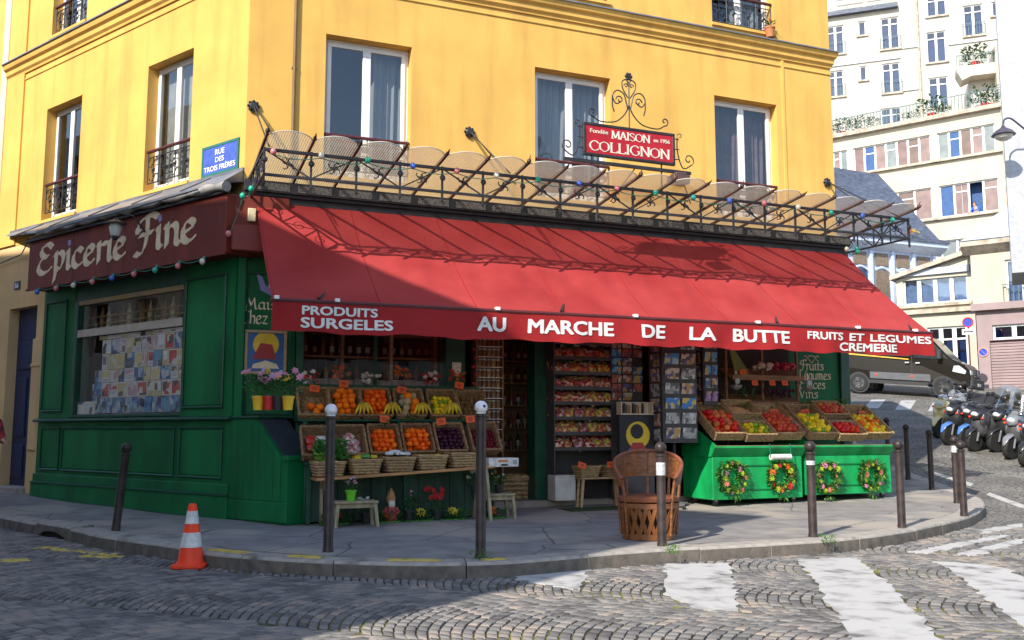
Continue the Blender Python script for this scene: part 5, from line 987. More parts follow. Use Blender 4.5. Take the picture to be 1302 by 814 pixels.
# packets, bags and greens
m_leafy = mat('lettuce_green', (.22, .42, .06), .6, var=.4, scale=20, rand=.1, transl=.2); m_herb = mat('herb_green', (.06, .22, .04), .6, var=.4, scale=20, transl=.2)
gr = M(); rg2 = random.Random(8); leaves(gr, bm2[0] @ Vector((.04, .05, .30)), .19, 300, .11, .05, rg2, .8, .6)
solo('herb_pile', gr, m_herb, label='pile of green herbs in the left front basket', cat='herbs')
gr2 = M(); leaves(gr2, bm2[0] @ Vector((-.06, -.08, .20)), .10, 120, .08, .06, rg2, .8, .7); solo('lettuce', gr2, m_leafy, label='pale green lettuce in front of the herbs', cat='lettuce')
def packet(label, cat_, cols, mx, spots, size, group, name='packet'):
    for i, (u, v, w, a) in enumerate(spots):
        sx, sy, sz = size; mb = M(); mb.add([(x*sx*(1 - .25*abs(y)), y*sy, z*sz*(1 - .5*max(abs(x), abs(y))**3)) for z in (-1, 1) for y in (-1, -.5, 0, .5, 1) for x in (-1, -.5, 0, .5, 1)], [(j*5+i2, j*5+i2+1, j*5+i2+6, j*5+i2+5) for j in range(4) for i2 in range(4)] + [(25+j*5+i2+5, 25+j*5+i2+6, 25+j*5+i2+1, 25+j*5+i2) for j in range(4) for i2 in range(4)] + [(k, k+1, k+26, k+25) for k in range(4)] + [(20+k, 45+k, 46+k, 21+k) for k in range(4)] + [(5*k, 25+5*k, 30+5*k, 5*k+5) for k in range(4)] + [(5*k+4, 5*k+9, 34+5*k-0, 29+5*k) for k in range(4)])
        m4 = mx @ Matrix.Translation((u, v, w)) @ Matrix.Rotation(a, 4, 'Z')
        o = put(name, bare(name, mb, cols[i % len(cols)], True), m4.to_translation(), m4.to_euler(), label=label, cat=cat_, group=group)
m_pkr = mat('red_packet', (.45, .02, .015), .3, var=.3, scale=14); m_pkw = mat('white_packet', (.62, .6, .56), .35, var=.2, scale=20); m_pky = mat('yellow_packet', (.6, .42, .03), .3, var=.25, scale=16); m_pkg = mat('green_packet', (.03, .26, .05), .3, var=.3, scale=16); m_mix = printed('sweet_bag_print', [(.45,.05,.05),(.6,.5,.42),(.25,.12,.08),(.6,.25,.2),(.35,.3,.3)], 30, .3); m_strip = printed('striped_bag_print', [(.66,.66,.66),(.7,.69,.68),(.12,.12,.14),(.68,.67,.66)], 26)
packet('red topped packet standing in the left lower crate', 'packet', [m_pkr, m_pkw], lm_[0], [(-.09, .06, .09, 0), (.06, .06, .09, 0), (-.08, -.06, .08, 0), (.07, -.06, .09, 0)], (.07, .06, .05), 'red packets in the left crate')
packet('shiny bag of mixed sweets in the second lower crate', 'bag', [m_mix], lm_[1], [(-.06, .02, .08, .3), (.07, .0, .08, -.4), (-.05, -.12, .08, .1), (.07, -.13, .09, .6), (.0, .08, .10, .9)], (.075, .06, .045), 'bags of sweets in the second crate')
packet('small yellow or green packet in the second front basket', 'packet', [m_pky, m_pkg, m_pky], bm2[1], [(-.1, .0, 0.22, .2), (.02, -.03, 0.24, -.3), (.12, .03, 0.23, .5), (-.04, .08, 0.23, .1)], (.07, .05, .03), 'packets in the second basket')
packet('black and white striped paper bag in the middle front basket', 'bag', [m_strip], bm2[2], [(-.1, .02, 0.25, .4), (.04, -.02, 0.25, -.2), (.12, .06, 0.24, .7), (-.02, .1, 0.27, .1)], (.085, .05, .03), 'striped bags in the middle basket')
packet('brown paper bag of nuts in the right front basket', 'bag', [mat('brown_nuts', (.16, .09, .04), .7, var=.5, scale=60, bump=.8, bscale=60)], bm2[4], [(-.08, .0, .15, .1), (.08, .02, .16, .4)], (.09, .07, .04), 'nuts in the right basket'); packet('pale mushroom tray in the banana basket', 'tray', [m_pkw], bm2[3], [(-.1, .0, .17, .2)], (.07, .06, .03), 'mushroom trays')
x, z = RF.hit(636, 587, -1.55); bxx = T('cardboard_fruit_box', 'white printed cardboard fruit box at the right end of the bench', 'box', RF, (x, -1.5, z - .06))
bxx.part('carton', M().box(x - .24, x + .22, -1.72, -1.40, z - .07, z + .055).box(x - .22, x + .20, -1.70, -1.42, z + .02, z + .056), m_pkw, bevel=.004); bxx.part('print', M().box(x - .10, x + .05, -1.7245, -1.7205, z - .0, z + .03), mat('orange_print', (.6, .16, .05), .6, bump=0)); bxx.part('print', M().box(x + .13, x + .20, -1.7245, -1.7205, z - .03, z + .03), mat('grey_print', (.25, .28, .26), .6, bump=0)); bxx.part('hand_hole', M().box(x - .05, x + .05, -1.7255, -1.7205, z - .055, z - .03), m_pblack)
for i, (px, py, y) in enumerate(((400, 494, -.82), (437, 488, -.82), (511, 496, -.82), (584, 490, -.82), (489, 533, -1.32), (561, 536, -1.32), (598, 533, -1.32))): price(px, py, RF, y, 'handwritten orange price card ' + ('above the large oranges', 'above the heaped oranges', 'above the melons', 'above the kiwis', 'between the banana bunches over the lower mandarins', 'above the dark plums', 'above the dark cherries')[i], fg.uniform(-.2, .2))
# artificial flowers tucked behind the top row
m_petal = {k: mat('petal_' + k, c, .6, var=.15, scale=20, bump=0, rand=.08, transl=.2) for k, c in dict(pink=(.62, .24, .36), red=(.50, .015, .02), white=(.68, .66, .60), orange=(.62, .14, .02), yellow=(.66, .48, .03), coral=(.62, .2, .14), lilac=(.5, .34, .5)).items()}
m_leafb = mat('bright_leaf', (.05, .20, .03), .5, var=.35, scale=15, transl=.2); m_stem = mat('stem_green', (.04, .12, .03), .6, bump=0); m_leaf = mat('leaf_green', (.035, .11, .025), .5, var=.35, scale=15, rand=.1, transl=.2)
def bouquet(label, fr, x, y, z, cols, rg, n=7, r=.09, fl=.028, lf=30, ls=1.0):
    t = T('flower_bunch', label, 'flowers', fr, (x, y, z)); lb2 = M(); leaves(lb2, (x, y, z), r, lf, .06*ls, .03*ls, rg, .5); t.part('foliage', lb2, m_leaf if ls == 1 else m_leafb)
    for c in cols:
        f_ = M()
        for _ in range(max(1, n // len(cols))): flower(f_, (x + rg.uniform(-r, r), y - rg.uniform(.0, .06), z + rg.uniform(-.02, r*1.1)), fl*rg.uniform(.8, 1.25), rg)
        t.part('blossom', f_, m_petal[c])
frg = random.Random(77)
for px, py, cols, lab in ((394, 486, ('red', 'white'), 'red and white silk flowers above the large oranges'), (433, 480, ('orange', 'coral'), 'orange silk flowers above the orange crate'), (470, 487, ('white', 'white'), 'white silk flowers above the mandarin crate'), (510, 480, ('orange', 'coral'), 'coral silk flowers above the melons'), (548, 487, ('white', 'red'), 'pale silk flowers above the lemons'), (580, 484, ('orange', 'red'), 'orange silk flowers above the kiwis')):
    x, z = RF.hit(px, py, -.62); bouquet(lab, RF, x, -.66, z + .02, cols, frg, 14, .13, .042)
# ---------------------------------------------------------------- corner cabinet with the flower ledge
cb = T('corner_cabinet', 'green planked cabinet with sloped dark lid at the corner of the shop', 'cabinet', LF, (.7, 0, 0))
side = [(.09, .0), (1.40, .0), (1.40, .86), (1.30, .87), (.68, 1.44), (.09, 1.44)]
cb.part('side', M().prism(side, SY - .0, SY + .48), m_green)
for i in range(7):
    xa, xb = .11 + i*.165, .265 + i*.165; za = 1.40 if xb < .68 else 1.42 - (xb - .66)*.87
    zb2 = 1.40 if xa < .68 else 1.42 - (xa - .66)*.87
    cb.part('plank', M().prism([(xa, .30), (xb, .30), (xb, max(.8, za)), (xa, max(.8, zb2))], SY - .014, SY - .0005), m_green, bevel=.005)
cb.part('plinth', M().box(.09, 1.42, SY - .03, SY - .0005, .02, .29), m_green, bevel=.008); cb.part('lid', M().hexa([(.70,SY+.03,1.425),(1.33,SY+.03,.875),(1.33,SY+.5,.875),(.70,SY+.5,1.425),(.715,SY+.03,1.445),(1.345,SY+.03,.895),(1.345,SY+.5,.895),(.715,SY+.5,1.445)]), mat('dark_slate_lid', (.03, .04, .05), .3)); cb.part('ledge', M().box(.06, .74, SY - .03, SY + .85, 1.445, 1.475), m_dgreen, bevel=.008); cb.part('lip', M().box(1.31, 1.43, SY - .03, SY + .5, .86, .93), m_green, bevel=.008)
def pot_plant(name, label, p, pot_m, r, h, cols, rg, spread=.12, n=6, fl=.028, lf=50, group=None):
    t = T(name, label, 'potted plant', W, tuple(p), group); x, y, z = p
    t.part('pot', M().lathe([(r*.72, 0), (r*.95, h*.85), (r*1.05, h*.86), (r*1.05, h), (r*.9, h), (r*.85, h*.8), (.0, h*.8)], 14, (x, y, z)), pot_m, smooth=35)
    lb2 = M(); leaves(lb2, (x, y, z + h + spread*.55), spread, lf, .07, .04, rg, .5); t.part('foliage', lb2, m_leaf)
    sb = M()
    for c in cols:
        f_ = M()
        for _ in range(max(1, n // len(cols))):
            q = (x + rg.uniform(-1, 1)*spread, y - rg.uniform(0, 1)*spread*.7, z + h + spread*rg.uniform(.9, 1.9)); flower(f_, q, fl*rg.uniform(.8, 1.2), rg); sb.tube([(x + (q[0]-x)*.2, y, z + h*.9), q], .003, 4)
        t.part('blossom', f_, m_petal[c])
    if sb.v: t.part('stem', sb, m_stem)
m_poty = mat('yellow_pot', (.66, .40, .02), .4, bump=0); m_potr = mat('red_pot', (.45, .02, .02), .4, bump=0); m_potd = mat('black_pot', (.02, .02, .022), .5, bump=0); m_potg = mat('lime_pot', (.12, .50, .02), .4, bump=0)
for px, m_, cols, lab in ((328, m_poty, ('pink',), 'pink geranium in a yellow pot at the left of the ledge'), (341, m_potr, ('pink', 'lilac'), 'pink and lilac flowers in a red pot on the ledge'), (353, m_potd, ('lilac', 'yellow'), 'lilac and yellow flowers in a black pot on the ledge'), (366, m_poty, ('pink', 'pink'), 'tall pink flowers in a yellow pot at the right of the ledge')):
    x, z = LF.hit(px, 515, .28); w_ = atz(px, 521.5, 1.476); pot_plant('flower_pot', lab, (w_.x, w_.y, 1.476), m_, .062, .14, cols, frg, .14, 6, .045, 50, 'flower pots on the green ledge')
# plants on the ground below the bench
def gpt(px, py, dz=0): x, _ = RF.hit(px, py, -1.50); p = RF.w(x, -1.50, 0); return (p.x, p.y, hgt(p.y) + .005)
def rpt(px, py, y):
    x, z = RF.hit(px, py, y); return RF.w(x, y, z)
p = rpt(446, 634, -1.84); pot_plant('potted_flower', 'pale pink flowers in a lime green pot on the left stool', (p.x, p.y, .342), m_potg, .075, .14, ('lilac', 'pink'), frg, .09, 10, .025, 30)
p = gpt(465, 662); pot_plant('potted_flower', 'white flowers in a black pot on the ground right of the left stool', p, m_potd, .08, .14, ('white',), frg, .12, 9, .03, 60)
p = gpt(521, 655); pot_plant('potted_flower', 'broad leaved plant in a black pot beside the gnome', p, m_potd, .085, .16, ('pink',), frg, .14, 2, .02, 50)
p = gpt(556, 653); pot_plant('potted_flower', 'red flowering plant in a black pot on the ground under the bench', p, m_potd, .09, .16, ('red', 'red'), frg, .15, 10, .055, 50)
p = rpt(604, 622, -1.45); pot_plant('potted_flower', 'white cyclamen in a black pot on the right stool', (p.x, p.y, .362), m_potd, .07, .12, ('white',), frg, .11, 6, .035, 40); p = rpt(634, 622, -1.42); pot_plant('potted_flower', 'dry pale plant in a black pot at the right of the right stool', (p.x, p.y, .362), m_potd, .06, .12, ('yellow', 'white'), frg, .10, 6, .02, 40)
for px, py, c, lab in ((427, 660, 'red', 'grass mat with a red flower behind the left stool'), (491, 662, 'orange', 'grass mat with an orange gerbera on the pavement'), (534, 656, 'yellow', 'grass mat with a yellow gerbera on the pavement'), (575, 653, 'yellow', 'grass mat with a small yellow flower near the red plant'), (625, 655, 'orange', 'grass mat with an orange flower under the right stool')):
    q = gpt(px, py); t = T('grass_mat', lab, 'grass mat', Fr(q, RF.x), (0, 0, 0)); gm = M(); leaves(gm, (0, 0, .02), .21, 200, .09, .025, frg, .9, .5); gm.v = [(x, y, max(.005, z*.7)) for x, y, z in gm.v]
    t.part('base', M().slab([(.22*math.cos(a*.52), .11*math.sin(a*.52)) for a in range(12)], 0, .02), m_herb); t.part('blades', gm, m_leaf, kind='stuff'); f_ = M(); flower(f_, (0, -.03, .12), .09, frg, 9, (0, -.7, .7)); t.part('blossom', f_, m_petal[c])
q = gpt(497, 652); gf = Fr(q, RF.x); gn = T('garden_gnome', 'small garden gnome figurine with reddish hat and pale beard under the bench', 'figurine', gf)
gn.part('body', M().lathe([(.07, 0), (.085, .04), (.09, .12), (.075, .2), (.045, .25)], 12), mat('gnome_red', (.28, .04, .03), .5), smooth=True); gn.part('head', M().ball((0, -.01, .29), .06, 10, 7), mat('gnome_skin', (.5, .3, .2), .5), smooth=True); gn.part('beard', M().ball((0, -.045, .25), .05, 9, 6, (1, .6, 1.3)), mat('gnome_beard', (.6, .55, .48), .8), smooth=True); gn.part('hat', M().lathe([(.068, .31), (.07, .33), (.04, .41), (.005, .47)], 12), mat('gnome_hat', (.35, .17, .06), .6), smooth=True); gn.part('arm', M().tube([(-.07, -.02, .2), (-.10, -.05, .14), (-.05, -.08, .12)], .022, 6), mat('gnome_red', ()), smooth=True); gn.part('arm', M().tube([(.07, -.02, .2), (.10, -.05, .14), (.05, -.08, .12)], .022, 6), mat('gnome_red', ()), smooth=True)
# ================================================================ inside the shop, seen through glass and doorway
m_bot = [mat('bottle_green', (.01, .025, .012), .12, bump=0), mat('bottle_dark', (.015, .008, .006), .12, bump=0), mat('bottle_amber', (.14, .06, .015), .15, bump=0)]; m_blab = [mat('label_cream', (.26, .22, .15), .6), mat('label_white', (.30, .28, .25), .6), mat('label_gold', (.24, .15, .05), .5), mat('label_red', (.14, .02, .02), .6)]
bprof = [(.0, 0), (.038, 0), (.038, .19), (.014, .24), (.014, .30), (.0, .30)]; btm = [bare('glass_body', M().lathe(bprof, 10), m, True) for m in m_bot]; lbm = [bare('label_band', M().lathe([(.0391, .06), (.0391, .15), (.038, .15), (.038, .06)], 10), m, True) for m in m_blab]
def bottles(x0, x1, y, z, n, lab, group, rg=frg):
    for i in range(n):
        o = put('wine_bottle', rg.choice(btm), RF.w(x0 + (x1 - x0)*(i + .5)/n, y + rg.uniform(-.01, .01), z), (0, 0, rg.uniform(0, 6)), (1, 1, rg.uniform(.94, 1.08)), label=lab, cat='bottle', group=group); put('label_band', rg.choice(lbm), (0, 0, 0), parent=o)
ws = T('wine_shelf', 'dark wooden wine shelf behind the shop window', 'shelf', RF, (2, .6, .1))
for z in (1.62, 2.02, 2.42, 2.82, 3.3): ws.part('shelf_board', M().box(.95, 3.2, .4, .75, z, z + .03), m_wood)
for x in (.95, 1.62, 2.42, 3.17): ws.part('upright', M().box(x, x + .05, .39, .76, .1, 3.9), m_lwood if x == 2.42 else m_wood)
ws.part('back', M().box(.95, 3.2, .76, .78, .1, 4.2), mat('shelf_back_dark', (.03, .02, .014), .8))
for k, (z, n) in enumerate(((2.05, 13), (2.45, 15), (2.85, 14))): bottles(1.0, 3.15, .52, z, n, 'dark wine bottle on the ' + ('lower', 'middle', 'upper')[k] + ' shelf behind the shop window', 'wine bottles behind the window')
wp = T('reflection_boards', 'added pale boards imitating a reflection behind the shop window above the crates', 'boards', RF, (2, .2, 1.2))  # added boards, their pale colour stands in for the window's reflection
for i in range(11): wp.part('board', M().box(.98 + i*.2, 1.17 + i*.2, .14, .165, 1.2, 2.06 + .01*(i % 3)), mat('painted_reflection', (.30, .28, .26), .8, var=.25, stretch=(3, 1, .3)), bevel=.005)
nt_ = solo('paper_notice', M().box(3.32, 3.47, -.10, -.095, 2.14, 2.36), m_pkw, RF, (3.4, -.1, 2.2), 'white paper notice on the dark green pier by the door', 'notice')
js = T('jar_rack', 'tall rack of jars on thin white shelves just inside the doorway', 'rack', RF, (3.9, .1, .1))
jx0, jx1 = RF.hit(606, 500, .05)[0], RF.hit(637, 500, .05)[0]
js.part('frame', M().box(jx0 - .03, jx0, .0, .25, .1, 3.2).box(jx1, jx1 + .03, .0, .25, .1, 3.2).box(jx0, jx1, .25, .27, .1, 3.2), m_wood)
jm = bare('jar', M().lathe([(.0, 0), (.04, 0), (.042, .09), (.035, .11), (.0, .11)], 9), mat('jar_contents', (.20, .12, .06), .3, var=.4, rand=.4), True); jl = bare('lid', M().lathe([(.036, .11), (.038, .115), (.038, .135), (.0, .136)], 9), mat('jar_lid', (.5, .46, .4), .4, rand=.3), True)
for k in range(13):
    z = .95 + k*.17; js.part('shelf_board', M().box(jx0, jx1, .0, .24, z - .012, z), m_pvc)
    for i in range(5): o = put('jar', jm, RF.w(jx0 + .05 + i*(jx1 - jx0 - .1)/4, .07, z), label='small jar on the ' + ORD[k] + ' white shelf up inside the doorway', cat='jar', group='jars inside the doorway'); put('lid', jl, (0, 0, 0), parent=o)
bs = T('bottle_shelf', 'deep brown shelf of bottles at the back of the doorway', 'shelf', RF, (4.6, 1.5, .1))
for k, z in enumerate((.9, 1.3, 1.7, 2.1, 2.5, 2.9)): bs.part('shelf_board', M().box(4.3, 5.9, 1.3, 1.65, z, z + .03), m_wood); bottles(4.35, 5.85, 1.42, z + .03, 11, 'bottle on the ' + ORD[k] + ' brown shelf up at the back of the doorway', 'bottles at the back of the shop')
for x in (4.27, 5.88): bs.part('upright', M().box(x, x + .05, 1.3, 1.66, .1, 3.4), m_lwood)
bs.part('back', M().box(4.3, 5.9, 1.66, 1.68, .1, 3.4), m_wood)
dbk = crate('large_basket', 'big brown wicker basket just inside the doorway', P_bask, RF, 4.55, .55, .11, 0, 'large baskets', sc=2.0)
solo('door_post', M().box(RF.hit(683, 500, .0)[0], RF.hit(690, 500, .0)[0], -.06, .06, .1, 4.2), m_lwood, RF, (4.8, 0, .1), 'pale wooden door post at the right of the doorway', 'post', bevel=.006)
cdr = T('candy_rack', 'tall rack of shelves filled with bagged sweets by the doorway', 'rack', RF, (5.7, -.3, .13))
kx0, kx1 = RF.hit(704, 500, -.35)[0], RF.hit(783, 500, -.35)[0]; m_rk = mat('rack_dark', (.05, .045, .045), .5)
for x in (kx0 - .02, kx1): cdr.part('upright', M().box(x, x + .02, -.40, -.02, .13, 3.2), m_rk)
cdr.part('back', M().box(kx0, kx1, -.03, -.02, .13, 3.2), m_rk)
cm_ = [printed('sweets_' + str(i), c, 2.2, .25) for i, c in enumerate(([(.5,.06,.05),(.55,.3,.1),(.6,.5,.4),(.3,.02,.03)], [(.5,.25,.05),(.45,.08,.06),(.6,.4,.12),(.25,.1,.05)], [(.35,.12,.1),(.55,.45,.4),(.5,.1,.12),(.2,.06,.05)], [(.55,.4,.05),(.6,.5,.1),(.3,.2,.1),(.5,.1,.08)], [(.2,.22,.08),(.45,.3,.15),(.55,.5,.45),(.4,.08,.06)]))]
bagm = []
for m in cm_:
    mb = M(); nn = 6; mb.add([((2*i/nn - 1)*(1 - .12*abs(2*j/nn - 1)**2), sg*.42*(1 - max(abs(2*i/nn - 1), abs(2*j/nn - 1))**2.5) + .05*math.sin(5*i + 3*j), (2*j/nn - 1)*(1 + .05*math.sin(4*i))) for sg in (-1, 1) for j in range(nn + 1) for i in range(nn + 1)], [(j*(nn+1)+i, j*(nn+1)+i+1, (j+1)*(nn+1)+i+1, (j+1)*(nn+1)+i) for j in range(nn) for i in range(nn)] + [(49+(j+1)*(nn+1)+i, 49+(j+1)*(nn+1)+i+1, 49+j*(nn+1)+i+1, 49+j*(nn+1)+i) for j in range(nn) for i in range(nn)]); bagm.append(bare('candy_bag', mb, m, True))
for k in range(8):
    z = .98 + k*.25; cdr.part('shelf_board', M().obox(((kx0 + kx1)/2, -.21, z), ((kx1 - kx0)/2, 0, 0), (0, .17, .03), (0, -.002, .008)), m_rk); cdr.part('shelf_lip', M().box(kx0, kx1, -.395, -.385, z - .04, z + .02), mat('clear_lip', (.07, .065, .065), .2))
    nb_ = 7 if k % 2 else 6
    for i in range(nb_):
        for rr in range(2): put('candy_bag', frg.choice(bagm), RF.w(kx0 + (kx1 - kx0)*(i + .5)/nb_ + frg.uniform(-.02, .02), -.30 + rr*.14, z + .06 + rr*.05), (-.45 + frg.uniform(-.2, .2), frg.uniform(-.5, .5), RF.ang + frg.uniform(-.4, .4)), (.105*frg.uniform(.8, 1.1), .10, .105*frg.uniform(.8, 1.15)), label='bag of colourful sweets on the ' + ORD[k] + ' shelf up of the tall rack', cat='sweets', group='bags of sweets on the rack')
postc = [printed('postcard_' + str(i), c, 14, .35) for i, c in enumerate(([(.25,.25,.26),(.5,.5,.5),(.1,.1,.11),(.35,.34,.33)], [(.05,.2,.5),(.3,.45,.6),(.55,.4,.12),(.1,.12,.2)], [(.4,.25,.08),(.12,.1,.25),(.5,.4,.3),(.08,.06,.1)], [(.45,.12,.08),(.3,.08,.08),(.5,.42,.35),(.15,.1,.1)], [(.08,.28,.55),(.1,.35,.6),(.5,.35,.1),(.05,.1,.3)], [(.25,.15,.35),(.4,.25,.45),(.55,.35,.12),(.1,.06,.2)]))]
def cards(t, par, fr, x0, x1, z0, z1, y, nx, nz, kinds, rg, name='postcard', gap=.15):
    cw, ch = (x1 - x0)/nx, (z1 - z0)/nz
    for i in range(nx):
        for j in range(nz):
            if rg.random() < .04: continue
            xa, za = x0 + i*cw, z0 + j*ch; t.part(name, M().obox((xa + cw/2, y, za + ch/2), (cw*(1-gap)/2, 0, 0), (0, .002, 0), (0, -.02, ch*(1-gap)/2)), postc[rg.choice(kinds)], par=par, fr=fr)
sx0, sz1 = RF.hit(777, 447, -.4); sx1, sz0 = RF.hit(818, 510, -.4)
sm = T('souvenir_rack', 'grid rack of small red souvenirs beside the tall sweets rack', 'rack', RF, (sx0, -.38, sz0)); sm.part('back', M().box(sx0, sx1, -.38, -.36, .13, sz1 + .3), m_rk); cards(sm, None, RF, sx0, sx1, sz0, sz1 + .2, -.40, 3, 7, (3, 3, 3, 2, 4), frg, 'souvenir')
# poster stand with a plain stand-in print
(qx0, qz1), (qx1, qz0) = RF.hit(786, 514, -.9), RF.hit(831, 600, -.9)
ps = T('poster_stand', 'dark display stand with a yellow and black print and pens on top', 'stand', RF, (qx0, -.9, .05))
ps.part('panel', M().box(qx0, qx1, -.93, -.88, .1, qz1 - .17), m_pblack); ps.part('tray', M().box(qx0 + .02, qx1 - .02, -.96, -.80, qz1 - .17, qz1 - .15).box(qx0 + .02, qx1 - .02, -.82, -.80, qz1 - .15, qz1 + .04).box(qx0 + .02, qx0 + .035, -.96, -.80, qz1 - .15, qz1 + .04).box(qx1 - .035, qx1 - .02, -.96, -.80, qz1 - .15, qz1 + .04), mat('cream_tray', (.5, .42, .3), .6))
for i in range(7): ps.part('pen', M().box(qx0 + .08 + i*.058, qx0 + .115 + i*.058, -.93, -.90, qz1 - .15, qz1 + .02 - .02*(i % 3)), [m_pblack, m_wood, m_tan][i % 3])
qc, qm = (qx0 + qx1)/2, qz1 - .50; ps.part('print_shape', disc(qc + .02, qm, .22, -.9325), m_pyel); ps.part('print_shape', M().prism([(qc - .2, qm - .32), (qc + .22, qm - .32), (qc + .1, qm - .12), (qc - .08, qm - .12)], -.938, -.936), m_pred); ps.part('print_shape', disc(qc, qm + .06, .12, -.938), m_pblack); ps.part('print_shape', M().prism([(qc - .24, qm - .33), (qc - .05, qm - .33), (qc - .14, qm - .2)], -.941, -.939), m_pblue)
ps.part('lettering', fit_text('Amélie', qx0 + .06, qx1 - .04, RF.hit(800, 588, -.9)[1], .11, .02, .002, y=-.935), m_pyel)
# dark postcard stand and bright postcard stand
def spinner(label, pxa, pxb, pya, pyb, y, nx, nz, kinds, base=True):
    (x0, z1), (x1, z0) = RF.hit(pxa, pya, y), RF.hit(pxb, pyb, y); z1 += .25; t = T('postcard_stand', label, 'postcard stand', RF, ((x0 + x1)/2, y + .2, .05)); d = (x1 - x0)
    t.part('frame', M().box(x0, x1, y + .012, y + .04, z0, z1).box(x0, x0 + .02, y + .04, y + .42, z0, z1).box(x0, x1, y + .42, y + .44, z0, z1), m_rk); t.part('pole', M().tube([((x0+x1)/2, y + .22, .08), ((x0+x1)/2, y + .22, z0)], .03, 8), m_iron)
    cards(t, None, RF, x0 + .02, x1 - .01, z0 + .02, z1, y, nx, nz, kinds, frg)
    for j in range(nz): t.part('postcard', M().obox((x0 - .012, y + .22, z0 + (j + .5)*(z1 - z0)/nz), (.003, 0, 0), (0, .13, 0), (-.01, 0, (z1 - z0)/nz*.42)), postc[frg.choice((0, 3, 2))])
    if base:
        for a in range(3):
            an = a*2.09 + .4; t.part('foot', M().bar(((x0+x1)/2, y + .22, .10), ((x0+x1)/2 + .33*math.cos(an), y + .22 + .33*math.sin(an), .07), .04, .03), mat('grey_steel', (.3, .3, .31), .4, metal=.5)); t.part('caster', M().ball(((x0+x1)/2 + .33*math.cos(an), y + .22 + .33*math.sin(an), .04), .035, 8, 6), m_potd)
spinner('dark postcard stand with black and white city cards', 842, 888, 448, 563, -1.15, 2, 7, (0, 0, 0, 2, 1))
spinner('narrow postcard stand with bright blue and purple cards', 894, 914, 448, 515, -.75, 2, 5, (4, 5, 4, 1, 2), False)
# small wooden stool with baskets below the sweets rack, white box, green doormat
tb_ = T('low_wood_table', 'low wooden table with price cards below the sweets rack', 'table', RF, (6.0, -.5, .02)); xa, xb = RF.hit(735, 590, -.5)[0], RF.hit(787, 590, -.5)[0]
tb_.part('top', M().box(xa, xb, -.62, -.38, .48, .51), m_lwood, bevel=.005)
for x, dx in ((xa + .05, -.04), (xb - .05, .04)):
    for y in (-.58, -.42): tb_.part('leg', M().bar((x, y, .48), (x + dx, y, .03), .04, .04, (1, 0, 0)), m_lwood)
crate('sweets_basket', 'brown basket of sweets on the low wooden table at left', P_bask, RF, xa + .15, -.5, .512, 0, 'baskets on the low table', sc=.9); crate('sweets_basket', 'brown basket of sweets on the low wooden table at right', P_bask, RF, xb - .12, -.5, .512, 0, 'baskets on the low table', sc=.9)
price(740, 592, RF, -.74, 'tilted orange price card on the left sweets basket', .3); price(777, 591, RF, -.74, 'orange price card on the right sweets basket')
solo('white_box', M().box(kx0 - .05, kx0 + .32, -.5, -.2, .14, .55), mat('offwhite_box', (.45, .42, .38), .6), RF, (kx0, -.3, .14), 'off white box at the foot of the sweets rack', 'box', bevel=.01)
solo('doormat', M().box(RF.hit(718, 640, -.8)[0], RF.hit(800, 640, -.8)[0], -1.05, -.55, .018, .035), mat('green_mat', (.035, .06, .02), .95, bump=.6, bscale=200), RF, (5.5, -.8, .02), 'flat green mat on the pavement before the low table', 'mat')

for px, py, lab in ((487, 540, 'sprig of green leaves beside the price card over the mandarins'), (524, 533, 'sprig of green leaves between the two lower mandarin crates')):
    x, z = RF.hit(px, py, -1.33); bouquet(lab, RF, x, -1.33, z, ('white',), frg, 1, .07, .01, 26)
# ================================================================ green fruit carts at the right
CYF = -1.24
def cart(label, x0, x1, fr=RF):
    t = T('fruit_cart', label, 'cart', fr, ((x0 + x1)/2, -.8, 0), 'bright green fruit carts'); z0 = hgt(fr.w((x0+x1)/2, -.8, 0).y) + .09
    t.part('body', M().box(x0, x1, CYF, -.35, z0, .84), m_bgreen, bevel=.01)
    t.part('flared_lip', M().extr([(CYF, .84), (CYF - .11, .985), (CYF - .11, 1.015), (CYF + .05, 1.02), (-.35, 1.02), (-.35, .84)], x0 - .02, x1 + .02), m_bgreen)
    t.part('side_panel', M().add([(x0 - .005, CYF, .84), (x0 - .005, -.35, .84), (x0 - .005, -.35, 1.5), (x0 - .005, CYF - .1, 1.03), (x0 + .02, CYF, .84), (x0 + .02, -.35, .84), (x0 + .02, -.35, 1.5), (x0 + .02, CYF - .1, 1.03)], [(0,1,2,3),(4,5,6,7),(0,3,7,4),(3,2,6,7)]), m_bgreen)
    mb = M(); w = .03
    for a, b, c, d in ((x0 + .12, x1 - .12, z0 + .14, .70),):
        mb.box(a, b, CYF - .012, CYF - .0005, d - w, d).box(a, b, CYF - .012, CYF - .0005, c, c + w).box(a, a + w, CYF - .0115, CYF - .0005, c + w, d - w).box(b - w, b, CYF - .0115, CYF - .0005, c + w, d - w)
    t.part('moulding', mb, m_green, bevel=.006); t.part('worn_edge', M().box(x0 - .021, x1 + .021, CYF - .113, CYF - .10, 1.016, 1.022), m_tan)
    for x in (x0 + .12, x1 - .12):
        for y in (CYF + .12, -.5): 
            c_ = t.part('caster', M().lathe([(.0, -.02), (.045, -.02), (.05, 0), (.045, .02), (.0, .02)], 10).xf(lambda v: Vector((v.x + x, v.z + y, v.y + z0 - .04))), m_potd, smooth=30); t.part('caster_fork', M().box(x - .03, x + .03, y - .03, y + .03, z0 - .03, z0), mat('grey_steel', ()), par=c_)
    return z0
c1 = (RF.hit(906, 600, CYF)[0], RF.hit(1020, 600, CYF)[0]); c2 = (c1[1] + .10, RF.hit(1133, 600, CYF)[0])
cz0 = cart('bright green wheeled fruit cart with the paper roll, left of two', *c1); cart('bright green wheeled fruit cart at the right end, right of two', *c2)
tilt2 = R_(36)
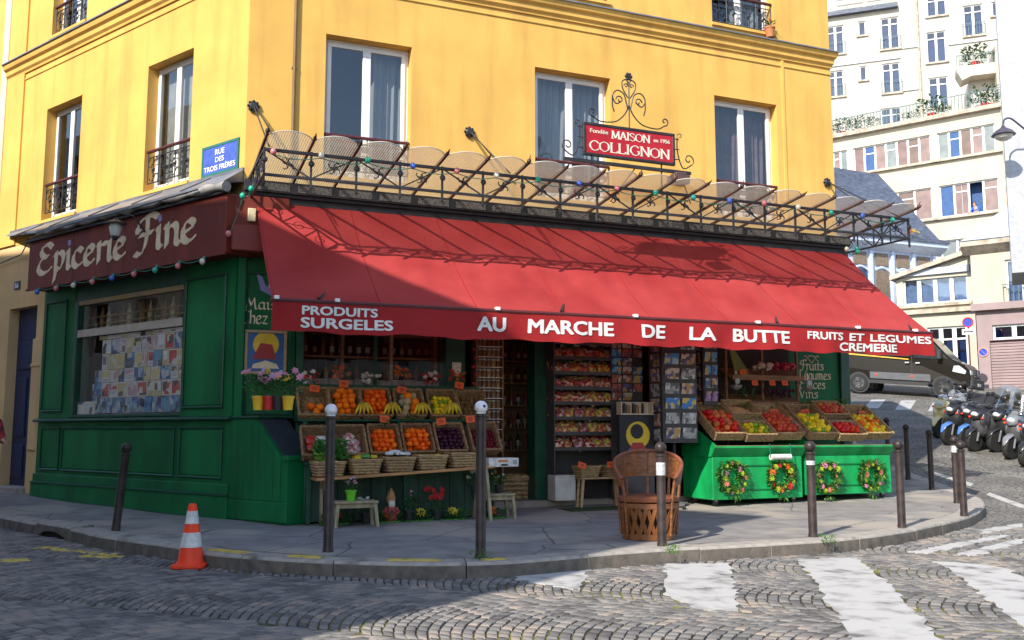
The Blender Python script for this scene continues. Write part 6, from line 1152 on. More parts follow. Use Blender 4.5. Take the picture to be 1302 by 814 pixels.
def tray_at(label, x, proto, yc, zc, sc=1): return crate('fruit_tray', label, proto, RF, x, yc, zc, tilt2, 'wicker trays on the green carts', sc=sc)
cw1 = (c1[1] - c1[0]); cw2 = (c2[1] - c2[0]); yc, zc = -.93, 1.26
def tz(yy): return 1.035 + (yy - CYF + .11) * .72
tA = tray_at('long wicker tray of tomatoes at the left of the left cart', c1[0] + cw1*.17, P_tray, -.92, tz(-.92)); tB = tray_at('wicker tray of limes and lemons in the middle of the left cart', c1[0] + cw1*.5, P_half, -1.13, tz(-1.13)); tB2 = tray_at('shallow empty wicker tray behind the limes', c1[0] + cw1*.5, P_half, -.72, tz(-.72) + .06); tC = tray_at('long wicker tray of red apples at the right of the left cart', c1[0] + cw1*.83, P_tray, -.92, tz(-.92))
tD = tray_at('long wicker tray of lemons at the left of the right cart', c2[0] + cw2*.17, P_tray, -.92, tz(-.92)); tE = tray_at('wicker tray of tomatoes in the middle of the right cart', c2[0] + cw2*.5, P_half, -1.13, tz(-1.13)); tE2 = tray_at('wicker tray of peaches behind the tomatoes', c2[0] + cw2*.5, P_half, -.72, tz(-.72) + .06); tF = tray_at('long wicker tray of yellow fruit at the right of the right cart', c2[0] + cw2*.83, P_tray, -.92, tz(-.92))
heap(tA, 'tomato', .060, 'tomato in the long left tray', .58, .82, .82, 2, kinds=['tomato', 'tomato', 'peach']); heap(tB, 'lime', .048, 'lime or lemon in the middle tray of the left cart', .56, .36, 1.1, 2, kinds=['lime', 'lemon', 'lemon']); heap(tC, 'apple', .052, 'red apple in the right tray of the left cart', .58, .82, .82, 2)
heap(tD, 'lemon', .048, 'lemon in the left tray of the right cart', .58, .82, .85, 2, kinds=['lemon', 'lemon', 'lemon', 'lime']); heap(tE, 'tomato', .050, 'tomato in the middle tray of the right cart', .56, .36, 1.1, 2); heap(tE2, 'peach', .050, 'peach in the rear tray of the right cart', .56, .36, .9, 2, kinds=['peach', 'apple']); heap(tF, 'lemon', .047, 'yellow fruit in the last tray at right', .58, .82, .82, 2, kinds=['lemon', 'lemon', 'orange'])
bread = M()
for i in range(4): bread.tube([(-.22, -.1 + i*.055, .06 + .01*i), (0, -.1 + i*.055, .075), (.22, -.1 + i*.055, .06)], [.02, .028, .02], 7)
bread.v = [tuple(tB2 @ Vector(v)) for v in bread.v]; solo('rhubarb_bundle', bread, mat('pale_stalks', (.5, .28, .12), .6), label='bundle of pale stalks in the tray behind the limes', cat='stalks', smooth=True)
for px, py, y, w_ in ((904, 527, -.8, 'over the long left tomato tray'), (933, 519, -.62, 'on the empty tray'), (985, 525, -.8, 'over the red apples'), (951, 544, -.98, 'over the limes'), (1024, 525, -.8, 'over the lemons of the right cart'), (1054, 519, -.62, 'over the peaches'), (1067, 545, -.98, 'over the tomatoes of the right cart'), (1097, 527, -.8, 'over the yellow fruit at the right end')): price(px, py, RF, y, 'handwritten orange price card ' + w_, fg.uniform(-.25, .25), 1.25)
# garnish leaves along the back of the trays
for i, (px, py) in enumerate(((905, 515), (945, 512), (985, 512), (1022, 512), (1068, 508), (1094, 520))):
    x, z = RF.hit(px, py + 7, -.60); bouquet('sprig of green leaves with red berries behind tray ' + ('by the bright postcards', 'above the empty tray', 'above the apples', 'above the lemons', 'above the peaches', 'at the right end')[i], RF, x, -.60, z, ('red',), frg, 3, .11, .022, 45, 1.5)
# back shelves with vegetables
vs_ = T('vegetable_shelf', 'dark brown tiered shelf of vegetables behind the green carts', 'shelf', RF, (9.2, -.3, .1)); vx0, vx1 = RF.hit(922, 480, -.4)[0], RF.hit(1012, 480, -.4)[0]
for zc2, py in ((RF.hit(960, 476, -.4)[1], 0), (RF.hit(960, 509, -.4)[1], 0)):
    vs_.part('shelf_board', M().obox(((vx0+vx1)/2, -.42, zc2), ((vx1-vx0)/2, 0, 0), (0, .2, .1), (0, -.006, .012)), m_wood); vs_.part('front_rail', M().box(vx0, vx1, -.64, -.60, zc2 - .12, zc2 - .03), m_wood)
for x in (vx0, (vx0 + vx1)/2, vx1): vs_.part('upright', M().box(x - .02, x + .02, -.45, -.40, .1, 2.9), m_wood)
vs_.part('back', M().box(vx0 - .4, vx1, -.22, -.2, .1, 3.2), mat('shelf_back_dark', ()))
lk = M(); lx, lz_ = RF.hit(940, 470, -.45)
for i in range(7): lk.tube([(lx + .05*i - .1, -.5, lz_ - .12), (lx + .05*i - .16 - .04*i, -.42, lz_ + .35)], [.016, .022], 6)
solo('leek_bundle', lk, mat('leek_green', (.20, .28, .08), .5, var=.3, stretch=(1, 1, .2)), RF, (lx, -.5, lz_), 'bundle of pale green leeks leaning on the upper shelf', 'leeks', smooth=True)
fmesh['garlic'] = bare('garlic', M().ball((0, 0, 0), 1, 10, 7, (1, 1, 1)), mat('garlic_white', (.48, .40, .34), .6, rand=.15), True); fmesh['radish'] = bare('radish', M().ball((0, 0, 0), 1, 10, 7, (1, 1, 1.1)), mat('radish_red', (.42, .02, .06), .3, rand=.2), True); fmesh['courgette'] = bare('courgette', M().lathe([(.0, -3), (.7, -2.7), (1, -1), (1, 1), (.7, 2.7), (.0, 3)], 10), mat('courgette_green', (.03, .08, .02), .35, rand=.3), True)
def shelf_heap(pxa, pxb, py, kind, r, n, lab, y=-.5):
    xa, z = RF.hit(pxa, py, y); xb = RF.hit(pxb, py, y)[0]
    for _ in range(n): put(kind, fmesh[kind], RF.w(frg.uniform(xa, xb), y + frg.uniform(-.08, .1), z + frg.uniform(-.05, .06)), (frg.uniform(0, 6), frg.uniform(0, 6), frg.uniform(0, 6)), (r,)*3, label=lab, cat=kind, group=lab)
shelf_heap(957, 980, 466, 'garlic', .035, 22, 'garlic bulb on the upper shelf behind the carts'); shelf_heap(986, 1010, 466, 'radish', .032, 26, 'red radish on the upper shelf behind the carts'); shelf_heap(940, 965, 500, 'courgette', .022, 9, 'dark courgette on the lower shelf behind the carts'); shelf_heap(970, 1008, 500, 'plum', .035, 18, 'dark vegetable on the lower shelf behind the carts')
for px, w_ in ((945, 'below the leeks'), (960, 'left of three in a row'), (982, 'middle of three in a row'), (998, 'right of three in a row')): price(px, 487 if px > 950 else 473, RF, -.66, 'dim orange price card on the vegetable shelf, ' + w_, 0, .9)
for px, py, lab in ((936, 492, 'at the left of the vegetable shelf'), (1027, 494, 'in front of the painted green end board')):
    x, z = RF.hit(px, py, -.6); sc_ = T('hanging_scale', 'small steel scoop scale hanging ' + lab, 'scale', RF, (x, -.6, z)); sc_.part('pan', M().lathe([(.02, -.06), (.09, -.02), (.11, .03), (.105, .03), (.0, -.05)], 12, (x, -.6, z)), mat('grey_steel', ()), smooth=True); sc_.part('stem', M().box(x - .012, x + .012, -.61, -.59, z, z + .28), m_pkw); sc_.part('dial', M().lathe([(.0, 0), (.05, 0), (.05, .03), (.0, .03)], 12).xf(lambda v: Vector((v.x + x, -.62 - v.z, v.y + z + .1))), mat('grey_steel', ()))
# wreaths on the cart fronts
m_wleaf = mat('wreath_green', (.07, .20, .03), .5, var=.4, scale=20, transl=.2)
for i, (px, py) in enumerate(((932, 608), (993, 606), (1052, 608), (1108, 605))):
    x, z = RF.hit(px, py, CYF - .05); t = T('flower_wreath', ('leafy wreath with coral and yellow flowers at the left end of the carts', 'leafy wreath with orange flowers below the paper roll', 'leafy wreath with pink flowers on the left of the right cart', 'leafy wreath with coral flowers at the right end of the carts')[i], 'wreath', RF, (x, CYF - .03, z), 'flower wreaths on the carts')
    lb2 = M()
    for k in range(26):
        a = k/26*6.283; leaves(lb2, (x + .20*math.cos(a), CYF - .06, z + .22*math.sin(a)), .085, 18, .075, .035, frg, .2, .5)
    leaves(lb2, (x + .02, CYF - .06, z - .33), .07, 14, .08, .03, frg, -.8, .4); t.part('foliage', lb2, m_wleaf); t.part('ring', M().tube([(x + .20*math.cos(a*.3), CYF - .03, z + .22*math.sin(a*.3)) for a in range(22)], .025, 6), m_stem)
    cs = (('coral', 'lime', 'pink', 'lime'), ('orange', 'lime', 'red', 'lime'), ('pink', 'lime', 'coral', 'lime'), ('coral', 'lime', 'pink', 'lime'))[i]; m_petal['lime'] = mat('petal_lime', (.42, .50, .03), .6, bump=0, transl=.2)
    for k in range(14):
        a = k/14*6.283 + i; f_ = M(); rr_ = frg.uniform(.155, .24); flower(f_, (x + rr_*math.cos(a), CYF - frg.uniform(.08, .12), z + rr_*1.1*math.sin(a)), frg.uniform(.030, .070), frg, 8, (frg.uniform(-.4, .4), -1, frg.uniform(0, .5))); t.part('blossom', f_, m_petal[cs[k % 4]])
x, z = RF.hit(991, 581, CYF - .1); pr_ = T('paper_roll', 'white paper roll hanging on green hooks on the left cart', 'paper roll', RF, (x, CYF - .1, z)); pr_.part('roll', M().tube([(x - .2, CYF - .13, z), (x + .2, CYF - .13, z)], .05, 12), m_pkw, smooth=40)
for dx in (-.21, .21): pr_.part('hook', M().tube([(x + dx, CYF - .12, z + .22), (x + dx, CYF - .14, z)], .008, 5), m_sock)
# ================================================================ wicker barrel chair
cl = ground(825, 685); cf = Fr((cl.x, cl.y, cl.z), (math.cos(.12), math.sin(.12)))
ch = T('barrel_chair', 'round wicker barrel chair with leather seat beside a bollard on the pavement', 'chair', cf); m_cane = mat('chair_cane', (.19, .072, .026), .5, var=.35, scale=12, stretch=(1, 1, 3)); m_leath = mat('chair_leather', (.19, .06, .028), .45, var=.25, scale=6, bump=.15); m_cwood = mat('chair_strip', (.21, .075, .02), .5, var=.3, scale=10, stretch=(1, 1, .3))
ch.part('base_ring', M().lathe([(.26, .0), (.285, .01), (.285, .07), (.265, .075), (.25, .07), (.25, .0)], 28), m_cwood, smooth=35); ch.part('seat', M().lathe([(.0, .40), (.30, .40), (.335, .42), (.34, .455), (.30, .475), (.0, .48)], 28), m_leath, smooth=40)
ch.part('upper_ring', M().lathe([(.29, .34), (.325, .345), (.325, .40), (.29, .40)], 28), m_cane, smooth=35)
for k in range(20):
    for sg in (-1, 1):
        a = k/20*6.283; b = a + sg*.30; mb = M(); pa = Vector((.275*math.cos(a), .275*math.sin(a), .05)); pb2 = Vector((.318*math.cos(b), .318*math.sin(b), .36)); up_ = Vector((math.cos((a+b)/2), math.sin((a+b)/2), 0)); o_ = up_*(.004*sg)
        mb.bar(pa + o_, pb2 + o_, .042, .006, up_); ch.part('slat', mb, m_cwood)
AB0, AB1 = R_(-40), R_(220)
def ring_pt(t, r, z): a = AB0 + (AB1 - AB0)*t; return (r*math.cos(a), r*math.sin(a), z)
def topz(t): return .66 + .30*math.sin(math.pi*t)**.8
CH_ROT = R_(-14)
def rot(v): return Vector((v.x*math.cos(CH_ROT) - v.y*math.sin(CH_ROT), v.x*math.sin(CH_ROT) + v.y*math.cos(CH_ROT), v.z))
nb3 = 30
bk_ = M(); bk_.add([ring_pt(i/nb3, .335 + .03*j/6 + dr, .50 + (topz(i/nb3) - .50)*(j/6*.62 + .38)) for dr in (0, .012) for j in range(7) for i in range(nb3 + 1)], [(j*(nb3+1)+i, j*(nb3+1)+i+1, (j+1)*(nb3+1)+i+1, (j+1)*(nb3+1)+i) for j in range(6) for i in range(nb3)] + [(7*(nb3+1)+j*(nb3+1)+i, 7*(nb3+1)+(j+1)*(nb3+1)+i, 7*(nb3+1)+(j+1)*(nb3+1)+i+1, 7*(nb3+1)+j*(nb3+1)+i+1) for j in range(6) for i in range(nb3)])
ch.part('backrest', bk_.xf(rot), m_cane, smooth=50)
for j in range(9): ch.part('cane', M().tube([ring_pt(i/nb3, .352 + .03*j/8, .50 + (topz(i/nb3) - .50)*(.38 + .62*(j + .5)/9)) for i in range(nb3 + 1)], .010, 5).xf(rot), m_cane, smooth=True)
ch.part('top_rail', M().tube([ring_pt(i/nb3, .37, topz(i/nb3)) for i in range(nb3 + 1)], .022, 7).xf(rot), m_leath, smooth=True)
for t in (0.0, .16, .33, .5, .67, .84, 1.0): ch.part('back_post', M().tube([ring_pt(t, .30, .05), ring_pt(t, .325, .42), ring_pt(t, .365, topz(t) - .01)], [.016, .017, .015], 6).xf(rot), m_cane, smooth=True)
ch.e.scale = (1.08, 1.08, 1.07)
# ================================================================ bollards and cone
m_bol = mat('bollard_brown', (.032, .023, .022), .42, var=.25, scale=9, bump=.06, spec=.3, c2=(.052, .037, .035)); m_bwhite = mat('bollard_white_ball', (.68, .68, .70), .4, var=.15, scale=20)
def bollard(label, px, py, h, white=False, lean=0, hit=None):
    g_ = ground(px, py); t = T('bollard', label, 'bollard', Fr(tuple(g_), (1, 0)), group='pavement bollards'); r = .052
    def tl(mb): 
        return mb.xf(lambda v: Vector((v.x + math.tan(lean)*v.z, v.y, v.z)))
    t.part('shaft', tl(M().lathe([(r*1.1, -.03), (r*1.1, .03), (r, .05), (r*.98, h - .17), (r*1.12, h - .16), (r*1.12, h - .135), (r*.6, h - .13), (r*.55, h - .11)], 18)), m_bol, smooth=35)
    t.part('ball', tl(M().ball((0, 0, h - .068), .068, 16, 10)), m_bwhite if white else m_bol, smooth=True)
    if white: t.part('collar', tl(M().lathe([(r*.9, h - .155), (r*.9, h - .11), (r*.7, h - .10)], 14)), m_bwhite, smooth=True)
    return t
bollard('leaning brown bollard before the green shopfront near the drain', 147, 675, 1.12, lean=.085)
bollard('tall bollard with white ball in front of the left crates', 417, 702, 1.56, True); b2_ = bollard('tall bollard with blue marked white ball at the right of the bench', 611, 710, 1.58, True)
b2_.part('sticker', M().ball((.028, -.05, 1.522), .022, 8, 5, (1, .7, .8)), mat('blue_sticker', (.02, .03, .12), .5)); t3 = bollard('brown bollard standing right against the barrel chair', 842, 695, 1.15)
t3.part('sticker', M().lathe([(.0535, .78), (.0535, .92), (.052, .92), (.052, .78)], 18), mat('worn_sticker', (.45, .45, .47), .6, var=.4, scale=40), smooth=True)
t4 = bollard('brown bollard in front of the gap between the green carts', 1034, 683, 1.15); t4.part('sticker', M().lathe([(.0535, .86), (.0535, .91), (.052, .91), (.052, .86)], 18), mat('worn_sticker', ()), smooth=True)
bollard('brown bollard in front of the right end of the right cart', 1147, 671, 1.15); bollard('brown bollard at the tip of the pavement, front one of two', 1226, 656, 1.12); t5 = bollard('brown bollard at the tip of the pavement, rear one of two with sticker', 1217, 640, 1.14); t5.part('sticker', M().lathe([(.0535, .86), (.0535, .97), (.052, .97), (.052, .86)], 18), mat('worn_sticker', ()), smooth=True)
bollard('dark bollard along the hill street, third from the tip', 1185, 623, 1.15); bollard('dark bollard along the hill street, fourth from the tip', 1155, 610, 1.15); bollard('dark bollard partly hidden by the right cart', 1130, 596, 1.15)
p = ground(242, 722, ROADZ); fc = Fr((p.x, p.y, ROADZ + .004), (.97, .1)); co = T('traffic_cone', 'orange traffic cone with two white bands on the cobbles', 'cone', fc); m_cone = mat('cone_orange', (.85, .05, .006), .5, var=.08, bump=.04); m_band = mat('cone_white', (.62, .60, .58), .5, var=.2, scale=14)
co.part('base', M().slab([(.17, -.14), (.14, -.17), (-.14, -.17), (-.17, -.14), (-.17, .14), (-.14, .17), (.14, .17), (.17, .14)], 0, .045), m_cone, bevel=.01)
def cr_(z): return .135 - (z - .045)*.158
co.part('shell', M().lathe([(cr_(.045) + .012, .045), (cr_(.07), .07), (cr_(.64), .64), (cr_(.655) - .008, .655), (.02, .655)], 24), m_cone, smooth=35)
for a, b in ((.21, .36), (.45, .58)): co.part('band', M().lathe([(cr_(a) + .002, a), (cr_(b) + .002, b)], 24), m_band, smooth=True)
# tufts of weed at the kerb
for px, py, s_, lab in ((611, 712, .10, 'small green weed at the foot of the tall bollard on the kerb'), (855, 701, .06, 'tiny weed in the kerb joint near the chair'), (1052, 688, .07, 'small weed in the kerb joint near the crossing')):
    g_ = ground(px, py); wd = M(); leaves(wd, (g_.x, g_.y - .02, .0), s_, 60, .05, .012, frg, 1.0); solo('weed_tuft', wd, mat('weed_green', (.08, .22, .02), .6, transl=.2), W, tuple(g_), lab, 'weed')

x, z = RF.hit(976, 16, -.05); pot_plant('sill_pot', 'small terracotta pot on the upper window sill at the top right', tuple(RF.w(x, -.10, 8.872)), mat('terracotta', (.45, .16, .06), .7), .10, .20, ('red',), frg, .10, 3, .03, 30)
# ================================================================ the hill street at the right: houses
dB = (LF.x.x, LF.x.y)
def at_px(px, Y): return ((px - 651)/FPX*Y, Y)
m_cw = stucco('cream_render', (.50, .455, .37), (.6, .48, .30), .5, .75); m_ww = stucco('white_render', (.43, .415, .38), (.66, .6, .5), .55, .8); m_ledge = mat('stone_ledge', (.42, .36, .28), .8, var=.3, scale=3); m_bgwhite = mat('white_joinery', (.74, .75, .76), .5, bump=0); m_slate = mat('blue_slate', (.085, .10, .14), .55, var=.35, scale=3, stretch=(1, 1, 5), bump=.4, bscale=12); m_farpane = glass('far_glass', (.35, .45, .6), .93); m_skyrefl = mat('painted_sky_reflection', (.045, .10, .24), .8, bump=0); m_tintpane = [mat('tint_pane_' + str(i), c, .3, var=.15, scale=2, bump=0) for i, c in enumerate(((.20, .13, .12), (.16, .11, .09), (.23, .16, .145), (.19, .22, .22)))]; m_gr = mat('railing_green', (.10, .16, .16), .6, bump=0)  # blue of far panes and their backing: sky reflection put into the colour
def rect(fr, pxa, pya, pxb, pyb, off=0):        # left-top and right-bottom pixel -> x0, x1, z0, z1 on the plane, heights taken at the middle
    pm = (pxa + pxb)/2; return fr.hit(pxa, (pya+pyb)/2, off)[0], fr.hit(pxb, (pya+pyb)/2, off)[0], fr.hit(pm, pyb, off)[1], fr.hit(pm, pya, off)[1]
def far_window(t, fr, r, y=.0, bars=2, rail=False, curtain=False, transom=True, sill=True):
    x0, x1, z0, z1 = r; f = .09; mb = M().box(x0, x1, y + .10, y + .18, z1 - f, z1).box(x0, x1, y + .10, y + .18, z0, z0 + f).box(x0, x0 + f, y + .10, y + .18, z0 + f, z1 - f).box(x1 - f, x1, y + .10, y + .18, z0 + f, z1 - f)
    for k in range(1, bars): xm = x0 + (x1 - x0)*k/bars; mb.box(xm - .09, xm + .09, y + .10, y + .18, z0 + f, z1 - f)
    if transom: mb.box(x0 + f, x1 - f, y + .11, y + .17, z1 - .62, z1 - .54)
    w = t.part('window', mb, m_bgwhite, fr=fr); t.part('pane', M().add([(x0, y + .15, z0), (x1, y + .15, z0), (x1, y + .15, z1), (x0, y + .15, z1)], [(0,1,2,3)]), m_farpane, par=w, fr=fr)
    if sill: t.part('sill', M().box(x0 - .15, x1 + .15, y - .14, y + .1, z0 - .14, z0), m_ledge, par=w, fr=fr)
    if curtain:
        n = 20; t.part('curtain', M().add([(x0 + (x1-x0)*i/n, y + .3 + .05*math.sin(i*2.1), z0 if k == 0 else z1) for k in range(2) for i in range(n+1)], [(i, i+1, n+2+i, n+1+i) for i in range(n)]), mat('pale_net_curtain', (.66, .68, .74), .9, bump=0), par=w, fr=fr, smooth=True)
    if rail:
        rb = M().box(x0 - .12, x1 + .12, y - .16, y - .13, z0 + .95, z0 + .99).box(x0 - .12, x1 + .12, y - .16, y - .13, z0 + .06, z0 + .09)
        for k in range(9): xx = x0 - .1 + (x1 - x0 + .2)*k/8; rb.box(xx - .012, xx + .012, y - .155, y - .135, z0 + .06, z0 + .97)
        t.part('railing', rb, m_gr, par=w, fr=fr)
    return w
# --- white apartment block, farthest
f0 = Fr((*at_px(1180, 74), 0), (.937, -.35)); wb = T('white_apartment_block', 'tall white apartment block with windows coloured as reflected sky at the upper right', 'building', f0, (0, 0, 6))
rw = [rect(f0, *q) for q in ((1051,33,1073,69),(1120,22,1143,62),(1052,90,1073,123),(1122,80,1145,118),(1178,-8,1203,20),(1178,40,1203,79),(1181,98,1206,136),(1225,6,1250,45),(1120,137,1146,163),(1286,-2,1302,38))]; sm_ = [rect(f0, *q) for q in ((1091,27,1101,45),(1093,84,1102,102),(1261,2,1273,20))]
wx_0, wx_1 = f0.hit(1030, 100)[0], f0.hit(1345, 100)[0]; wtop = f0.hit(1180, -40)[1] + 6
wb.part('wall', M().wall(wx_0, wx_1, 3, wtop, 0, rw + sm_, .22), m_ww); wb.part('inner_wall', M().box(wx_0, wx_1, .7, 9, 3, wtop), m_skyrefl); wb.part('roof', M().box(wx_0 - .2, wx_1 + .2, -.4, 9.2, wtop, wtop + .4), m_slate)
for i, r in enumerate(rw): far_window(wb, f0, r, rail=i in (0, 1, 2, 3, 7, 9))
for r in sm_: far_window(wb, f0, r, bars=1, transom=False)
for a, b in (((1050, 85), (1145, 72)), ((1147, 61), (1168, 58)), ((1206, 58), (1302, 42)), ((1147, 115), (1168, 112))):
    (xa, za), (xb, zb) = f0.hit(*a), f0.hit(*b); zz = (za + zb)/2; wb.part('string_course', M().box(xa, xb, -.10, .0, zz - .12, zz + .12), mat('grey_band', (.48, .50, .52), .7))
px_ = f0.hit(1168, 60)[0]; wb.part('drainpipe', M().tube([(px_, -.1, 5), (px_, -.1, wtop)], .09, 6), m_ledge)
(xa, za), (xb, zb) = f0.hit(1050, 18), f0.hit(1141, 6); zz = (za + zb)/2; wb.part('upper_cornice', M().box(xa - 1, xb, -.45, .0, zz - .35, zz), m_slate)
for k in range(2): xk = xa + (xb - xa)*(.15 + .42*k); wb.part('balcony_rail', M().box(xk, xk + 2.0, -.42, -.38, zz + .85, zz + .9).box(xk, xk + 2.0, -.42, -.38, zz, zz + .05), m_gr)
# --- annex with the angled balcony at right
fA = Fr((*at_px(1245, 63), 0), (.937, -.35)); an = T('balcony_annex', 'pale annex with a planted balcony and grey side wall at the right', 'building', fA, (0, 0, 8))
(ax0, az1), (ax1, az0) = fA.hit(1218, 96), fA.hit(1270, 175); an.part('wall', M().box(ax0 + .8, ax1, .6, 5, 6, az1), m_ww); an.part('balcony', M().prism([(ax0 + .2, az1 - .55), (ax0 - .1, az1 + .1), (ax0 - .1, az1 + .45), (ax1 + .1, az1 + .45), (ax1 + .1, az1 - .3), (ax0 + .8, az1 - .3)], -.5, 1.0), m_cw)
an.part('side_wall', M().box(ax1, ax1 + 2.6, -.6, 5, 4, az1 + 1.6), mat('grey_concrete', (.40, .36, .31), .85, var=.2, scale=1.2)); far_window(an, fA, rect(fA, 1246, 113, 1264, 140, .6), .5, rail=False)
rb = M().box(ax0 - .1, ax1, -.48, -.45, az1 + 1.2, az1 + 1.25)
for k in range(14): rb.box(ax0 - .1 + k*(ax1 - ax0)/13.5, ax0 - .06 + k*(ax1 - ax0)/13.5, -.48, -.46, az1 + .45, az1 + 1.2)
an.part('railing', rb, m_gr)
def shrub(label, fr, px, py, y, r, n, rg=frg, m=None):
    x, z = fr.hit(px, py, y); t = T('balcony_plant', label, 'plant', fr, (x, y, z)); lb2 = M(); leaves(lb2, (x, y, z + r*.9), r, n, r*.42, r*.22, rg, .5); t.part('foliage', lb2, m or m_bush); t.part('pot', M().lathe([(r*.35, -.05), (r*.45, r*.35), (r*.0, r*.35)], 8, (x, y, z)), m_potr)
m_bush = mat('bush_green', (.07, .13, .04), .6, var=.5, scale=4, transl=.2)
shrub('leafy shrub in a red pot on the angled balcony', fA, 1240, 84, .0, .75, 160); shrub('low shrub in a red planter at the right of the balcony', fA, 1267, 76, .0, .45, 90)
# --- long cream building with bands of windows
f1 = Fr((*at_px(1163, 58), 0), dB); cbn = T('cream_workshop_block', 'long cream building with bands of tinted windows below a planted terrace', 'building', f1, (0, 0, 3))
gz = lambda px, py: f1.hit(px, py)[1]
b1 = (gz(1134, 213), gz(1134, 180)); b2z = (gz(1233, 272), gz(1233, 231)); b3z = (gz(1217, 336), gz(1217, 304)); tz1 = gz(1163, 158)
gx1 = lambda px, py: f1.hit(px, py)[0]
grp = [(gx1(1050, 200), gx1(1077, 195), b1, 3), (gx1(1085, 195), gx1(1183, 190), b1, 7), (gx1(1192, 185), gx1(1265, 175), b1, 5), (gx1(1120, 262), gx1(1185, 258), b2z, 3), (gx1(1195, 255), gx1(1270, 250), b2z, 4), (gx1(1197, 320), gx1(1238, 320), b3z, 2), (gx1(1120, 330), gx1(1170, 330), b3z, 3)]
holes = [(a, b, z[0], z[1]) for a, b, z, n in grp]; cx0, cx1 = gx1(1035, 200), gx1(1290, 200)
cbn.part('wall', M().wall(cx0, cx1, 1.5, tz1, 0, holes, .25), m_cw); cbn.part('inner_wall', M().box(cx0, cx1, .8, 8, 1.5, tz1 - .1), m_skyrefl); cbn.part('terrace', M().box(cx0 - .2, cx1 + .1, -.35, 9, tz1, tz1 + .25), m_ledge)
tp = 0
for a, b, z, n in grp:
    w_ = M(); f = .07
    w_.box(a, b, .12, .2, z[1] - f, z[1]).box(a, b, .12, .2, z[0], z[0] + f)
    for k in range(n + 1): xx = a + (b - a)*k/n; w_.box(max(a, xx - .06), min(b, xx + .06), .115, .205, z[0], z[1])
    wo = cbn.part('window_band', w_, m_bgwhite)
    for k in range(n):
        op = (tp % 7 == 4); tp += 1; xa, xb = a + (b - a)*k/n + .06, a + (b - a)*(k+1)/n - .06
        if n == 4 and k == 2: continue           # the open casement
        cbn.part('pane', M().box(xa, xb, .15, .16, z[0], z[1]), m_skyrefl if op else m_tintpane[tp % 4], par=wo)
        if k % 2: cbn.part('transom', M().box(xa, xb, .12, .18, z[1] - .55, z[1] - .48), m_bgwhite, par=wo)
    cbn.part('ledge', M().box(a - .4, b + .4, -.22, .02, z[0] - .16, z[0] - .02), m_ledge)
cbn.part('drainpipe', M().tube([(gx1(1277, 200), -.08, 2), (gx1(1277, 200), -.08, tz1)], .06, 6), m_ledge)
rb = M(); tr_ = T('terrace_railing', 'thin green railing along the planted terrace', 'railing', f1, (0, -.2, tz1 + .25))
rb.box(cx0, cx1, -.22, -.19, tz1 + 1.2, tz1 + 1.25)
tr_.part('top_rail', rb, m_gr)
for k in range(60): xx = cx0 + (cx1 - cx0)*k/59; tr_.part('baluster', M().box(xx - .02, xx + .02, -.215, -.195, tz1 + .25, tz1 + 1.2), m_gr)
for i, px in enumerate((1062, 1072, 1085, 1098, 1112, 1150, 1163, 1186, 1193, 1200, 1245, 1255, 1263)): 
    pl_y = f1.hit(px, 170, .3); r_ = (.35, .6, .45, .5, .4, .4, .35, .75, .45, .4, .5, .7, .5)[i]
    xx = pl_y[0]; t = T('terrace_plant', 'green potted shrub on the terrace, ' + ('1st', '2nd', '3rd', '4th', '5th', '6th', '7th', '8th and tallest', '9th', '10th', '11th', '12th', '13th')[i] + ' from the yellow building', 'plant', f1, (xx, .3, tz1 + .25), 'shrubs on the terrace'); lb2 = M(); leaves(lb2, (xx, .3, tz1 + .3 + r_*.9), r_, 90, r_*.4, r_*.22, frg, .5); t.part('foliage', lb2, m_bush); t.part('pot', M().lathe([(r_*.3, 0), (r_*.4, r_*.4), (.0, r_*.4)], 8, (xx, .3, tz1 + .25)), m_potr)
# person leaning at the open casement
pxx, pzz = f1.hit(1240, 266, .1); z0p = b2z[0]; cbn.part('open_casement', M().obox((pxx - .55, .65, (b2z[0]+b2z[1])/2), (.03, 0, 0), (.12, .5, 0), (0, 0, (b2z[1]-b2z[0])/2 - .05)), m_bgwhite)
def skin_body(t, name, verts, edges, radii, m, sub=2, root=0):
    me = bpy.data.meshes.new(name); me.from_pydata([tuple(v) for v in verts], edges, []); o = bpy.data.objects.new(name, me); col.objects.link(o); o.parent = t.e
    sk = o.modifiers.new('skin', 'SKIN'); sk.use_smooth_shade = True; me.skin_vertices.new() if not me.skin_vertices else None
    for i, r in enumerate(radii): me.skin_vertices[0].data[i].radius = (r, r) if not isinstance(r, tuple) else r
    me.skin_vertices[0].data[root].use_root = True; o.modifiers.new('sub', 'SUBSURF').levels = sub; o.modifiers['sub'].render_levels = sub; me.materials.append(m); return o
m_skin = mat('skin', (.50, .28, .19), .5, var=.06, bump=.02); m_tblue = mat('blue_shirt', (.01, .12, .55), .7); m_hair = mat('brown_hair', (.12, .06, .03), .6); m_jean = mat('dark_trousers', (.03, .035, .05), .8)
pf = Fr(tuple(f1.w(pxx, .18, z0p)), (f1.x.x, f1.x.y)); pe = T('person', 'person in a blue shirt leaning on the sill of an open window', 'person', pf)
skin_body(pe, 'body', [(0,.35,-.3),(0,.25,.1),(-.02,.12,.36),(-.04,.05,.46),(-.06,.0,.58),(-.06,-.02,.68),(-.2,.06,.34),(-.26,-.06,.12),(-.46,-.14,.06),(.18,.08,.34),(.16,-.08,.1),(-.12,-.16,.06)], [(0,1),(1,2),(2,3),(3,4),(4,5),(2,6),(6,7),(7,8),(2,9),(9,10),(10,11)], [(.18,.12),(.17,.12),(.15,.10),.055,.095,.08,.06,.048,.035,.06,.048,.035], m_skin)
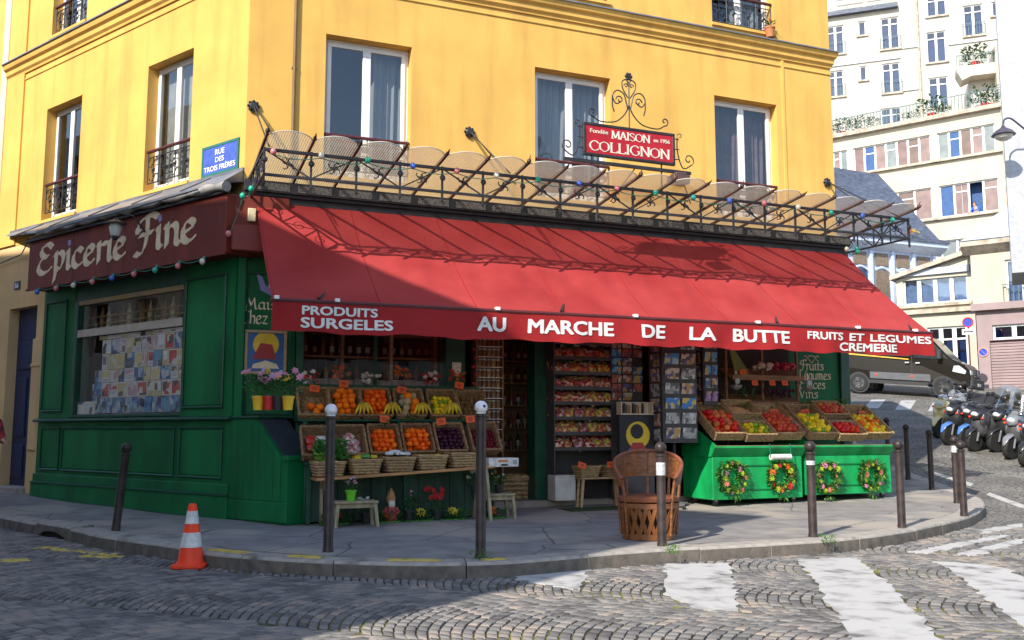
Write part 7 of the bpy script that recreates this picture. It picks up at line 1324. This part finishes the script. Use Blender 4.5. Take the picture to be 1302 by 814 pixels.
pe.part('shirt', M().lathe([(.20, -.3), (.20, .0), (.185, .2), (.19, .36), (.08, .42)], 14, (0, .17, 0), 1, .75).tube([(-.1, .1, .37), (-.22, .05, .33), (-.28, -.05, .13)], [.09, .085, .07], 9).tube([(.1, .1, .37), (.2, .07, .33), (.18, -.07, .12)], [.09, .085, .07], 9), m_tblue, fr=pf, smooth=True); pe.part('hair', M().ball((-.06, .02, .65), .105, 12, 8, (1, 1, .95)), m_hair, fr=pf, smooth=True)
# --- house with the blue slate roof
f2_ = Fr((*at_px(1093, 46), 0), (RF.x.x, RF.x.y)); sr = T('slate_roofed_house', 'pale blue shopfronted house with a steep blue slate roof', 'building', f2_, (0, 0, 3))
ez = (f2_.hit(1093, 303)[1] + f2_.hit(1190, 322)[1])/2; ex1_ = f2_.hit(1192, 330)[0]; m_pblue2 = mat('pale_blue_joinery', (.50, .58, .74), .55, var=.08)
sr.part('wall', M().box(-4, ex1_, .1, 7, 1.5, ez), m_pblue2); sr.part('cornice', M().extr([(.1, ez - .35), (-.15, ez - .2), (-.45, ez), (-.45, ez + .2), (.1, ez + .2)], -4, ex1_ + .3), m_pblue2); sr.part('gutter', M().box(-4, ex1_ + .35, -.52, -.40, ez + .2, ez + .38), m_slate)
rz1 = f2_.hit(1117, 222, 2.2)[1]; rx1 = f2_.hit(1117, 222, 2.2)[0]
sr.part('roof', M().add([(-5, -.3, ez + .35), (ex1_, -.3, ez + .35), (ex1_, 6, ez + .35), (-5, 6, ez + .35), (-5, 1.6, rz1), (rx1, 2.2, rz1), (rx1, 5, rz1), (-5, 5, rz1)], [(0,1,5,4),(1,2,6,5),(2,3,7,6),(4,5,6,7),(3,0,4,7)]), m_slate)
m_bwin = mat('brown_shutter', (.20, .15, .11), .7, var=.2, scale=8, bump=.2)
for k in range(4):
    xa = -.1 + k*(ex1_ + .1)/4 + .08; xb = xa + (ex1_)/4 - .55; p_ = sr.part('bay_panel', M().box(xa, xb, .02, .098, ez - 1.1, ez - .45), m_bwin); p2 = sr.part('bay_panel', M().box(xa, xb, .02, .098, 2.5, ez - 1.35), m_bwin if k != 0 else m_farpane)
    sr.part('pilaster', M().box(xb + .16, xb + .32, -.06, .1, 1.8, ez - .36), m_pblue2); sr.part('arch_band', M().tube([(xa + (xb - xa)*q/8, .05, ez - 1.33 + .14*math.sin(math.pi*q/8)) for q in range(9)], .07, 6), m_pblue2)
fbx, fbz = f2_.hit(1160, 303, -.4); bouquet('small window box of yellow and orange flowers on the slate house gutter', f2_, fbx, -.45, ez + .5, ('yellow', 'orange'), frg, 14, .35, .12, 30)
# --- small cream house with the curtained window band
f3 = Fr((*at_px(1190, 43), 0), dB); sh_ = T('small_cream_house', 'small cream house with a band of curtained windows behind the van', 'building', f3, (0, 0, 3))
hx0, hx1 = f3.hit(1141, 400)[0], f3.hit(1240, 400)[0]; ra = f3.hit(1139, 357)[1]; rb_ = f3.hit(1236, 322)[1]; hb = rect(f3, 1148, 349, 1231, 386); hl = rect(f3, 1180, 415, 1231, 468)
sh_.part('wall', M().wall(hx0, hx1, 1.5, min(ra, rb_) - .05, 0, [hb, hl], .2), m_cw); sh_.part('gable', M().prism([(hx0, min(ra, rb_) - .05), (hx1, min(ra, rb_) - .05), (hx1, rb_), (hx0, ra)], 0.0, 5), m_cw); sh_.part('roof_edge', M().prism([(hx0 - .2, ra), (hx1, rb_), (hx1, rb_ + .2), (hx0 - .2, ra + .2)], -.3, 5.2), m_ledge); sh_.part('back', M().box(hx0, hx1, .8, 5, 1.5, min(ra, rb_) - .06), m_skyrefl)
far_window(sh_, f3, hb, bars=4, curtain=True, transom=False); sh_.part('shutter_box', M().box(hb[0] - .1, hb[1] + .1, -.12, .12, hb[3], hb[3] + .3), mat('grey_shutter_box', (.42, .45, .52), .6)); far_window(sh_, f3, hl, bars=3, transom=True, sill=False)
sh_.part('string_course', M().box(hx0 - .1, hx1, -.2, .0, hb[2] - .45, hb[2] - .25), m_ledge)
# --- mauve garage house at the right edge
f4 = Fr((*at_px(1242, 41), 0), dB); mg = T('mauve_garage_house', 'cream house with mauve ground floor, roller shutter and slate roof at right', 'building', f4, (0, 0, 3)); m_mauve = mat('mauve_paint', (.30, .225, .225), .8, var=.08, scale=1.5)
mx0, mx1 = f4.hit(1241, 400)[0], f4.hit(1360, 400)[0]; mz = f4.hit(1290, 388)[1]; ec = f4.hit(1270, 311)[1]; sw_r = rect(f4, 1260, 431, 1345, 500); up_r = rect(f4, 1262, 411, 1345, 430); win_r = rect(f4, 1279, 328, 1325, 389)
mg.part('lower_wall', M().wall(mx0, mx1, 1.2, mz, 0, [sw_r[:2] + (1.2, sw_r[3]), up_r], .25), m_mauve); mg.part('upper_wall', M().wall(mx0 - .1, mx1, mz + .002, ec, .003, [win_r], .2), m_cw); mg.part('back', M().box(mx0, mx1, .7, 6, 1.2, ec), m_skyrefl); mg.part('ledge', M().box(mx0 - .15, mx1, -.25, .0, mz - .15, mz + .15), m_mauve); mg.part('cornice', M().extr([(.0, ec - .35), (-.2, ec - .2), (-.45, ec), (-.45, ec + .2), (.0, ec + .2)], mx0 - .4, mx1), m_ledge)
sl_ = M(); z = 1.2; k = 0
while z < sw_r[3] - .02: mg.part('shutter_slat', M().extr([(.16, z), (.12, z + .02), (.12, z + .10), (.16, z + .125), (.2, z + .06)], sw_r[0], sw_r[1]), m_mauve); z += .125
far_window(mg, f4, up_r, bars=3, transom=False, sill=False); far_window(mg, f4, win_r, bars=2, rail=True, curtain=True, transom=False)
rt = f4.hit(1302, 262, 2)[1]; rl = mx0 + (mx1 - mx0)*.55
mg.part('roof', M().add([(mx0 - .4, -.4, ec + .25), (mx1, -.4, ec + .25), (mx1, 6, ec + .25), (mx0 - .4, 6, ec + .25), (rl, 2.5, rt + .8), (mx1, 2.5, rt + .8)], [(0,1,5,4),(2,3,4,5),(3,0,4)]), mat('pale_zinc_roof', (.40, .44, .50), .5, var=.2, scale=2)); 
# --- sliver of a house on the right and its street lamp
f5 = Fr((*at_px(1295, 30), 0), (.885, -.466)); eh = T('edge_house', 'pale house wall just entering the frame at the upper right', 'building', f5, (0, 0, 1)); eh.part('wall', M().box(0, 5, 0, 3, 6.3, 17), mat('grey_white_plaster', (.36, .37, .40), .8)); eh.part('lower_wall', M().box(.6, 5, .5, 3, -.5, 6.29), m_cw)
lp_ = CAM + ray(1276, 172)*(29/ray(1276, 172).y); lf_ = Fr(tuple(lp_), (1, 0)); la = T('street_lamp', 'dark domed street lamp on a curved wall arm at the right edge', 'street lamp', lf_); m_lampd = mat('lamp_purple_grey', (.06, .05, .075), .4)
la.part('dome', M().lathe([(.0, .30), (.05, .30), (.08, .24), (.26, .13), (.36, .0), (.345, -.01), (.0, .03)], 18), m_lampd, smooth=35); la.part('glass', M().lathe([(.27, -.005), (.24, -.10), (.12, -.17), (.0, -.18)], 14), mat('lamp_glass', (.6, .58, .5), .3), smooth=True); la.part('arm', M().tube(spline([(0, 0, .3), (.05, 0, .5), (.25, 0, .55), (.6, .1, .35), (.95, .3, .2)], 4), .03, 6), m_lampd, smooth=True)
# --- signs
sp_ = CAM + ray(1235, 489)*(38.5/ray(1235, 489).y); s5 = Fr((sp_.x, sp_.y, hgt(38.5) + ROADZ), dB); ns_ = T('no_parking_sign', 'round blue and red no parking sign on a thin post behind the van', 'sign', s5); hz = s5.hit(1232, 410)[1]
m_sblue = mat('sign_blue', (.02, .07, .5), .4, bump=0); m_sred = mat('sign_red', (.55, .015, .02), .4, bump=0); ns_.part('post', M().tube([(0, .03, 0), (0, .03, hz + .2)], .03, 7), mat('brown_post', (.10, .03, .03), .6))
def noparking(t, hz, r, y=0.0, x=0.0, m_rim=None):
    t.part('disc', disc(x, hz, r, y, 24), m_sblue); rim = M().tube([(x + r*.9*math.cos(k*.2618), y - .004, hz + r*.9*math.sin(k*.2618)) for k in range(25)], r*.12, 6); t.part('rim', rim, m_rim or m_sred); t.part('bar', M().bar((x - r*.6, y - .006, hz + r*.6), (x + r*.6, y - .006, hz - r*.6), .01, r*.2, (0, 1, 0)), m_rim or m_sred)
noparking(ns_, hz, .21); ns_.part('plate', M().box(-.24, .24, -.01, .0, hz - .50, hz - .26), m_pkw); ns_.part('arrow', M().prism([(-.19, hz - .38), (-.12, hz - .33), (-.12, hz - .36), (.12, hz - .36), (.12, hz - .33), (.19, hz - .38), (.12, hz - .43), (.12, hz - .40), (-.12, hz - .40), (-.12, hz - .43)], -.014, -.0105), m_pblack)
wxx, wzz = f4.hit(1250, 448, -.03); wn2 = T('wall_no_parking_sign', 'small faded no parking disc on the mauve wall beside the shutter', 'sign', f4, (wxx, -.03, wzz)); noparking(wn2, wzz, .20, -.02, wxx, mat('faded_red', (.6, .3, .22), .6, bump=0))
# ================================================================ the van
va_, vb_ = ground(1101, 499, ROADZ), None
vr = Vector((14.75, 39.3)); vd = Vector((2.55, -1.95)).normalized(); WBASE = 3.2
vO = vr + vd*WBASE/2; vf = Fr((vO.x, vO.y, hgt(vO.y) + ROADZ), (vd.x, vd.y)); slope_v = (hgt((vr + vd*WBASE).y) - hgt(vr.y))/WBASE
vn = T('parked_van', 'dark bronze delivery van with grey side rubbing strip parked up the street', 'van', vf)
class Tilt:
    def __init__(s): s.ang = vf.ang
    def w(s, x, y, z): return vf.w(x, y, z + slope_v*x)
tv = Tilt(); m_vp = mat('bronze_van_paint', (.009, .0065, .0035), .35, var=.05, bump=0, coat=.3, metal=.2); m_vgrey = mat('van_grey_strip', (.10, .105, .115), .4, bump=0); m_vglass = mat('van_dark_glass', (.02, .025, .03), .08, bump=0, spec=.8); m_tyre = mat('tyre_rubber', (.018, .018, .018), .8, bump=.1); m_alloy = mat('alloy', (.35, .36, .37), .35, metal=.7, bump=0)
prof = [(-2.55, .42), (-2.58, 1.0), (-2.5, 2.25), (-2.3, 2.42), (.85, 2.42), (1.15, 2.30), (1.85, 1.50), (2.35, 1.28), (2.55, 1.05), (2.60, .75), (2.58, .42)]
HW = .98; n_ = len(prof); bb = M()
def hw(z): return HW - max(0, z - 1.2)*.13
bb.add([(x, -hw(z), z) for x, z in prof] + [(x, hw(z), z) for x, z in prof], [tuple(range(n_)), tuple(range(2*n_-1, n_-1, -1))] + [(j, j + n_, (j+1) % n_ + n_, (j+1) % n_) for j in range(n_)])
body = vn.part('body', bb, m_vp, fr=tv, bevel=.05)
vn.part('windscreen', M().hexa([(1.19,-.78,2.25),(1.19,.78,2.25),(1.16,.78,2.2),(1.16,-.78,2.2),(1.84,-.86,1.53),(1.84,.86,1.53),(1.8,.86,1.5),(1.8,-.86,1.5)]), m_vglass, fr=tv)
vn.part('windscreen', M().add([(1.18,-.80,2.285),(1.18,.80,2.285),(1.86,.88,1.51),(1.86,-.88,1.51)], [(0,1,2,3)]), m_vglass, fr=tv)
def sidep(pts, d=.012): return M().add([(x, -hw(z) - d, z) for x, z in pts] + [(x, -hw(z) + .02, z) for x, z in pts], [tuple(range(len(pts)))] + [(j, j + len(pts), (j+1) % len(pts) + len(pts), (j+1) % len(pts)) for j in range(len(pts))])
vn.part('side_window', sidep([(.55, 1.45), (1.55, 1.42), (1.66, 1.55), (1.12, 2.18), (.55, 2.2)]), m_vglass, fr=tv); vn.part('side_window', sidep([(-.9, 1.5), (.4, 1.48), (.4, 2.2), (-.9, 2.2)]), m_vglass, fr=tv)
vn.part('rubbing_strip', sidep([(-1.15, .55), (1.15, .55), (1.15, .82), (-1.15, .82)], .03), m_vgrey, fr=tv); vn.part('sill_strip', sidep([(-1.2, .36), (1.15, .36), (1.15, .50), (-1.2, .50)], .02), mat('van_black_plastic', (.03, .03, .032), .6), fr=tv); vn.part('side_line', sidep([(-2.4, 1.50), (.36, 1.36), (.36, 1.40), (-2.4, 1.56)], .016), mat('yellow_stripe', (.6, .34, .02), .4, bump=0), fr=tv)
for xx in (.45, -1.0): vn.part('door_gap', sidep([(xx, .45), (xx + .02, .45), (xx + .02, 2.2), (xx, 2.2)], .014), mat('van_black_plastic', ()), fr=tv)
for xx in (.22, .62): vn.part('handle', sidep([(xx, 1.22), (xx + .16, 1.23), (xx + .16, 1.28), (xx, 1.27)], .04), m_alloy, fr=tv)
for xx in (-.95, .42): vn.part('side_marker', sidep([(xx, .68), (xx + .1, .68), (xx + .1, .74), (xx, .74)], .045), m_cone, fr=tv)
vn.part('headlight', sidep([(1.95, .98), (2.40, .90), (2.45, 1.02), (2.2, 1.22), (2.02, 1.2)], .02), mat('headlight_glass', (.5, .52, .54), .15, bump=0), fr=tv); vn.part('headlight', M().box(2.45, 2.6, -.92, -.55, .88, 1.05), mat('headlight_glass', ()), fr=tv)
gr_ = vn.part('grille', M().box(2.52, 2.63, -.5, .5, .78, 1.1), mat('van_black_plastic', ()), fr=tv)
for k in range(3): vn.part('grille_bar', M().box(2.625, 2.645, -.48, .48, .83 + k*.09, .85 + k*.09), m_alloy, par=gr_, fr=tv)
em = M().tube([(2.66, .11*math.cos(k*.35), .95 + .11*math.sin(k*.35)) for k in range(19)], .012, 5)
for k in range(3): em.tube([(2.66, 0, .95), (2.66, .11*math.sin(k*2.094), .95 + .11*math.cos(k*2.094))], .012, 4)
vn.part('emblem', em, m_alloy, fr=tv); vn.part('bumper', M().box(2.45, 2.68, -.96, .96, .34, .74), mat('van_black_plastic', ()), fr=tv, bevel=.04); vn.part('number_plate', M().box(2.68, 2.695, -.26, .26, .46, .58), m_pkw, fr=tv)
mi_ = vn.part('mirror', M().box(1.45, 1.62, -1.22, -1.02, 1.42, 1.80), mat('van_black_plastic', ()), fr=tv, bevel=.03); vn.part('mirror_arm', M().box(1.5, 1.58, -1.04, -.9, 1.44, 1.5), mat('van_black_plastic', ()), par=mi_, fr=tv)
for xx in (-WBASE/2, WBASE/2):
    for sy in (-1, 1):
        yc_ = sy*.86; vn.part('wheel_arch', M().lathe([(.0, -.03), (.42, -.03), (.42, .03), (.0, .03)], 20).xf(lambda v: Vector((v.x + xx, v.z + sy*.965, v.y + .36))), mat('van_black_plastic', ()), fr=tv)
        w_ = vn.part('wheel', M().lathe([(.2, -.1), (.33, -.1), (.35, -.06), (.35, .06), (.33, .1), (.2, .1)], 22).xf(lambda v: Vector((v.x + xx, v.z + sy*.93, v.y + .35))), m_tyre, fr=tv, smooth=40); vn.part('rim', M().lathe([(.0, -.05), (.10, -.09), (.12, -.05), (.2, -.06), (.22, -.1), (.22, .1), (.0, .1)], 18).xf(lambda v: Vector((v.x + xx, v.z*(-sy) * -1 if sy < 0 else -v.z, v.y + .35)) + Vector((0, sy*.93, 0))), m_alloy, par=w_, fr=tv, smooth=40)
# ================================================================ scooters
def loft(mb, secs, n=12, pw=2.6):
    vs_l = []
    for x, yc_, zc_, hw_, hh in secs:
        for j in range(n):
            a = 2*math.pi*j/n; c, s_ = math.cos(a), math.sin(a); vs_l.append((x, yc_ + hw_*math.copysign(abs(c)**(2/pw), c), zc_ + hh*math.copysign(abs(s_)**(2/pw), s_)))
    k = len(secs); mb.add(vs_l, [(i*n+j, (i+1)*n+j, (i+1)*n+(j+1) % n, i*n+(j+1) % n) for i in range(k-1) for j in range(n)] + [tuple(range(n)), tuple((k-1)*n + j for j in range(n))][::1]); return mb
m_blk = mat('scooter_black', (.02, .02, .023), .3, bump=0, coat=.4); m_sgrey = mat('scooter_grey', (.16, .17, .19), .35, bump=0, coat=.3); m_scrm = mat('scooter_cream', (.62, .53, .26), .3, bump=0, coat=.5); m_sbl = mat('scooter_blue', (.06, .16, .42), .3, bump=0, coat=.4); m_seat = mat('scooter_seat', (.016, .016, .017), .65, bump=.1); m_chrome = mat('chrome', (.6, .6, .62), .15, metal=1, bump=0); m_tail = mat('tail_red', (.5, .012, .015), .2, bump=0); m_scrn = glass('scooter_screen', (.6, .62, .62), .95); m_apron = mat('leg_apron', (.05, .05, .053), .6, var=.2, bump=.2, bscale=10)
def scooter(label, px, py, heading, paint, fender=None, screen=False, topcase=False, apron=False, s=1.0, round_head=False):
    s = s*1.12
    g_ = ground(px, py, ROADZ); fr = Fr((g_.x, g_.y, g_.z), (math.cos(heading), math.sin(heading))); t = T('scooter', label, 'scooter', fr, group='scooters parked along the hill street')
    # origin under the front wheel; x forward
    class S_:
        ang = fr.ang
        @staticmethod
        def w(x, y, z): q = fr.w(x*s, y*s, 0); lean = .10*z; return fr.w(x*s, (y + lean)*s, z*s) + Vector((0, 0, hgt(q.y) - hgt(g_.y)))
    F = S_
    def wheel(xc, r, w):
        o = t.part('wheel', M().lathe([(r*.62, -w), (r*.92, -w), (r, -w*.5), (r, w*.5), (r*.92, w), (r*.62, w)], 20).xf(lambda v: Vector((v.x + xc, v.z, v.y + r))), m_tyre, fr=F, smooth=40); rb = M().lathe([(.0, -w*.6), (.05, -w*.9), (.06, -w*.3), (r*.5, -w*.25), (r*.6, -w*.8), (r*.64, -w*.8), (r*.64, w*.8), (.0, w*.8)], 16).xf(lambda v: Vector((v.x + xc, v.z, v.y + r))); t.part('rim', rb, m_alloy, par=o, fr=F, smooth=35)
    wheel(0, .25, .06); wheel(-1.28, .25, .065)
    t.part('front_fender', loft(M(), [(.26, 0, .34, .03, .02), (.18, 0, .47, .075, .03), (0, 0, .535, .085, .035), (-.18, 0, .46, .08, .035), (-.28, 0, .34, .06, .02)]), fender or paint, fr=F, smooth=50)
    t.part('fork', M().tube([(.0, -.085, .25), (-.10, -.07, .62), (-.16, -.02, .85)], .022, 6).tube([(.0, .085, .25), (-.10, .07, .62), (-.16, .02, .85)], .022, 6), m_sgrey, fr=F, smooth=True)
    t.part('leg_shield', loft(M(), [(-.02, 0, .62, .09, .10), (-.10, 0, .70, .20, .24), (-.20, 0, .66, .24, .30), (-.30, 0, .60, .24, .30), (-.33, 0, .58, .20, .26)]), paint, fr=F, smooth=50)
    t.part('nose', loft(M(), [(.06, 0, .80, .04, .05), (.0, 0, .82, .12, .10), (-.14, 0, .88, .17, .13), (-.26, 0, .93, .13, .10)]), paint, fr=F, smooth=50); t.part('headlight', M().ball((.02, 0, .86), .085 if round_head else .075, 12, 8, (.6, 1.25, .8)), mat('headlight_glass', ()), fr=F, smooth=True)
    for sy in (-1, 1): t.part('indicator', M().ball((-.04, sy*.17, .78), .035, 8, 6, (.7, 1, .7)), m_cone, fr=F, smooth=True)
    t.part('floorboard', loft(M(), [(-.28, 0, .33, .19, .05), (-.50, 0, .30, .20, .05), (-.75, 0, .32, .19, .07)]), m_blk, fr=F, smooth=50)
    t.part('rear_body', loft(M(), [(-.66, 0, .48, .13, .18), (-.80, 0, .54, .19, .22), (-1.10, 0, .60, .21, .20), (-1.42, 0, .68, .17, .14), (-1.62, 0, .74, .09, .07)]), paint, fr=F, smooth=50)
    t.part('seat', loft(M(), [(-.62, 0, .74, .09, .04), (-.74, 0, .77, .15, .07), (-1.0, 0, .79, .17, .07), (-1.12, 0, .84, .17, .08), (-1.45, 0, .87, .14, .06), (-1.56, 0, .87, .07, .03)]), m_seat, fr=F, smooth=50)
    t.part('engine', loft(M(), [(-.85, .06, .30, .10, .09), (-1.1, .08, .28, .12, .11), (-1.4, .10, .27, .08, .10)]), m_sgrey, fr=F, smooth=50); t.part('exhaust', M().tube([(-.9, -.13, .24), (-1.15, -.17, .24), (-1.6, -.19, .32)], [.02, .05, .055], 9), m_sgrey, fr=F, smooth=True)
    t.part('tail_light', M().ball((-1.63, 0, .74), .06, 9, 6, (.5, 1.5, .8)), m_tail, fr=F, smooth=True); t.part('rear_fender', loft(M(), [(-1.4, 0, .50, .07, .03), (-1.58, 0, .46, .08, .02), (-1.70, 0, .36, .08, .02)]), m_blk, fr=F, smooth=50); t.part('number_plate', M().box(-1.73, -1.715, -.10, .10, .36, .50), m_pkw, fr=F)
    t.part('handlebar', M().tube([(-.32, -.34, 1.03), (-.24, -.2, 1.05), (-.22, 0, 1.02), (-.24, .2, 1.05), (-.32, .34, 1.03)], .018, 6), m_blk, fr=F, smooth=True); t.part('instrument_cowl', loft(M(), [(-.08, 0, .98, .07, .05), (-.2, 0, 1.02, .12, .07), (-.32, 0, 1.02, .10, .05)]), paint if not round_head else m_chrome, fr=F, smooth=50)
    for sy in (-1, 1):
        mo = t.part('mirror', M().ball((-.27, sy*.36, 1.29), .065, 10, 7, (.4, 1.2, .85)), m_blk, fr=F, smooth=True); t.part('mirror_stem', M().tube([(-.27, sy*.24, 1.05), (-.27, sy*.33, 1.26)], .009, 5), m_blk, par=mo, fr=F)
    t.part('kickstand', M().tube([(-.75, .1, .25), (-.72, .26, .02)], .015, 5), m_blk, fr=F)
    if screen:
        n2 = 6; t.part('windscreen', M().add([(-.10 - .16*j/5 - .10*abs(2*i/n2 - 1)**2, (2*i/n2 - 1)*(.24 - .06*j/5), .98 + .42*j/5) for j in range(6) for i in range(n2 + 1)], [(j*(n2+1)+i, j*(n2+1)+i+1, (j+1)*(n2+1)+i+1, (j+1)*(n2+1)+i) for j in range(5) for i in range(n2)]), m_scrn, fr=F, smooth=True)
    if topcase: 
        tc_ = t.part('top_case', loft(M(), [(-1.42, 0, 1.08, .19, .10), (-1.5, 0, 1.09, .24, .15), (-1.75, 0, 1.09, .24, .15), (-1.85, 0, 1.08, .19, .11)]), m_sgrey, fr=F, smooth=50); t.part('reflector', M().box(-1.875, -1.83, -.16, .16, 1.04, 1.11), m_tail, par=tc_, fr=F); t.part('case_bracket', M().box(-1.7, -1.5, -.08, .08, .88, .96), m_blk, par=tc_, fr=F)
    if apron:
        t.part('leg_apron', loft(M(), [(.0, 0, .60, .08, .14), (-.12, 0, .60, .20, .28), (-.30, 0, .60, .26, .30), (-.52, 0, .58, .26, .20), (-.70, 0, .68, .19, .07)]), m_apron, fr=F, smooth=50)
    return t
scooter('dark scooter with mirrors standing behind the cream scooter', 1204, 548, R_(188), m_sgrey); scooter('grey scooter with red tailed top case at the back of the row', 1213, 553, R_(192), m_sgrey, topcase=True)
scooter('cream scooter with round headlight at the left of the row', 1192, 557, R_(222), m_scrm, round_head=True); scooter('black scooter with blue front mudguard next to the cream one', 1206, 566, R_(206), m_blk, m_sbl); scooter('black scooter with blue mudguard, second of that kind', 1228, 569, R_(203), m_blk, m_sbl)
scooter('black scooter under a dark leg apron in the middle of the row', 1238, 574, R_(205), m_blk, apron=True); scooter('black scooter with low screen behind the aproned one', 1266, 575, R_(200), m_blk, screen=True); scooter('grey scooter with tall windscreen and leg apron at the right', 1284, 584, R_(212), m_sgrey, apron=True, screen=True); scooter('dark scooter with orange indicator at the right edge of the photograph', 1304, 594, R_(215), m_blk, screen=True)
# ================================================================ person at the left edge
pg = W.w(-8.67, 15.6, hgt(15.6)); p2 = Fr(tuple(pg), (1, 0)); wk = T('person', 'person in a red checked shirt with a raised hand at the left edge', 'person', p2); m_plaid = printed('red_check_shirt', [(.35,.02,.03),(.42,.04,.05),(.08,.01,.015),(.3,.02,.025)], 22, .8)
skin_body(wk, 'body', [(0,0,.95),(0,0,1.15),(0,0,1.40),(0,.0,1.52),(0,-.02,1.62),(0,-.01,1.74),(.20,0,1.41),(.30,-.02,1.14),(.42,-.16,1.08),(.47,-.20,1.08),(-.20,0,1.41),(-.27,.02,1.12),(-.24,-.10,.88),(-.23,-.13,.80),(.10,0,.90),(.11,-.02,.50),(.11,.03,.08),(.11,-.10,.03),(-.10,0,.90),(-.13,-.12,.50),(-.13,-.02,.08),(-.13,-.16,.03)], [(0,1),(1,2),(2,3),(3,4),(4,5),(2,6),(6,7),(7,8),(8,9),(2,10),(10,11),(11,12),(12,13),(0,14),(14,15),(15,16),(16,17),(0,18),(18,19),(19,20),(20,21)], [(.16,.11),(.15,.11),(.16,.11),.055,.09,.085,.065,.048,.033,.03,.065,.048,.033,.03,.09,.06,.045,.04,.09,.06,.045,.04], m_skin)
for i, (a, b, r0) in enumerate((((.47,-.20,1.08),(.53,-.25,1.10),.010),((.47,-.21,1.07),(.55,-.26,1.07),.011),((.47,-.22,1.06),(.55,-.26,1.05),.010),((.46,-.22,1.05),(.53,-.25,1.03),.009),((.44,-.19,1.10),(.48,-.20,1.15),.011))): wk.part('finger', M().tube([a, tuple((Vector(a) + Vector(b))/2 + Vector((0, 0, .008))), b], [r0, r0, r0*.8], 7), m_skin, fr=p2, smooth=True)
wk.part('shirt', M().lathe([(.19, .92), (.185, 1.15), (.20, 1.38), (.12, 1.47), (.07, 1.49)], 16, (0, 0, 0), 1, .72).tube([(.14, 0, 1.42), (.21, 0, 1.38), (.30, -.02, 1.13), (.39, -.12, 1.085)], [.085, .085, .07, .052], 10).tube([(-.14, 0, 1.42), (-.21, 0, 1.38), (-.27, .02, 1.12), (-.245, -.08, .92)], [.085, .085, .07, .052], 10), m_plaid, fr=p2, smooth=True)
wk.part('trousers', M().tube([(.09, 0, 1.0), (.10, 0, .85), (.11, -.02, .50), (.11, .03, .06)], [.12, .115, .085, .075], 10).tube([(-.09, 0, 1.0), (-.10, 0, .85), (-.13, -.12, .50), (-.13, -.02, .06)], [.12, .115, .085, .075], 10), m_jean, fr=p2, smooth=True); wk.part('hair', M().ball((0, .02, 1.75), .105, 14, 9, (1, 1.05, .9)), m_hair, fr=p2, smooth=True)
for sx in (.11, -.13): wk.part('shoe', loft(M(), [(0, 0, .04, .04, .04), (.06, 0, .045, .05, .045), (.16, 0, .035, .05, .035), (.24, 0, .025, .035, .025)]).xf(lambda v: Vector((sx + v.y, .06 - v.x - (.04 if sx < 0 else 0), v.z))), m_potd, fr=p2, smooth=50)
for sx in (-1, 1): wk.part('eye', M().ball((sx*.033, -.098, 1.70), .012, 8, 6), m_pkw, fr=p2)
wk.part('nose', M().ball((0, -.11, 1.675), .016, 8, 6, (1, 1, 1.6)), m_skin, fr=p2); wk.part('mouth', M().box(-.025, .025, -.102, -.094, 1.632, 1.64), m_potr, fr=p2)
